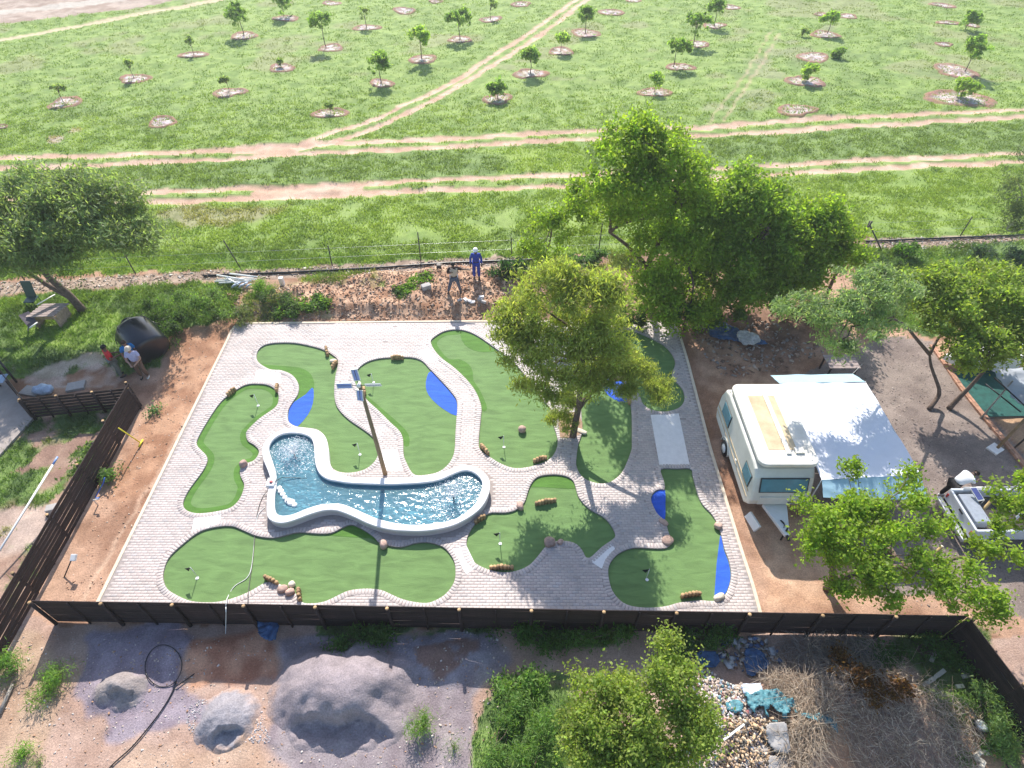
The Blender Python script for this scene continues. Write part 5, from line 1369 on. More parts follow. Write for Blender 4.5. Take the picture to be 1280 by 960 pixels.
tag(link('cloth_bundle', bm_mesh('cloth_bundle', bm, True), mat('pale_blue_cloth', (.42, .50, .60), .8, .3, 6, .3)), 'crumpled pale blue cloth bundle at the end of the short slat fence', 'bundle')
block('wooden_block', 'dark wooden block on the pale soil west of the slat fence', 68, 638, (.38, .28, .22), M_cblock, 'block', .3)
tag(link('fallen_log', tubes_mesh('fallen_log', [([GH(1, 893) + Vector((0, 0, .06)), GH(18, 856) + Vector((0, 0, .08))], [.06, .045])], 7), M_bark_grey), 'grey fallen log at the left edge below the fence corner', 'log')

# pallet table, panel and chair by the acacia
pt = root('pallet_table', 'grey slatted pallet table standing in the grass under the left acacia', 'table', G(58, 392))
c = G(60, 388, .7)
ax = (G(70, 388, .7) - G(45, 388, .7)).normalized(); 
for k in range(6):
    y_ = (k - 2.5) * .17
    link('board', box_mesh('board', (c.x + y_ * .25, c.y + y_, .72), (1.25, .14, .03), Matrix.Rotation(.05, 3, 'Z')), mat('weathered_board', (.34, .27, .25), .85, .25, 5, .4) if k == 0 else bpy.data.materials['weathered_board'], pt)
for sx in (-.52, .52):
    link('support', box_mesh('support', (c.x + sx, c.y, .35), (.08, .95, .68)), M_rock, pt)
link('rail', box_mesh('rail', (c.x, c.y - .42, .60), (1.15, .04, .18)), M_log, pt)
tag(link('white_batten', tubes_mesh('white_batten', [([G(46, 381, .78), G(69, 368, .85)], .03)], 4), M_white), 'white batten lying across the pallet table', 'batten')
sp = root('tilted_board', 'dark tilted board on a small stand left of the pallet table', 'board', G(40, 412))
a, b_, c_, d = G(23, 394, .75), G(36, 389, .8), G(46, 402, .55), G(35, 409, .5)
me = fill_mesh('board', [a, b_, c_, d], [], 0)
bm = bmesh.new(); vs = [bm.verts.new(v) for v in (a, b_, c_, d)]; vs2 = [bm.verts.new(v - Vector((0, 0, .04))) for v in (a, b_, c_, d)]
bm.faces.new(vs); bm.faces.new(vs2[::-1])
for i in range(4): bm.faces.new((vs[i], vs2[i], vs2[(i + 1) % 4], vs[(i + 1) % 4]))
bmesh.ops.recalc_face_normals(bm, faces=bm.faces)
link('panel', bm_mesh('panel', bm), mat('dark_panel', (.12, .10, .12), .5, .2, 4, .1), sp)
link('edge', tubes_mesh('edge', [([G(37, 410, .52), G(47, 403, .56)], .035)], 5), M_white, sp)
link('leg', tubes_mesh('leg', [([G(35, 415), d + Vector((0, 0, -.03))], .03), ([G(45, 410), c_ + Vector((0, 0, -.03))], .03)], 5), M_bark_grey, sp)
chr_ = root('garden_chair', 'dark green reclining garden chair behind the pallet table', 'chair', G(45, 380))
p = G(44, 382)
M_chair = mat('green_plastic', (.03, .07, .07), .35, .2, 4, .1)
link('seat', box_mesh('seat', p + Vector((0, 0, .38)), (.5, .5, .05), Matrix.Rotation(.1, 3, 'X'), .02), M_chair, chr_)
link('backrest', box_mesh('backrest', p + Vector((-.05, .28, .78)), (.5, .05, .85), Matrix.Rotation(-.25, 3, 'X'), .02), M_chair, chr_)
for sx in (-.22, .22):
    for sy in (-.22, .22): link('leg', tubes_mesh('leg', [([p + Vector((sx, sy, 0)), p + Vector((sx, sy, .38))], .02)], 6), M_chair, chr_)

# black water tank lying on its side
tk = root('water_tank', 'big black plastic water tank lying on its side in the bushes', 'water tank', G(175, 440))
bm = bmesh.new()
prof = [(-1.02, .0), (-1.0, .26), (-.93, .30), (-.90, .34), (-.80, .55), (-.66, .74), (-.48, .86), (.70, .86), (.80, .84), (.86, .60), (.88, 0)]
NS = 36; rings = []
for (t, r_) in prof:
    rings.append([bm.verts.new((t, r_ * math.cos(2 * math.pi * k / NS), r_ * math.sin(2 * math.pi * k / NS))) for k in range(NS)])
for i in range(len(rings) - 1):
    for k in range(NS):
        try: bm.faces.new((rings[i][k], rings[i][(k + 1) % NS], rings[i + 1][(k + 1) % NS], rings[i + 1][k]))
        except ValueError: pass
bmesh.ops.remove_doubles(bm, verts=bm.verts, dist=.001); bmesh.ops.recalc_face_normals(bm, faces=bm.faces)
tc_ = G(177, 424, .86); tm = Matrix.Translation((tc_.x, tc_.y, .92)) @ Matrix.Rotation(math.radians(-42), 4, 'Z') @ Matrix.Rotation(math.radians(20), 4, 'Y')
bm.transform(tm @ Matrix.Diagonal((1.0, .95, .95, 1)))
link('shell', bm_mesh('shell', bm, True), mat('tank_black', (.012, .014, .022), .28, .3, 3, .05, spec=.6), tk)
link('lid', tubes_mesh('lid', [([tm @ Vector((-1.0, 0, 0)), tm @ Vector((-1.10, 0, 0))], .26)], 20), M_black, tk)
for k in range(8):
    a = k * math.pi / 4
    link('rib', tubes_mesh('rib', [([tm @ Vector((t, r_ * .955 * math.cos(a), r_ * .955 * math.sin(a))) for t, r_ in ((-.80, .56), (-.66, .75), (-.48, .87), (-.25, .93))], .022)], 5), bpy.data.materials['tank_black'], tk)
link('outlet', tubes_mesh('outlet', [([tm @ Vector((.6, -.8, -.1)), tm @ Vector((.6, -.95, -.12))], .05)], 10), M_galv, tk)

# white pipes on the rubble at the end of the soil bank
wp = root('pipe_stack', 'heap of white plastic pipes and off-cuts beside the wire fence', 'pipes', GH(295, 355))
for k, (a, b_) in enumerate([((272, 353), (318, 350)), ((270, 356), (322, 353)), ((276, 359), (316, 356)), ((284, 352), (300, 362)), ((274, 351), (308, 357)), ((290, 350), (325, 355))]):
    link('pipe', tubes_mesh('pipe', [([GH(*a) + Vector((0, 0, .15 + .05 * k)), GH(*b_) + Vector((0, 0, .12 + .06 * k))], .045)], 7), M_white, wp)
for k in range(5):
    p = GH(291 + k * 4.5, 363 - (k % 2) * 2) + Vector((0, 0, .15)); link('elbow', tubes_mesh('elbow', [([p, p + Vector((.12, .05, .12)), p + Vector((.22, .2, .1))], .05)], 7), mat('pale_blue_plastic', (.45, .52, .62), .5) if k == 0 else bpy.data.materials['pale_blue_plastic'], wp)
block('concrete_block', 'pale upright concrete block on the soil bank left of its middle', 353.5, 356, (.22, .2, .45), M_conc, 'block')
block('concrete_block', 'small pale block on the soil bank below the weeds', 533, 361, (.45, .3, .25), M_cblock, 'block', .5)
block('steel_drum', 'small dark can standing on the soil bank left of the man with the vest', 549, 337, (.24, .24, .33), M_steel, 'can')
for k, (a, b_) in enumerate([(575, 377), (582, 376.5), (586.5, 378), (591, 379.5), (600, 376), (605, 379), (602, 373)]):
    block('paving_brick', ['grey loose brick, leftmost of those near the men', 'pale loose brick second from the left near the men', 'pale loose brick in the middle of the row near the men', 'pale loose brick right of the middle near the men', 'dark loose brick in the right cluster near the men', 'dark tilted brick in front of the right cluster', 'pale brick at the back of the right cluster'][k], a, b_, (.24, .14, .12), M_conc if k in (1, 2, 3, 6) else M_cblock, 'brick', random.uniform(-1, 1), .02, random.uniform(-.5, .5), 'loose bricks on the soil bank')

# ------------------------------------------------------------------ people
def skin_body(name, verts, edges, radii, m, parent, sub=2):
    me = bpy.data.meshes.new(name); me.from_pydata([tuple(v) for v in verts], edges, []); me.update()
    o = bpy.data.objects.new(name, me); COL.objects.link(o); o.parent = parent
    md = o.modifiers.new('skin', 'SKIN'); 
    sv = me.skin_vertices[0].data if me.skin_vertices else None
    if sv is None:
        bm = bmesh.new(); bm.from_mesh(me); bm.verts.layers.skin.verify(); bm.to_mesh(me); bm.free(); sv = me.skin_vertices[0].data
    for i, r in enumerate(radii):
        sv[i].radius = (r, r) if not hasattr(r, '__len__') else r
        sv[i].use_root = (i == 0)
    s = o.modifiers.new('sub', 'SUBSURF'); s.levels = sub; s.render_levels = sub
    md.use_smooth_shade = True
    me.materials.append(m)
    return o
def person(label, px, py, face, J=None, skin=(.10, .055, .035), top=(.5, .5, .5), legs=(.1, .1, .12), shoe=(.03, .03, .03), hair=(.01, .01, .01), hat=None, sleeve='short', vest=None, z=None, shorts=False, scale=1.0):
    """built facing -Y in its own frame, then turned by face (radians)"""
    j = dict(pelvis=(0, 0, .95), spine=(0, 0, 1.15), chest=(0, 0, 1.35), neck=(0, 0, 1.50), head=(0, -.02, 1.62), crown=(0, -.01, 1.72),
             shL=(.19, 0, 1.43), elL=(.27, .03, 1.15), waL=(.28, -.06, .90), shR=(-.19, 0, 1.43), elR=(-.27, .03, 1.15), waR=(-.28, -.06, .90),
             hiL=(.10, 0, .90), knL=(.12, -.03, .50), anL=(.13, .03, .09), hiR=(-.10, 0, .90), knR=(-.12, -.03, .50), anR=(-.13, .03, .09))
    if J: j.update(J)
    j = {k: Vector(v) for k, v in j.items()}
    p = GH(px, py)
    rt = root('person', label, 'person', (p.x, p.y, p.z if z is None else z), rotz=face)
    rt.scale = (scale,) * 3
    sk_ = mat('skin', skin, .6, .08, 10, 0); 
    ks = ['pelvis', 'spine', 'chest', 'neck', 'head', 'crown', 'shL', 'elL', 'waL', 'shR', 'elR', 'waR', 'hiL', 'knL', 'anL', 'hiR', 'knR', 'anR']
    R_ = [(.14, .11), (.13, .10), (.15, .11), .055, .085, .06, .065, .045, .03, .065, .045, .03, .09, .06, .04, .09, .06, .04]
    V = [j[k] for k in ks]; Ed = [(0, 1), (1, 2), (2, 3), (3, 4), (4, 5), (2, 6), (6, 7), (7, 8), (2, 9), (9, 10), (10, 11), (0, 12), (12, 13), (13, 14), (0, 15), (15, 16), (16, 17)]
    for s, w_, el_, an_ in (('L', 8, 'elL', 'anL'), ('R', 11, 'elR', 'anR')):        # hands with fingers, feet
        d = (j['wa' + s] - j[el_]).normalized(); side = d.cross(Vector((0, 0, 1)))
        side = side.normalized() if side.length > .1 else Vector((0, 1, 0))
        V.append(j['wa' + s] + d * .07); R_.append((.035, .02)); pi = len(V) - 1; Ed.append((w_, pi))
        for f in range(4):
            V.append(j['wa' + s] + d * (.16 - .012 * abs(f - 1.3)) + side * (f - 1.5) * .022); R_.append(.009); Ed.append((pi, len(V) - 1))
        V.append(j['wa' + s] + d * .09 + side * .055); R_.append(.011); Ed.append((pi, len(V) - 1))
    for s, a_ in (('L', 14), ('R', 17)):
        V.append(j['an' + s] + Vector((0, -.17, -.04))); R_.append((.04, .03)); Ed.append((a_, len(V) - 1))
    skin_body('body', V, Ed, R_, sk_, rt, 1)
    tm_ = mat('shirt_cloth', top, .85, .12, 12, .2)
    lm_ = mat('trouser_cloth', legs, .85, .15, 12, .2)
    def lerp(a, b, t): return j[a].lerp(j[b], t)
    arm = []
    V = [j['pelvis'] + Vector((0, 0, .02)), j['spine'], j['chest'], lerp('chest', 'neck', .75), j['shL'], j['shR']]; R_ = [(.19, .14), (.18, .14), (.20, .15), .08, .085, .085]; Ed = [(0, 1), (1, 2), (2, 3), (2, 4), (2, 5)]
    for s, i in (('L', 4), ('R', 5)):
        if sleeve == 'long':
            V += [j['el' + s], lerp('el' + s, 'wa' + s, .9)]; R_ += [.062, .048]; n = len(V); Ed += [(i, n - 2), (n - 2, n - 1)]
        else:
            V += [lerp('sh' + s, 'el' + s, .7)]; R_ += [.072]; Ed += [(i, len(V) - 1)]
    skin_body('shirt', V, Ed, R_, tm_, rt)
    if vest:
        V = [j['pelvis'] + Vector((0, .02, .1)), j['spine'] + Vector((0, .03, 0)), j['chest'] + Vector((0, .035, 0)), j['shL'], j['shR'], lerp('shL', 'elL', .9), lerp('shR', 'elR', .9)]
        skin_body('vest', V, [(0, 1), (1, 2), (2, 3), (2, 4), (3, 5), (4, 6)], [(.19, .12), (.19, .12), (.21, .13), .095, .095, .075, .075], mat('vest_cloth', vest, .85, .2, 10, .2), rt)
    t_ = .55 if shorts else .96
    V = [j['pelvis'], j['hiL'], j['knL'], lerp('knL', 'anL', t_ if not shorts else .1), j['hiR'], j['knR'], lerp('knR', 'anR', t_ if not shorts else .1)]
    skin_body('trousers', V, [(0, 1), (1, 2), (2, 3), (0, 4), (4, 5), (5, 6)], [(.17, .14), .115, .085, .075, .115, .085, .075], lm_, rt)
    for s in 'LR':
        a = j['an' + s]; bm = bmesh.new(); bmesh.ops.create_uvsphere(bm, u_segments=12, v_segments=8, radius=1, matrix=Matrix.Translation(a + Vector((0, -.07, -.045))) @ Matrix.Diagonal((.055, .14, .05, 1)))
        o = link('shoe', bm_mesh('shoe', bm, True), mat('shoe', shoe, .6) if s == 'L' else bpy.data.materials['shoe'], None); o.parent = rt
    hd = j['head']; up = (j['crown'] - j['neck']).normalized()
    bm = bmesh.new(); bmesh.ops.create_uvsphere(bm, u_segments=16, v_segments=10, radius=1, matrix=Matrix.Translation(hd + up * .035 + Vector((0, .012, 0))) @ Matrix.Diagonal((.098, .115, .12, 1)))
    bmesh.ops.delete(bm, geom=[v for v in bm.verts if (v.co - hd).dot(up) < .02 and v.co.y - hd.y < .05], context='VERTS')
    o = link('hair', bm_mesh('hair', bm, True), mat('hair', hair, .8, .2, 20, .3)); o.parent = rt
    bm = bmesh.new()
    for (x_, y_, z_, r_) in ((0, -.10, 0, .018), (.033, -.083, .022, .010), (-.033, -.083, .022, .010), (.085, .0, 0, .02), (-.085, .0, 0, .02)):
        bmesh.ops.create_icosphere(bm, subdivisions=1, radius=r_, matrix=Matrix.Translation(hd + Vector((x_, y_, z_ + .01))))
    o = link('face', bm_mesh('face', bm, True), sk_); o.parent = rt
    if hat:
        bm = bmesh.new(); bmesh.ops.create_uvsphere(bm, u_segments=18, v_segments=12, radius=1, matrix=Matrix.Translation(hd + up * .07) @ Matrix.Diagonal((.125, .145, .115, 1)))
        bmesh.ops.delete(bm, geom=[v for v in bm.verts if (v.co - hd).dot(up) < .055], context='VERTS')
        bmesh.ops.create_cone(bm, cap_ends=True, segments=18, radius1=.15, radius2=.135, depth=.015, matrix=Matrix.Translation(hd + up * .065 + Vector((0, -.03, 0))) @ Matrix.Diagonal((.9, 1.15, 1, 1)))
        o = link('hat', bm_mesh('hat', bm, True), mat('hat', hat, .45)); o.parent = rt
    return rt
person('person in blue overalls and a white hard hat standing by the wire fence', 596, 348, 0, dict(), top=(.03, .055, .34), legs=(.03, .055, .34), hat=(.85, .85, .85), sleeve='long')
person('person in an open dark vest and grey jeans standing with legs apart, pointing', 569, 366, .15,
       dict(hiL=(.11, 0, .88), knL=(.20, -.03, .48), anL=(.27, 0, .09), hiR=(-.11, 0, .88), knR=(-.22, -.02, .48), anR=(-.34, .02, .09), elL=(.42, -.05, 1.36), waL=(.70, -.12, 1.36), elR=(-.30, .0, 1.18), waR=(-.12, -.22, 1.35)),
       top=(.50, .42, .34), legs=(.10, .11, .15), vest=(.035, .018, .018), sleeve='short')
person('person in a red shirt and grey trousers standing left of the black tank', 152, 470, 2.4, dict(waL=(.12, -.3, 1.1), waR=(-.15, -.28, 1.1)), skin=(.18, .10, .07), top=(.58, .03, .035), legs=(.17, .18, .15))
person('person in a blue T-shirt standing in front of the black tank', 176, 464, .8, dict(waL=(.1, -.3, 1.05), elL=(.27, -.08, 1.15)), skin=(.30, .15, .10), top=(.02, .17, .42), legs=(.05, .055, .05), hair=(.06, .03, .02))
person('person in a chequered shirt, pale cap and brown trousers, nearest the soil strip', 182, 472, .2, dict(knL=(.16, -.12, .5), waL=(.14, -.3, 1.08), waR=(-.1, -.32, 1.05), elL=(.28, -.08, 1.15), elR=(-.27, -.08, 1.15)), skin=(.40, .24, .17), top=(.42, .42, .60), legs=(.16, .10, .07), hat=(.62, .50, .38), shoe=(.6, .58, .5))

# ------------------------------------------------------------------ caravan
CX, CYF, CYB, CW = 9.04, 11.55, 15.85, 2.0
cv = root('caravan', 'white touring caravan with a raised pop top roof beside the course', 'caravan', (CX, 13.6, 0))
M_cv = mat('caravan_shell', (.68, .67, .61), .35, .12, 1.2, .03)
M_roofp = mat('roof_panel', (.78, .76, .71), .45, .05, 1.3, .03, dark=(.66, .60, .49))
def loft_profile(prof, x0, x1, bev, name):
    bm = bmesh.new()
    a = [bm.verts.new((x0, y, z)) for y, z in prof]; b = [bm.verts.new((x1, y, z)) for y, z in prof]
    bm.faces.new(a); bm.faces.new(b[::-1])
    n = len(prof)
    for i in range(n): bm.faces.new((a[i], b[i], b[(i + 1) % n], a[(i + 1) % n]))
    bmesh.ops.recalc_face_normals(bm, faces=bm.faces)
    es = [e for e in bm.edges if abs(e.verts[0].co.x - e.verts[1].co.x) < 1e-5]
    bmesh.ops.bevel(bm, geom=es, offset=bev, segments=4, affect='EDGES', profile=.5)
    return bm_mesh(name, bm)
prof = [(CYF + .25, .38), (CYF + .02, .62), (CYF - .06, .95), (CYF + .0, 1.35), (CYF + .22, 1.85), (CYF + .42, 2.08), (CYF + .7, 2.14), (CYB - .5, 2.14), (CYB - .15, 2.0), (CYB + .05, 1.5), (CYB + .08, .8), (CYB - .1, .42), (CYB - .4, .38)]
link('body', loft_profile(prof, CX - CW / 2, CX + CW / 2, .09, 'body'), M_cv, cv)
# pop-top roof
rp = bmesh.new()
add_box(rp, (CX + .05, 13.75, 2.20), (1.75, 3.35, .12)); sk1 = bm_mesh('roof_bellows', rp); link('roof_bellows', sk1, M_black, cv)
rp = bmesh.new(); r = bmesh.ops.create_cube(rp, size=1, matrix=Matrix.Translation((CX + .05, 13.75, 2.33)) @ Matrix.Diagonal((1.98, 3.75, .13, 1)))
bmesh.ops.bevel(rp, geom=[e for e in rp.edges if abs(e.verts[0].co.z - e.verts[1].co.z) > .05], offset=.28, segments=8, affect='EDGES', profile=.5)
bmesh.ops.bevel(rp, geom=[e for e in rp.edges if e.verts[0].co.z > 2.38 and e.verts[1].co.z > 2.38], offset=.045, segments=3, affect='EDGES', profile=.5)
roof = link('roof', bm_mesh('roof', rp), M_roofp, cv)
M_tan = mat('roof_stain', (.60, .47, .30), .6, .2, 1.6, .05, dark=(.42, .33, .20))
link('roof_inlay', box_mesh('roof_inlay', (CX - .02, 13.75, 2.398), (.95, 2.5, .012), bevel=.005), M_tan, roof)
link('roof_spine', box_mesh('roof_spine', (CX + .12, 13.75, 2.43), (.16, 2.9, .05), bevel=.02), M_roofp, roof)
link('roof_vent', box_mesh('roof_vent', (CX + .5, 12.45, 2.43), (.3, .25, .06), bevel=.015), M_roofp, roof)
M_gl = mat('tinted_window', (.10, .26, .32), .12, .2, 2, 0, spec=.8)
M_trim = mat('window_rubber', (.04, .05, .05), .5)
def side_window(y, z, L_, h_, x):
    f = link('window', box_mesh('window', (x, y, z), (.03, L_ + .07, h_ + .07), bevel=.01), M_trim, cv)
    link('pane', box_mesh('pane', (x - .018 if x < CX else x + .018, y, z), (.02, L_, h_), bevel=.006), M_gl, f)
side_window(12.25, 1.42, .62, .52, CX - CW / 2 - .012); side_window(14.95, 1.45, .8, .55, CX - CW / 2 - .012); side_window(14.9, 1.45, .8, .55, CX + CW / 2 + .012)
tilt = math.atan2(.22, .50)
fw = link('window', box_mesh('window', (CX, CYF + .085, 1.60), (1.62, .03, .56), Matrix.Rotation(-tilt, 3, 'X'), .012), M_trim, cv)
link('pane', box_mesh('pane', (CX, CYF + .069, 1.606), (1.54, .02, .48), Matrix.Rotation(-tilt, 3, 'X'), .008), M_gl, fw)
link('front_locker', box_mesh('front_locker', (CX + .05, CYF - .05, .92), (1.5, .04, .42), Matrix.Rotation(.03, 3, 'X'), .015), M_cv, cv)
link('stripe', box_mesh('stripe', (CX - CW / 2 - .008, 13.8, 1.05), (.015, 4.0, .05)), mat('beige_stripe', (.55, .42, .25), .5), cv)
link('stripe', box_mesh('stripe', (CX - CW / 2 - .008, 13.8, .80), (.015, 4.1, .03)), bpy.data.materials['beige_stripe'], cv)
for sx in (-1, 1):
    x = CX + sx * (CW / 2 - .06)
    wh = link('wheel', tubes_mesh('wheel', [([Vector((x - .09, 14.25, .31)), Vector((x + .09, 14.25, .31))], .31)], 24), M_black, cv)
    link('rim', tubes_mesh('rim', [([Vector((x + sx * .085, 14.25, .31)), Vector((x + sx * .105, 14.25, .31))], .18)], 18), M_white, wh)
    link('wheel_arch', tubes_mesh('wheel_arch', [([Vector((x + sx * .07, 14.25 + .42 * math.cos(t), .34 + .42 * math.sin(t))) for t in np.linspace(0, math.pi, 9)], .03)], 6), M_cv, cv)
bm = bmesh.new()
tri = [(CX - .42, CYF + .05), (CX + .42, CYF + .05), (CX + .13, CYF - 1.15), (CX - .02, CYF - 1.15)]
lo = [bm.verts.new((x, y, .42)) for x, y in tri]; hi = [bm.verts.new((x, y, .56)) for x, y in tri]
bm.faces.new(lo[::-1]); bm.faces.new(hi)
for i in range(4): bm.faces.new((lo[i], lo[(i + 1) % 4], hi[(i + 1) % 4], hi[i]))
bmesh.ops.recalc_face_normals(bm, faces=bm.faces); bmesh.ops.bevel(bm, geom=list(bm.edges), offset=.02, segments=2, affect='EDGES', profile=.5)
link('drawbar_cover', bm_mesh('drawbar_cover', bm), M_white, cv)
link('coupling', tubes_mesh('coupling', [([Vector((CX + .05, CYF - 1.1, .5)), Vector((CX + .05, CYF - 1.32, .5))], .05), ([Vector((CX + .05, CYF - 1.0, .0)), Vector((CX + .05, CYF - 1.0, .75))], .03)], 8), M_black, cv)
link('gas_hose', tubes_mesh('gas_hose', [(smooth([Vector((CX + .0, CYF - .9, .58)), Vector((CX + .05, CYF - .75, .62)), Vector((CX - .02, CYF - .6, .58)), Vector((CX + .1, CYF - .85, .58))], 4, False), .015)], 5), M_black, cv)
link('grab_handle', tubes_mesh('grab_handle', [(smooth([Vector((CX + .3, CYF - .08, .86)), Vector((CX + .5, CYF - .16, .92)), Vector((CX + .72, CYF - .08, .92))], 4, False), .015)], 6), M_black, cv)
link('marker_lamp', box_mesh('marker_lamp', (CX - CW / 2 - .02, 13.2, .95), (.04, .10, .06), bevel=.01), M_white, cv)
tag(link('folded_board', box_mesh('folded_board', G(941, 652, .2), (.10, .62, .30), Matrix.Rotation(.25, 3, 'Z') @ Matrix.Rotation(.5, 3, 'Y'), .01), M_white), 'thin white board leaning on the ground at the front left corner of the caravan', 'board')
# awning
aw = root('awning', 'large white awning with pale blue ends stretched from the caravan', 'awning', G(1070, 560))
def cloth(name, corners, m, nx=26, ny=26, sag=.08, wr=.02, seed=1, parent=None, thick=.008):
    a, b_, c, d = [Vector(q) for q in corners]; V = []
    for i in range(nx + 1):
        for k in range(ny + 1):
            u_, v_ = i / nx, k / ny; q = (a * (1 - u_) + b_ * u_) * (1 - v_) + (d * (1 - u_) + c * u_) * v_
            q.z += -sag * 16 * u_ * (1 - u_) * v_ * (1 - v_) * .5 + wr * (float(vnoise(np.array([u_ * 6 + seed]), np.array([v_ * 9 + seed]), seed)[0]) - .5) * 2
            V.append(q)
    V2 = [q - Vector((0, 0, thick)) for q in V]; n = len(V); Fc = []
    for i in range(nx):
        for k in range(ny):
            j = i * (ny + 1) + k; Fc.append((j, j + ny + 1, j + ny + 2, j + 1)); Fc.append((n + j, n + j + 1, n + j + ny + 2, n + j + ny + 1))
    me = mesh_np(name, [tuple(q) for q in V + V2], Fc, None, True)
    return link(name, me, m, parent)
M_aw = mat('awning_white', (.70, .71, .76), .6, .05, 1.5, .25, 4, bdist=.06)
M_awb = mat('awning_blue', (.34, .52, .62), .6, .08, 1.5, .25, 4, bdist=.06)
A_, B_, C_, D_ = G(972, 479, 2.15), G(1082, 477, 2.2), G(1151, 593, 2.15), G(1024, 600, 2.1)
A_.x = CX + 1.02; D_.x = CX + 1.02
cloth('roof_cloth', (A_, B_, C_, D_), M_aw, sag=.2, wr=.035, parent=aw)
cloth('back_flap', (G(963, 469, 1.95), G(1066, 467, 1.95), B_ + Vector((0, 0, -.004)), A_ + Vector((0, 0, -.004))), M_awb, 20, 4, .02, .02, 2, aw)
cloth('front_flap', (D_ + Vector((0, 0, -.004)), C_ + Vector((0, 0, -.004)), G(1160, 625, 1.75), G(1029, 622, 1.85)), M_awb, 20, 6, .03, .025, 3, aw)
M_aluf = M_galv
for q in (B_, C_, B_.lerp(C_, .5), D_):
    link('pole', tubes_mesh('pole', [([Vector((q.x, q.y, 0)), q], .022)], 6), M_aluf, aw)
link('ridge_bar', tubes_mesh('ridge_bar', [([B_ - Vector((0, 0, .03)), C_ - Vector((0, 0, .03))], .022)], 6), M_aluf, aw)
for q, q2 in ((G(1160, 625, 1.75), G(1143, 655)), (G(1066, 467, 1.95), G(1078, 455))): link('guy_rope', tubes_mesh('guy_rope', [([q, q2], .008)], 4), M_white, aw)
# things half seen behind the awning
tb_ = root('camp_table', 'grey wooden table partly hidden by the acacia behind the awning', 'table', G(1050, 462))
p = G(1052, 452, .75)
for k in range(5): link('board', box_mesh('board', (p.x, p.y + (k - 2) * .17, .75), (1.3, .15, .03)), bpy.data.materials['weathered_board'], tb_)
for sx in (-.55, .55):
    for sy in (-.35, .35): link('leg', box_mesh('leg', (p.x + sx, p.y + sy, .36), (.06, .06, .72)), M_wood, tb_)

# ------------------------------------------------------------------ right hand camp
# brick kerb of the gravel yard
kb = root('brick_kerb', 'low kerb of reddish bricks along the right side of the gravel yard', 'kerb', G(1215, 510))
kb['kind'] = 'structure'
kp = smooth([G(*q) for q in ((1164, 432), (1178, 452), (1200, 484), (1222, 512), (1250, 546), (1282, 585))], 3, False)
ks_ = []; 
d_ = [0]
for i in range(len(kp) - 1): d_.append(d_[-1] + (kp[i + 1] - kp[i]).length)
km = box_mesh('brick', (0, 0, 0), (.215, .10, .10), bevel=.006); km.materials.append(mat('red_brick', (.44, .24, .16), .9, .2, 9, .4, objvar=.2))
for row in (0, 1):
    s = .12
    while s < d_[-1]:
        i = max(k for k in range(len(d_)) if d_[k] <= s); i = min(i, len(kp) - 2)
        t = (s - d_[i]) / (d_[i + 1] - d_[i]); q = kp[i].lerp(kp[i + 1], t); dr = (kp[i + 1] - kp[i]).normalized()
        o = bpy.data.objects.new('brick', km); COL.objects.link(o); o.parent = kb; o.matrix_parent_inverse = Matrix.Translation(-kb.location)
        o.location = q + Vector((dr.y, -dr.x, 0)) * (-.05 + .11 * row) + Vector((0, 0, .04 + random.uniform(-.008, .008))); o.rotation_euler = (0, 0, math.atan2(dr.y, dr.x) + random.uniform(-.03, .03)); s += .225
def gum_pole(label, base, top, r, m=M_pole):
    d = Vector(top) - Vector(base)
    o = root('wooden_pole', label, 'pole', base, 'wooden poles of the camp')
    link('shaft', tubes_mesh('shaft', [([Vector(base) - d * .05, Vector(top)], [r, r * .85])], 9), m, o)
    link('cut_end', tubes_mesh('cut_end', [([Vector(top), Vector(top) + d.normalized() * .01], r * .84)], 9), M_palerock, o)
gum_pole('yellow wooden pole standing in front of the pickup tailgate', G(1206, 662), G(1234, 631, 1.0) + Vector((0, 0, .35)), .055)
gum_pole('yellow wooden pole showing through the leaves left of the pickup', G(1146, 712), G(1178, 683, 1.15), .055)
gum_pole('wooden pole rising from a concrete foot beside the brick kerb', G(1245, 562), G(1290, 515, 1.6), .06, mat('brown_pole', (.25, .16, .08), .8, .3, 6, .4))
gum_pole('thin grey pole of the tarpaulin shelter, left of the concrete foot', G(1226, 523), G(1266, 476, 1.45), .035, M_bark_grey)
gum_pole('dark pole under the tarpaulin at the right edge', G(1268, 560), G(1300, 532, 1.2), .035, M_steel)
block('footing_slab', 'pale concrete footing under the pole beside the brick kerb', 1243, 562, (.5, .4, .08), M_conc, 'slab', .5)
tag(link('green_netting', fill_mesh('green_netting', P([(1190, 466), (1215, 458), (1300, 470), (1320, 520), (1235, 522), (1218, 506)]), [], .06, .04), mat('green_net', (.015, .09, .075), .8, .3, 5, .4)), 'dark green netting spread on the ground beside the brick kerb', 'netting')
ts = root('tarpaulin_shelter', 'grey white tarpaulin shelter over dark bars at the right edge', 'tarpaulin', G(1290, 500))
cloth('tarpaulin', (G(1240, 462, 1.35), G(1330, 455, 1.6), G(1340, 530, 1.5), G(1272, 505, 1.1)), mat('grey_tarp', (.36, .38, .42), .6, .15, 3, .4, 8), 20, 20, .15, .07, 7, ts)
link('bar', tubes_mesh('bar', [([G(1243, 472, 1.40), G(1284, 510, 1.2)], .03)], 6), M_black, ts)
link('bar', tubes_mesh('bar', [([G(1232, 480, .7), G(1276, 515, .7)], .03)], 6), M_black, ts)
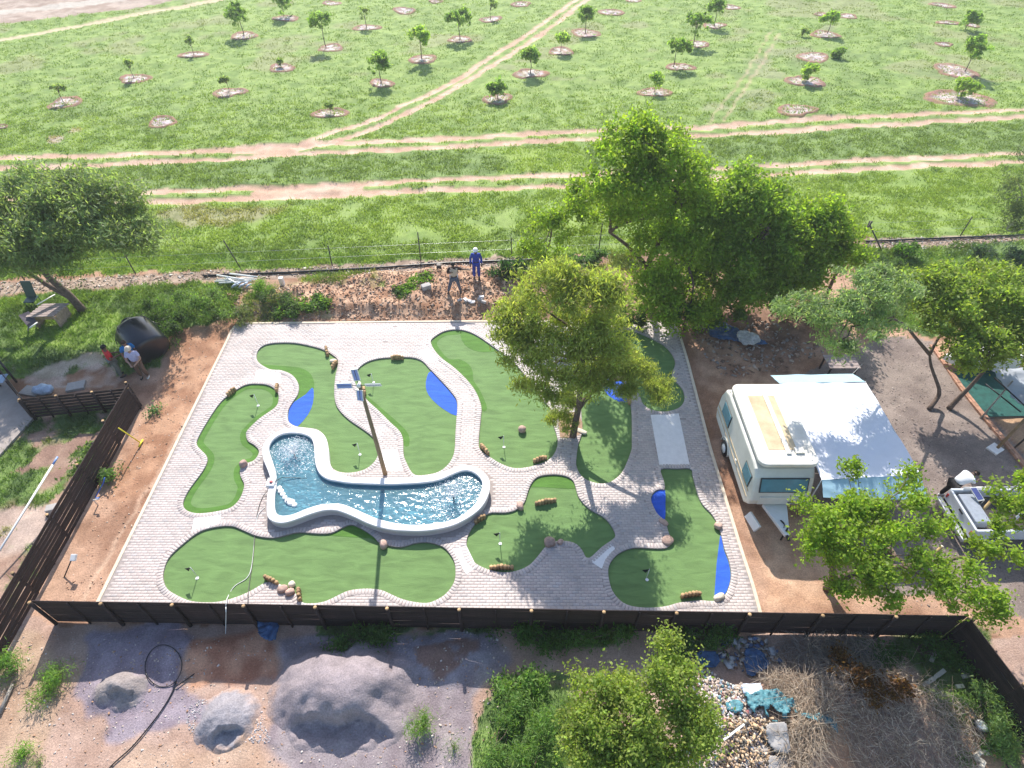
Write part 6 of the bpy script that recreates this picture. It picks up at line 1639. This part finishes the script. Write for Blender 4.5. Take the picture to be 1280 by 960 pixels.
# white trailer under the tree
tr_ = root('camping_trailer', 'white pointed camping trailer half hidden under the bright tree at right', 'trailer', G(1215, 445))
bm = bmesh.new(); pl_ = [G(1181, 443, .5), G(1205, 431, .9), G(1222, 415, 1.0), G(1275, 412, 1.1), G(1285, 445, 1.1), G(1232, 447, .9), G(1195, 448, .6)]
lo = [bm.verts.new((q.x, q.y, .25)) for q in pl_]; hi = [bm.verts.new(q) for q in pl_]
bm.faces.new(lo[::-1]); c = bm.verts.new(sum(pl_, Vector()) / 7 + Vector((0, 0, .15)))
for i in range(7):
    bm.faces.new((hi[i], hi[(i + 1) % 7], c)); bm.faces.new((lo[i], lo[(i + 1) % 7], hi[(i + 1) % 7], hi[i]))
bmesh.ops.recalc_face_normals(bm, faces=bm.faces)
link('cover', bm_mesh('cover', bm), M_white, tr_)
link('seam', tubes_mesh('seam', [([G(1203, 435, .99), G(1215, 447, .93)], .03)], 5), M_bark_grey, tr_)
for q in ((1250, 452), (1250, 425)):
    p = G(*q, .25); link('wheel', tubes_mesh('wheel', [([p + Vector((0, -.08, 0)), p + Vector((0, .08, 0))], .25)], 16), M_black, tr_)

# pickup
pk = root('pickup_truck', 'white pickup truck with an open load bed under the leaves at the right edge', 'pickup truck', (16.5, 11.05, 0))
M_car = mat('white_car_paint', (.58, .61, .66), .22, .02, 1, 0, spec=.6)
PX0, PY0, PY1 = 15.0, 10.22, 11.92
def car_box(name, c, s, m, bev=.03, par=pk): return link(name, box_mesh(name, c, s, None, bev), m, par)
car_box('bed_floor', (16.1, 11.07, .62), (2.0, 1.6, .08), M_steel, .01)
car_box('side_panel', (16.15, PY0 + .05, .80), (2.3, .09, .50), M_car); car_box('side_panel', (16.15, PY1 - .05, .80), (2.3, .09, .50), M_car)
tg = car_box('tailgate', (PX0 + .02, 11.07, .80), (.08, 1.58, .46), M_car)
car_box('handle', (PX0 - .03, 11.07, .92), (.03, .2, .06), M_black, .005, tg)
car_box('bumper', (PX0 - .14, 11.07, .48), (.18, 1.72, .16), M_galv, .04)
car_box('underside', (17.2, 11.07, .42), (4.2, 1.4, .22), M_black, .03)
for y in (PY0 + .12, PY1 - .12): car_box('tail_lamp', (PX0 - .02, y, .78), (.05, .07, .16), mat('red_lamp', (.35, .02, .02), .3) if y < 11 else bpy.data.materials['red_lamp'], .01)
bm = bmesh.new()
pr = [(17.3, .55), (17.3, 1.05), (17.45, 1.62), (18.6, 1.66), (19.15, 1.1), (20.0, .98), (20.15, .75), (20.1, .5)]
a = [bm.verts.new((x, PY0 + (.1 if z > 1.2 else 0), z)) for x, z in pr]; b2 = [bm.verts.new((x, PY1 - (.1 if z > 1.2 else 0), z)) for x, z in pr]
bm.faces.new(a); bm.faces.new(b2[::-1])
for i in range(len(pr)): bm.faces.new((a[i], b2[i], b2[(i + 1) % len(pr)], a[(i + 1) % len(pr)]))
bmesh.ops.recalc_face_normals(bm, faces=bm.faces); bmesh.ops.bevel(bm, geom=list(bm.edges), offset=.05, segments=3, affect='EDGES', profile=.5)
link('cab', bm_mesh('cab', bm), M_car, pk)
link('rear_window', box_mesh('rear_window', (17.36, 11.07, 1.36), (.03, 1.2, .34), Matrix.Rotation(.26, 3, 'Y'), .02), M_gl, pk)
link('windscreen', box_mesh('windscreen', (18.90, 11.07, 1.41), (.03, 1.35, .66), Matrix.Rotation(-.78, 3, 'Y'), .02), M_gl, pk)
for y in (PY0 + .02, PY1 - .02): link('side_window', box_mesh('side_window', (18.0, y + (.05 if y < 11 else -.05), 1.36), (.95, .03, .36), Matrix.Rotation(.16 * (1 if y < 11 else -1), 3, 'X'), .01), M_gl, pk)
for x in (15.75, 19.3):
    for y, s_ in ((PY0 + .1, -1), (PY1 - .1, 1)):
        wh = link('wheel', tubes_mesh('wheel', [([Vector((x, y - .1, .34)), Vector((x, y + .1, .34))], .34)], 22), M_black, pk)
        link('rim', tubes_mesh('rim', [([Vector((x, y + s_ * .095, .34)), Vector((x, y + s_ * .115, .34))], .2)], 16), M_galv, wh)
for y in (PY0 + .12, PY1 - .12): link('roll_bar', tubes_mesh('roll_bar', [([Vector((17.0, y, .9)), Vector((17.0, y, 1.5)), Vector((17.0, 11.07, 1.55))], .035)], 7), M_galv, pk)
link('load_bar', tubes_mesh('load_bar', [([Vector((15.4, PY1 - .03, 1.10)), Vector((17.9, PY1 - .03, 1.15))], .03), ([Vector((16.2, PY0 + .3, 1.3)), Vector((17.4, 11.3, 1.62))], .045)], 7), M_galv, pk)
car_box('tool_box', (15.42, 11.15, .84), (.5, 1.1, .36), mat('grey_toolbox', (.30, .33, .38), .4), .03)
sp_ = root('solar_panel', 'small blue solar panel with a white frame propped above the pickup bed', 'solar panel', G(1221, 618, 1.2))
a, b_, c, d = G(1212, 609, 1.25), G(1220, 608.5, 1.3), G(1231, 625, 1.15), G(1223, 626.5, 1.1)
def plate(name, cs, t, m, parent):
    bm = bmesh.new(); vs = [bm.verts.new(v) for v in cs]; n = (cs[1] - cs[0]).cross(cs[3] - cs[0]).normalized()
    if n.z < 0: n = -n
    v2 = [bm.verts.new(v - n * t) for v in cs]; bm.faces.new(vs); bm.faces.new(v2[::-1])
    for i in range(4): bm.faces.new((vs[i], v2[i], v2[(i + 1) % 4], vs[(i + 1) % 4]))
    bmesh.ops.recalc_face_normals(bm, faces=bm.faces); return link(name, bm_mesh(name, bm), m, parent)
plate('frame', (a, b_, c, d), .04, M_white, sp_)
ctr = (a + b_ + c + d) / 4; nn = (b_ - a).cross(d - a).normalized(); nn = nn if nn.z > 0 else -nn
plate('cells', [ctr + (q - ctr) * .84 + nn * .006 for q in (a, b_, c, d)], .004, mat('solar_cells', (.10, .12, .32), .3), sp_)
link('leg', tubes_mesh('leg', [([b_ - nn * .04, Vector((b_.x, b_.y, .8))], .012), ([c - nn * .04, Vector((c.x, c.y, .8))], .012)], 5), M_galv, sp_)
person('person in a white shirt and black trousers bending over the pickup bed', 1181, 622, math.pi / 2 + .25,
       dict(pelvis=(0, .12, .92), spine=(0, -.03, 1.06), chest=(0, -.22, 1.18), neck=(0, -.38, 1.24), head=(0, -.50, 1.26), crown=(0, -.58, 1.31),
            shL=(.18, -.26, 1.20), elL=(.22, -.42, .98), waL=(.16, -.62, .98), shR=(-.18, -.26, 1.20), elR=(-.22, -.42, .98), waR=(-.14, -.62, .98), hiL=(.10, .10, .88), hiR=(-.10, .10, .88), knL=(.13, .0, .48), knR=(-.14, .06, .48), anL=(.15, .12, .09), anR=(-.16, .26, .09)),
       top=(.66, .68, .72), legs=(.02, .018, .02), shoe=(.7, .7, .7), skin=(.09, .05, .035))

# ------------------------------------------------------------------ below the front fence
def mound(name, label, px, py, rx, ry, hh, colr, seed, cat='pile', dug=None, n=90):
    c = G(px, py); V = []; C = []; Fc = []
    g = np.linspace(-1.15, 1.15, n); gx, gy = np.meshgrid(g, g)
    xs = c.x + gx * rx; ys_ = c.y + gy * ry
    wx, wy_ = warp(xs, ys_, .32, 1.1, seed)
    r = np.sqrt(((wx - c.x) / rx) ** 2 + ((wy_ - c.y) / ry) ** 2)
    rc = np.clip(r, 0, 1.0) ** 1.35; z = hh * (1 - rc * rc * (3 - 2 * rc)) - .05 * np.clip((r - .93) / .1, 0, 1)
    if dug:
        pg = [G(*q) for q in dug]; vx, vy = warp(xs, ys_, .10, 3.0, seed + 20)
        k_ = np.where(inside(vx, vy, pg), np.clip(dist_line(vx, vy, pg, True) / .05, 0, 1), 0)
        z = z * (1 - k_) + k_ * np.minimum(z, .05 + .16 * (fbm(xs * 4, ys_ * 4, 4, seed + 30) - .35))
    z = z + .05 * hh * (fbm(xs * 3, ys_ * 3, 4, seed + 2) - .5) + .035 * (fbm(xs * 11, ys_ * 11, 3, seed + 4) - .5)
    base = hgt(xs, ys_)
    zz = base + z - .02
    t = fbm(xs * 4, ys_ * 4, 4, seed + 6); cc = np.array(colr)[None, None] * (.85 + .3 * t[..., None])
    gi = np.clip(np.searchsorted(ys, ys_), 0, NY - 1); gj = np.clip(((xs / half[gi] + 1) / 2 * (NX - 1)).astype(int), 0, NX - 1)
    eb = np.clip((r + .5 * (fbm(xs * 5, ys_ * 5, 3, seed + 8) - .5) - .68) / .3, 0, 1)[..., None]; cc = cc * (1 - eb) + col[gi, gj] * eb
    m = (r < 1.12)
    ii_ = np.arange(n - 1)[:, None] * n + np.arange(n - 1)[None]
    q = np.stack([ii_, ii_ + 1, ii_ + n + 1, ii_ + n], -1).reshape(-1, 4); q = q[m[:-1, :-1].reshape(-1)]
    me = mesh_np(name, np.stack([xs, ys_, zz], -1).reshape(-1, 3), q, cc.reshape(-1, 3), True)
    return tag(link(name, me, M_ground), label, cat)
mound('sand_pile', 'large grey sand pile with a dug out dark hollow on its near side', 430, 866, 2.4, 1.65, 1.0, (.29, .245, .255), 31, 'sand pile', dug=[(350, 915, .4), (356, 900, .6), (372, 893, .75), (388, 889, .8), (404, 895, .8), (425, 889, .85), (446, 882, .85), (462, 890, .8), (476, 902, .7), (488, 915, .5), (498, 935, .2), (500, 990, .0), (440, 1000, .0), (370, 990, .0), (362, 950, .0), (352, 930, .1)])
mound('gravel_pile', 'small pale grey gravel pile with a dark scoop on its near side', 287, 900, .95, .85, .45, (.29, .27, .29), 32, 'gravel pile', dug=[(266, 918, .25), (276, 907, .38), (290, 905, .42), (301, 912, .3), (308, 926, .1), (312, 950, .0), (286, 955, .0), (264, 950, .0), (268, 932, .0)])
mound('rubble_pile', 'crusty pale cement rubble lump on the grey sand at left', 152, 862, .8, .62, .3, (.29, .25, .24), 33, 'rubble', dug=[(136, 868, .2), (150, 862, .28), (158, 868, .25), (168, 864, .2), (166, 890, .0), (150, 895, .0), (136, 890, .0)])
# hose ring and hose
hp = [GH(205 + 23 * math.cos(t), 833 + 26 * math.sin(t)) + Vector((0, 0, .04 + .02 * math.sin(3 * t))) for t in np.linspace(.9, .9 + 2 * math.pi * 1.95, 60)]
hr = root('hose', 'black hose lying in a wide ring and trailing off to the bottom edge', 'hose', GH(205, 833))
link('coil', tubes_mesh('coil', [(hp, .012)], 6), M_black, hr)
link('tail', tubes_mesh('tail', [(smooth([GH(a, b_) + Vector((0, 0, .04)) for a, b_ in ((221, 852), (216, 866), (205, 885), (188, 908), (165, 935), (140, 958), (120, 985))], 4, False), .018)], 6), M_black, hr)
cable('hose', 'short black hose from the ring towards the red soil heap', [(220, 858, .06), (232, 850, .06), (252, 836, .07)], .018, M_black, 'hose')
def crumple(name, label, poly, hz, m, seed, cat='tarpaulin', amp=.12, nseg=16, sc=3.0, torn=0):
    pts = [G(*q) for q in poly]; w3 = resample(smooth(pts, 2), .12)
    xs = [p.x for p in w3]; ys_ = [p.y for p in w3]; st = .035
    gx, gy = np.meshgrid(np.arange(min(xs), max(xs), st), np.arange(min(ys_), max(ys_), st))
    wx, wy_ = warp(gx, gy, .07, 3, seed)
    m_ = inside(wx, wy_, w3)
    if torn: m_ = m_ & (fbm(gx * 3.2, gy * 3.2, 3, seed + 5) > torn)
    r1 = np.abs(fbm(gx * sc, gy * sc, 4, seed) - .5) * 2
    z = hgt(gx, gy) + hz + amp * (r1 + .5 * fbm(gx * 5, gy * 5, 2, seed + 1))
    ny_, nx_ = gx.shape; ii_ = np.arange(ny_ - 1)[:, None] * nx_ + np.arange(nx_ - 1)[None]
    q = np.stack([ii_, ii_ + 1, ii_ + nx_ + 1, ii_ + nx_], -1).reshape(-1, 4); q = q[m_[:-1, :-1].reshape(-1)]
    V = np.stack([gx, gy, z], -1).reshape(-1, 3)
    me = mesh_np(name, V, q); me.validate()
    o = link(name, me, m); sd = o.modifiers.new('thickness', 'SOLIDIFY'); sd.thickness = .012
    return tag(o, label, cat)
M_teal = mat('teal_tarp', (.07, .21, .25), .55, .45, 9, .7, 22, bdist=.03)
M_bluet = mat('blue_tarp', (.045, .10, .21), .6, .4, 6, .6, 16, bdist=.03)
M_grt = mat('grey_mat', (.36, .34, .33), .8, .12, 8, .4, 30)
crumple('teal_tarpaulin', 'crumpled teal tarpaulin on top of the rubbish heap', [(927, 874), (950, 869), (972, 874), (985, 890), (992, 905), (975, 908), (950, 912), (935, 900), (928, 888)], .18, M_teal, 61, amp=.20, sc=9, torn=.44)
crumple('teal_scrap', 'small teal tarpaulin scrap left of the big one on the rubbish heap', [(905, 884), (918, 880), (924, 892), (914, 900), (903, 894)], .12, M_teal, 161, 'scrap', .12)
crumple('pale_sheet', 'pale blue white plastic sheet tucked above the big teal tarpaulin', [(922, 862), (940, 860), (948, 868), (932, 878), (922, 872)], .2, mat('pale_plastic', (.55, .60, .70), .5, .1, 6, .3), 162, 'plastic sheet', .12, sc=8)
crumple('teal_strip', 'narrow teal cloth strip trailing right from the tarpaulin to the soil', [(992, 899), (1010, 903), (1030, 907), (1040, 920), (1036, 926), (1028, 916), (1010, 911), (994, 906)], .22, M_teal, 62, 'cloth', .14, sc=8)
crumple('grey_mat', 'stiff grey mat lying at the right foot of the rubbish heap', [(948, 918), (970, 911), (982, 945), (962, 947), (952, 932)], .30, M_grt, 63, 'mat', .04, sc=1)
crumple('grey_mat', 'second grey mat at the bottom edge below the other mat', [(957, 950), (980, 949), (990, 965), (958, 968)], .25, M_grt, 64, 'mat', .04, sc=1)
crumple('blue_tarpaulin', 'small dark blue tarpaulin in the shade at the foot of the front fence', [(325, 780), (340, 776), (350, 788), (348, 802), (334, 805), (324, 795)], .15, M_bluet, 65, amp=.2)
crumple('blue_sheet', 'blue plastic sheet in the fence shade above the bottom tree', [(868, 818), (890, 816), (900, 828), (885, 838), (870, 832)], .08, M_bluet, 66, 'plastic sheet', .1)
crumple('blue_sheet', 'second blue plastic sheet in the shade above the brushwood', [(930, 812), (950, 818), (958, 834), (938, 850), (928, 835)], .10, M_bluet, 67, 'plastic sheet', .15)
crumple('blue_tarpaulin', 'shaded blue tarpaulin and rags between the paving corner and the acacia', [(885, 408), (905, 405), (925, 418), (945, 425), (960, 432), (940, 433), (915, 428), (888, 424)], .06, M_bluet, 68, amp=.16)
crumple('white_rags', 'dirty white rags beside the shaded blue tarpaulin', [(920, 420), (938, 420), (950, 430), (934, 437), (922, 430)], .15, mat('dirty_white', (.5, .47, .44), .8, .3, 8, .4), 69, 'rags', .2)
# rubbish heap: uncountable scraps
def scraps(name, poly, n, smin, smax, cols, seed, lift=.05, flat=.4, parent=None, up_=.25):
    rg = np.random.default_rng(seed); w3 = [G(*q) for q in poly]
    x0, x1 = min(p.x for p in w3), max(p.x for p in w3); y0_, y1_ = min(p.y for p in w3), max(p.y for p in w3)
    V = []; Fc = []; C = []
    xs = rg.uniform(x0, x1, n * 4); ys_ = rg.uniform(y0_, y1_, n * 4); wx, wy_ = warp(xs, ys_, .3, 1, seed); ok_ = inside(wx, wy_, w3)
    xs = xs[ok_][:n]; ys_ = ys_[ok_][:n]; zs = hgt(xs, ys_)
    F6 = [(0, 1, 2, 3), (7, 6, 5, 4), (0, 4, 5, 1), (1, 5, 6, 2), (2, 6, 7, 3), (3, 7, 4, 0)]
    for x, y, z in zip(xs, ys_, zs):
        s = rg.uniform(smin, smax); d = np.array([s * rg.uniform(.5, 1.6), s * rg.uniform(.4, 1), s * rg.uniform(.1, flat)])
        Rm = np.array(Matrix.Rotation(rg.uniform(0, 6), 3, 'Z') @ Matrix.Rotation(rg.normal() * .5, 3, 'X') @ Matrix.Rotation(rg.normal() * .5, 3, 'Y'))
        b0 = np.array([(-1, -1, 1), (1, -1, 1), (1, 1, 1), (-1, 1, 1), (-1, -1, -1), (1, -1, -1), (1, 1, -1), (-1, 1, -1)]) * d * (1 + rg.normal(size=(8, 3)) * .22)
        o = len(V); V += [tuple(q) for q in (b0 @ Rm.T + np.array([x, y, z + lift * rg.uniform(0, 1)]))]; Fc += [tuple(k + o for k in f) for f in F6]
        cc = np.array(cols[rg.integers(len(cols))]) * rg.uniform(.7, 1.15); C += [tuple(np.clip(cc, 0, 1))] * 8
    return link(name, mesh_np(name, V, Fc, C), M_debris, parent, 'stuff')
hp_poly = [(860, 850), (885, 838), (930, 858), (935, 880), (960, 910), (975, 950), (980, 990), (830, 990), (850, 940), (868, 900)]
scraps('rubbish', hp_poly, 6000, .012, .055, [(.58, .47, .40), (.66, .61, .56), (.46, .36, .30), (.60, .56, .60), (.36, .28, .24), (.50, .42, .35), (.52, .44, .38), (.44, .36, .30), (.78, .76, .75), (.62, .50, .42), (.56, .48, .42), (.12, .24, .27), (.38, .15, .15), (.24, .27, .40), (.50, .60, .70), (.60, .51, .42), (.40, .30, .24), (.34, .26, .20), (.48, .36, .27), (.42, .33, .25), (.55, .43, .33)], 71, .14)
scraps('rubbish_flakes', [(900, 905), (960, 905), (985, 990), (900, 990)], 1200, .015, .045, [(.60, .42, .26), (.52, .36, .22), (.66, .52, .38)], 72, .25)
scraps('shaded_rubbish', [(915, 800), (960, 805), (975, 832), (940, 845), (900, 830)], 160, .03, .09, [(.4, .4, .42), (.12, .16, .27), (.42, .34, .28), (.3, .2, .15), (.45, .42, .4)], 73, .12)
scraps('soil_clods', [(285,368),(400,350),(560,338),(650,338),(640,400),(300,402)], 4200, .012, .055, [(.34, .20, .125), (.42, .27, .18), (.26, .145, .09), (.46, .32, .23), (.30, .18, .12), (.36, .28, .22)], 74, .04, .6)
scraps('litter', [(-40,358),(0,352),(180,344),(300,338),(480,330),(640,321),(650,331),(480,341),(300,348),(180,357),(0,367),(-40,368)], 1500, .02, .06, [(.42, .32, .25), (.30, .2, .15), (.6, .55, .5), (.5, .4, .3)], 75, .02, .3)
scraps('litter_right', [(1080,300),(1290,294),(1290,303),(1170,311),(1088,312)], 600, .02, .06, [(.42, .32, .25), (.30, .2, .15), (.55, .5, .45)], 76, .02, .3)
scraps('stones', [(-30,800),(60,790),(345,800),(640,780),(620,960),(30,960)], 1500, .008, .03, [(.55, .45, .38), (.45, .36, .3), (.6, .54, .5), (.42, .25, .16)], 77, .0, .6)
scraps('gravel_stones', [(240,875),(330,875),(340,930),(235,930)], 900, .008, .022, [(.45, .43, .45), (.55, .53, .54), (.35, .33, .35)], 78, .0, .7)
scraps('yard_stones', [(1040,452),(1110,420),(1162,425),(1250,540),(1290,590),(1290,760),(1100,752),(1000,640)], 2600, .010, .028, [(.28, .22, .19), (.20, .155, .13), (.36, .30, .27)], 79, .0, .5)
scraps('strip_stones', [(215,420),(290,405),(130,748),(70,760)], 500, .01, .03, [(.45, .3, .2), (.36, .2, .13), (.55, .42, .33)], 80, .0, .6)
scraps('shade_debris', [(850,405),(960,400),(1040,440),(960,470),(900,470)], 500, .02, .08, [(.30, .2, .15), (.45, .36, .3), (.22, .14, .1), (.30, .26, .24)], 81, .03, .5)
# brushwood
def sticks(name, poly, n, L_, r_, cols, seed, lift, curl=.3):
    rg = np.random.default_rng(seed); w3 = [G(*q) for q in poly]
    x0, x1 = min(p.x for p in w3), max(p.x for p in w3); y0_, y1_ = min(p.y for p in w3), max(p.y for p in w3)
    xs = rg.uniform(x0, x1, n * 4); ys_ = rg.uniform(y0_, y1_, n * 4); wx, wy_ = warp(xs, ys_, .3, 1, seed); ok_ = inside(wx, wy_, w3)
    xs = xs[ok_][:n]; ys_ = ys_[ok_][:n]; zs = hgt(xs, ys_); V = []; Fc = []; C = []
    for x, y, z in zip(xs, ys_, zs):
        an = rg.uniform(0, 6.28); L2 = L_ * rg.uniform(.5, 1.3); el = rg.normal() * .25
        p = np.array([x, y, z + lift * rg.uniform(0.1, 1)]); d = np.array([math.cos(an), math.sin(an), el])
        cc = tuple(np.clip(np.array(cols[rg.integers(len(cols))]) * rg.uniform(.7, 1.25), 0, 1)); s = np.array([-d[1], d[0], 0]) * r_; o = len(V)
        for k in range(4):
            q = p + d * L2 * k / 3; w_ = 1 - .25 * k
            V += [tuple(q + s * w_), tuple(q - s * w_), tuple(q + np.array([0, 0, r_ * 1.5 * w_]))]; C += [cc] * 3
            d = d + rg.normal(size=3) * curl * np.array([1, 1, .4]); 
        for k in range(3):
            a_ = o + k * 3
            Fc += [(a_, a_ + 3, a_ + 5, a_ + 2), (a_ + 2, a_ + 5, a_ + 4, a_ + 1), (a_ + 1, a_ + 4, a_ + 3, a_)]
    return link(name, mesh_np(name, V, Fc, C), M_debris, None, 'stuff')
TANC = [(.62, .49, .36), (.48, .36, .26), (.70, .57, .43), (.34, .25, .18), (.52, .43, .34)]
sticks('brushwood', [(935,850),(980,845),(1030,862),(1035,905),(1010,960),(1000,990),(975,990),(975,925),(995,895),(965,868)], 2600, .42, .007, TANC, 91, .35)
sticks('brushwood_middle', [(1000,800),(1100,810),(1160,860),(1220,900),(1215,960),(1180,1000),(1080,1000),(1050,930),(1030,870)], 3200, .42, .007, TANC + [(.30, .25, .22)], 92, .35)
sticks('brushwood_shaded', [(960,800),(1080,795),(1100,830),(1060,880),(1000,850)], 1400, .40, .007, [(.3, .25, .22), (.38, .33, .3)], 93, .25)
rgx = np.random.default_rng(94); cl, pts, tone = crown_points([E(1070, 848, .15, .6, .45, .2), E(1105, 868, .15, .6, .4, .2), E(1040, 830, .12, .4, .3, .15), E(1080, 870, .12, .4, .4, .15)], 70, .2, 36, rgx, .4, .1)
pts[:, 2] = np.maximum(pts[:, 2], hgt(pts[:, 0], pts[:, 1]) + .04); pts[:, 2] += .30
V, Fc, C = leaf_quads(pts, .05, .55, rgx, np.array((.20, .10, .035))[None] * tone, .4, .4)
tag(link('dead_leaf_pile', mesh_np('dead_leaf_pile', V, Fc, C), M_leaf), 'heap of dead brown leaves in the brushwood', 'leaf pile', kind='stuff')
# planks, bricks and bin at the lower right
M_plk = mat('pale_plank', (.50, .45, .38), .8, .2, 6, .4)
for k, (a, b_, lab) in enumerate([((1153, 857), (1166, 849), 'pale plank in the shade, left one of a pair laid end to end'), ((1167, 848), (1179, 839), 'pale plank in the shade, right one of a pair laid end to end'), ((1163, 828), (1172, 806), 'long grey plank pointing at the fence in the shade'), ((900, 930), (926, 910), 'long white lath lying on the rubbish heap'), ((1196, 835), (1207, 841), 'short grey plank near the loose bricks in the shade')]):
    p, q = GH(*a), GH(*b_); d = q - p; o = link('plank', box_mesh('plank', (p + q) / 2 + Vector((0, 0, .05 + (.3 if k == 3 else 0))), (d.length, .11 if k != 3 else .05, .03), Matrix.Rotation(math.atan2(d.y, d.x), 3, 'Z'), .004), M_plk if k != 3 else M_white)
    tag(o, lab, 'plank', 'loose planks below the front fence')
for k, (a, b_, lab) in enumerate([(1198, 859, 'pale brick alone in the shade below the short plank'), (1206, 846, 'tan brick just right of the short plank'), (1220, 944, 'pale brick, upper left of the sunlit brick heap'), (1228, 941, 'pale brick, upper right of the sunlit brick heap'), (1222, 950, 'pale brick in the middle of the sunlit brick heap'), (1226, 956, 'pale brick, lowest of the sunlit brick heap'), (1190, 815, 'grey brick near the fence in deep shade'), (1177, 815, 'reddish brick near the fence in deep shade')]):
    block('loose_brick', lab, a, b_, (.22, .11, .09), M_palerock if k not in (6, 7) else M_cblock, 'brick', random.uniform(-1, 1), .02, .1, 'loose bricks at the lower right')
bn = root('bin_lid', 'black and white plastic tub lying in the weeds at lower right', 'tub', GH(1223, 910))
p = GH(1222, 911); link('tub', tubes_mesh('tub', [([p + Vector((0, 0, .02)), p + Vector((.0, .02, .22))], [.16, .2])], 18), M_black, bn)
link('lid', tubes_mesh('lid', [([p + Vector((0, .02, .22)), p + Vector((0, .03, .27))], [.17, .12])], 18), M_white, bn)
tag(link('pole_on_ground', tubes_mesh('pole_on_ground', [([GH(1210, 884) + Vector((0, 0, .05)), GH(1240, 925) + Vector((0, 0, .05)), GH(1262, 965) + Vector((0, 0, .05))], .025)], 6), M_black), 'long black pipe on the bare soil at lower right', 'pipe')
rock('boulder', 'grey boulder pressed against the mats in the rubbish heap', 950, 940, .16, .18, .16, M_cblock, 40)
# ------------------------------------------------------------------ thin haze over the whole place
hm = bpy.data.materials.new('haze'); hm.use_nodes = True
hn = hm.node_tree; hn.nodes.remove(hn.nodes['Principled BSDF'])
pv = hn.nodes.new('ShaderNodeVolumePrincipled'); pv.inputs['Density'].default_value = 0.0007; pv.inputs['Color'].default_value = (.90, .95, 1, 1); pv.inputs['Anisotropy'].default_value = .3
hn.links.new(pv.outputs[0], hn.nodes['Material Output'].inputs['Volume'])
link('haze', box_mesh('haze', (0, 100, 8.7), (500, 340, 21.4)), hm, kind='stuff')
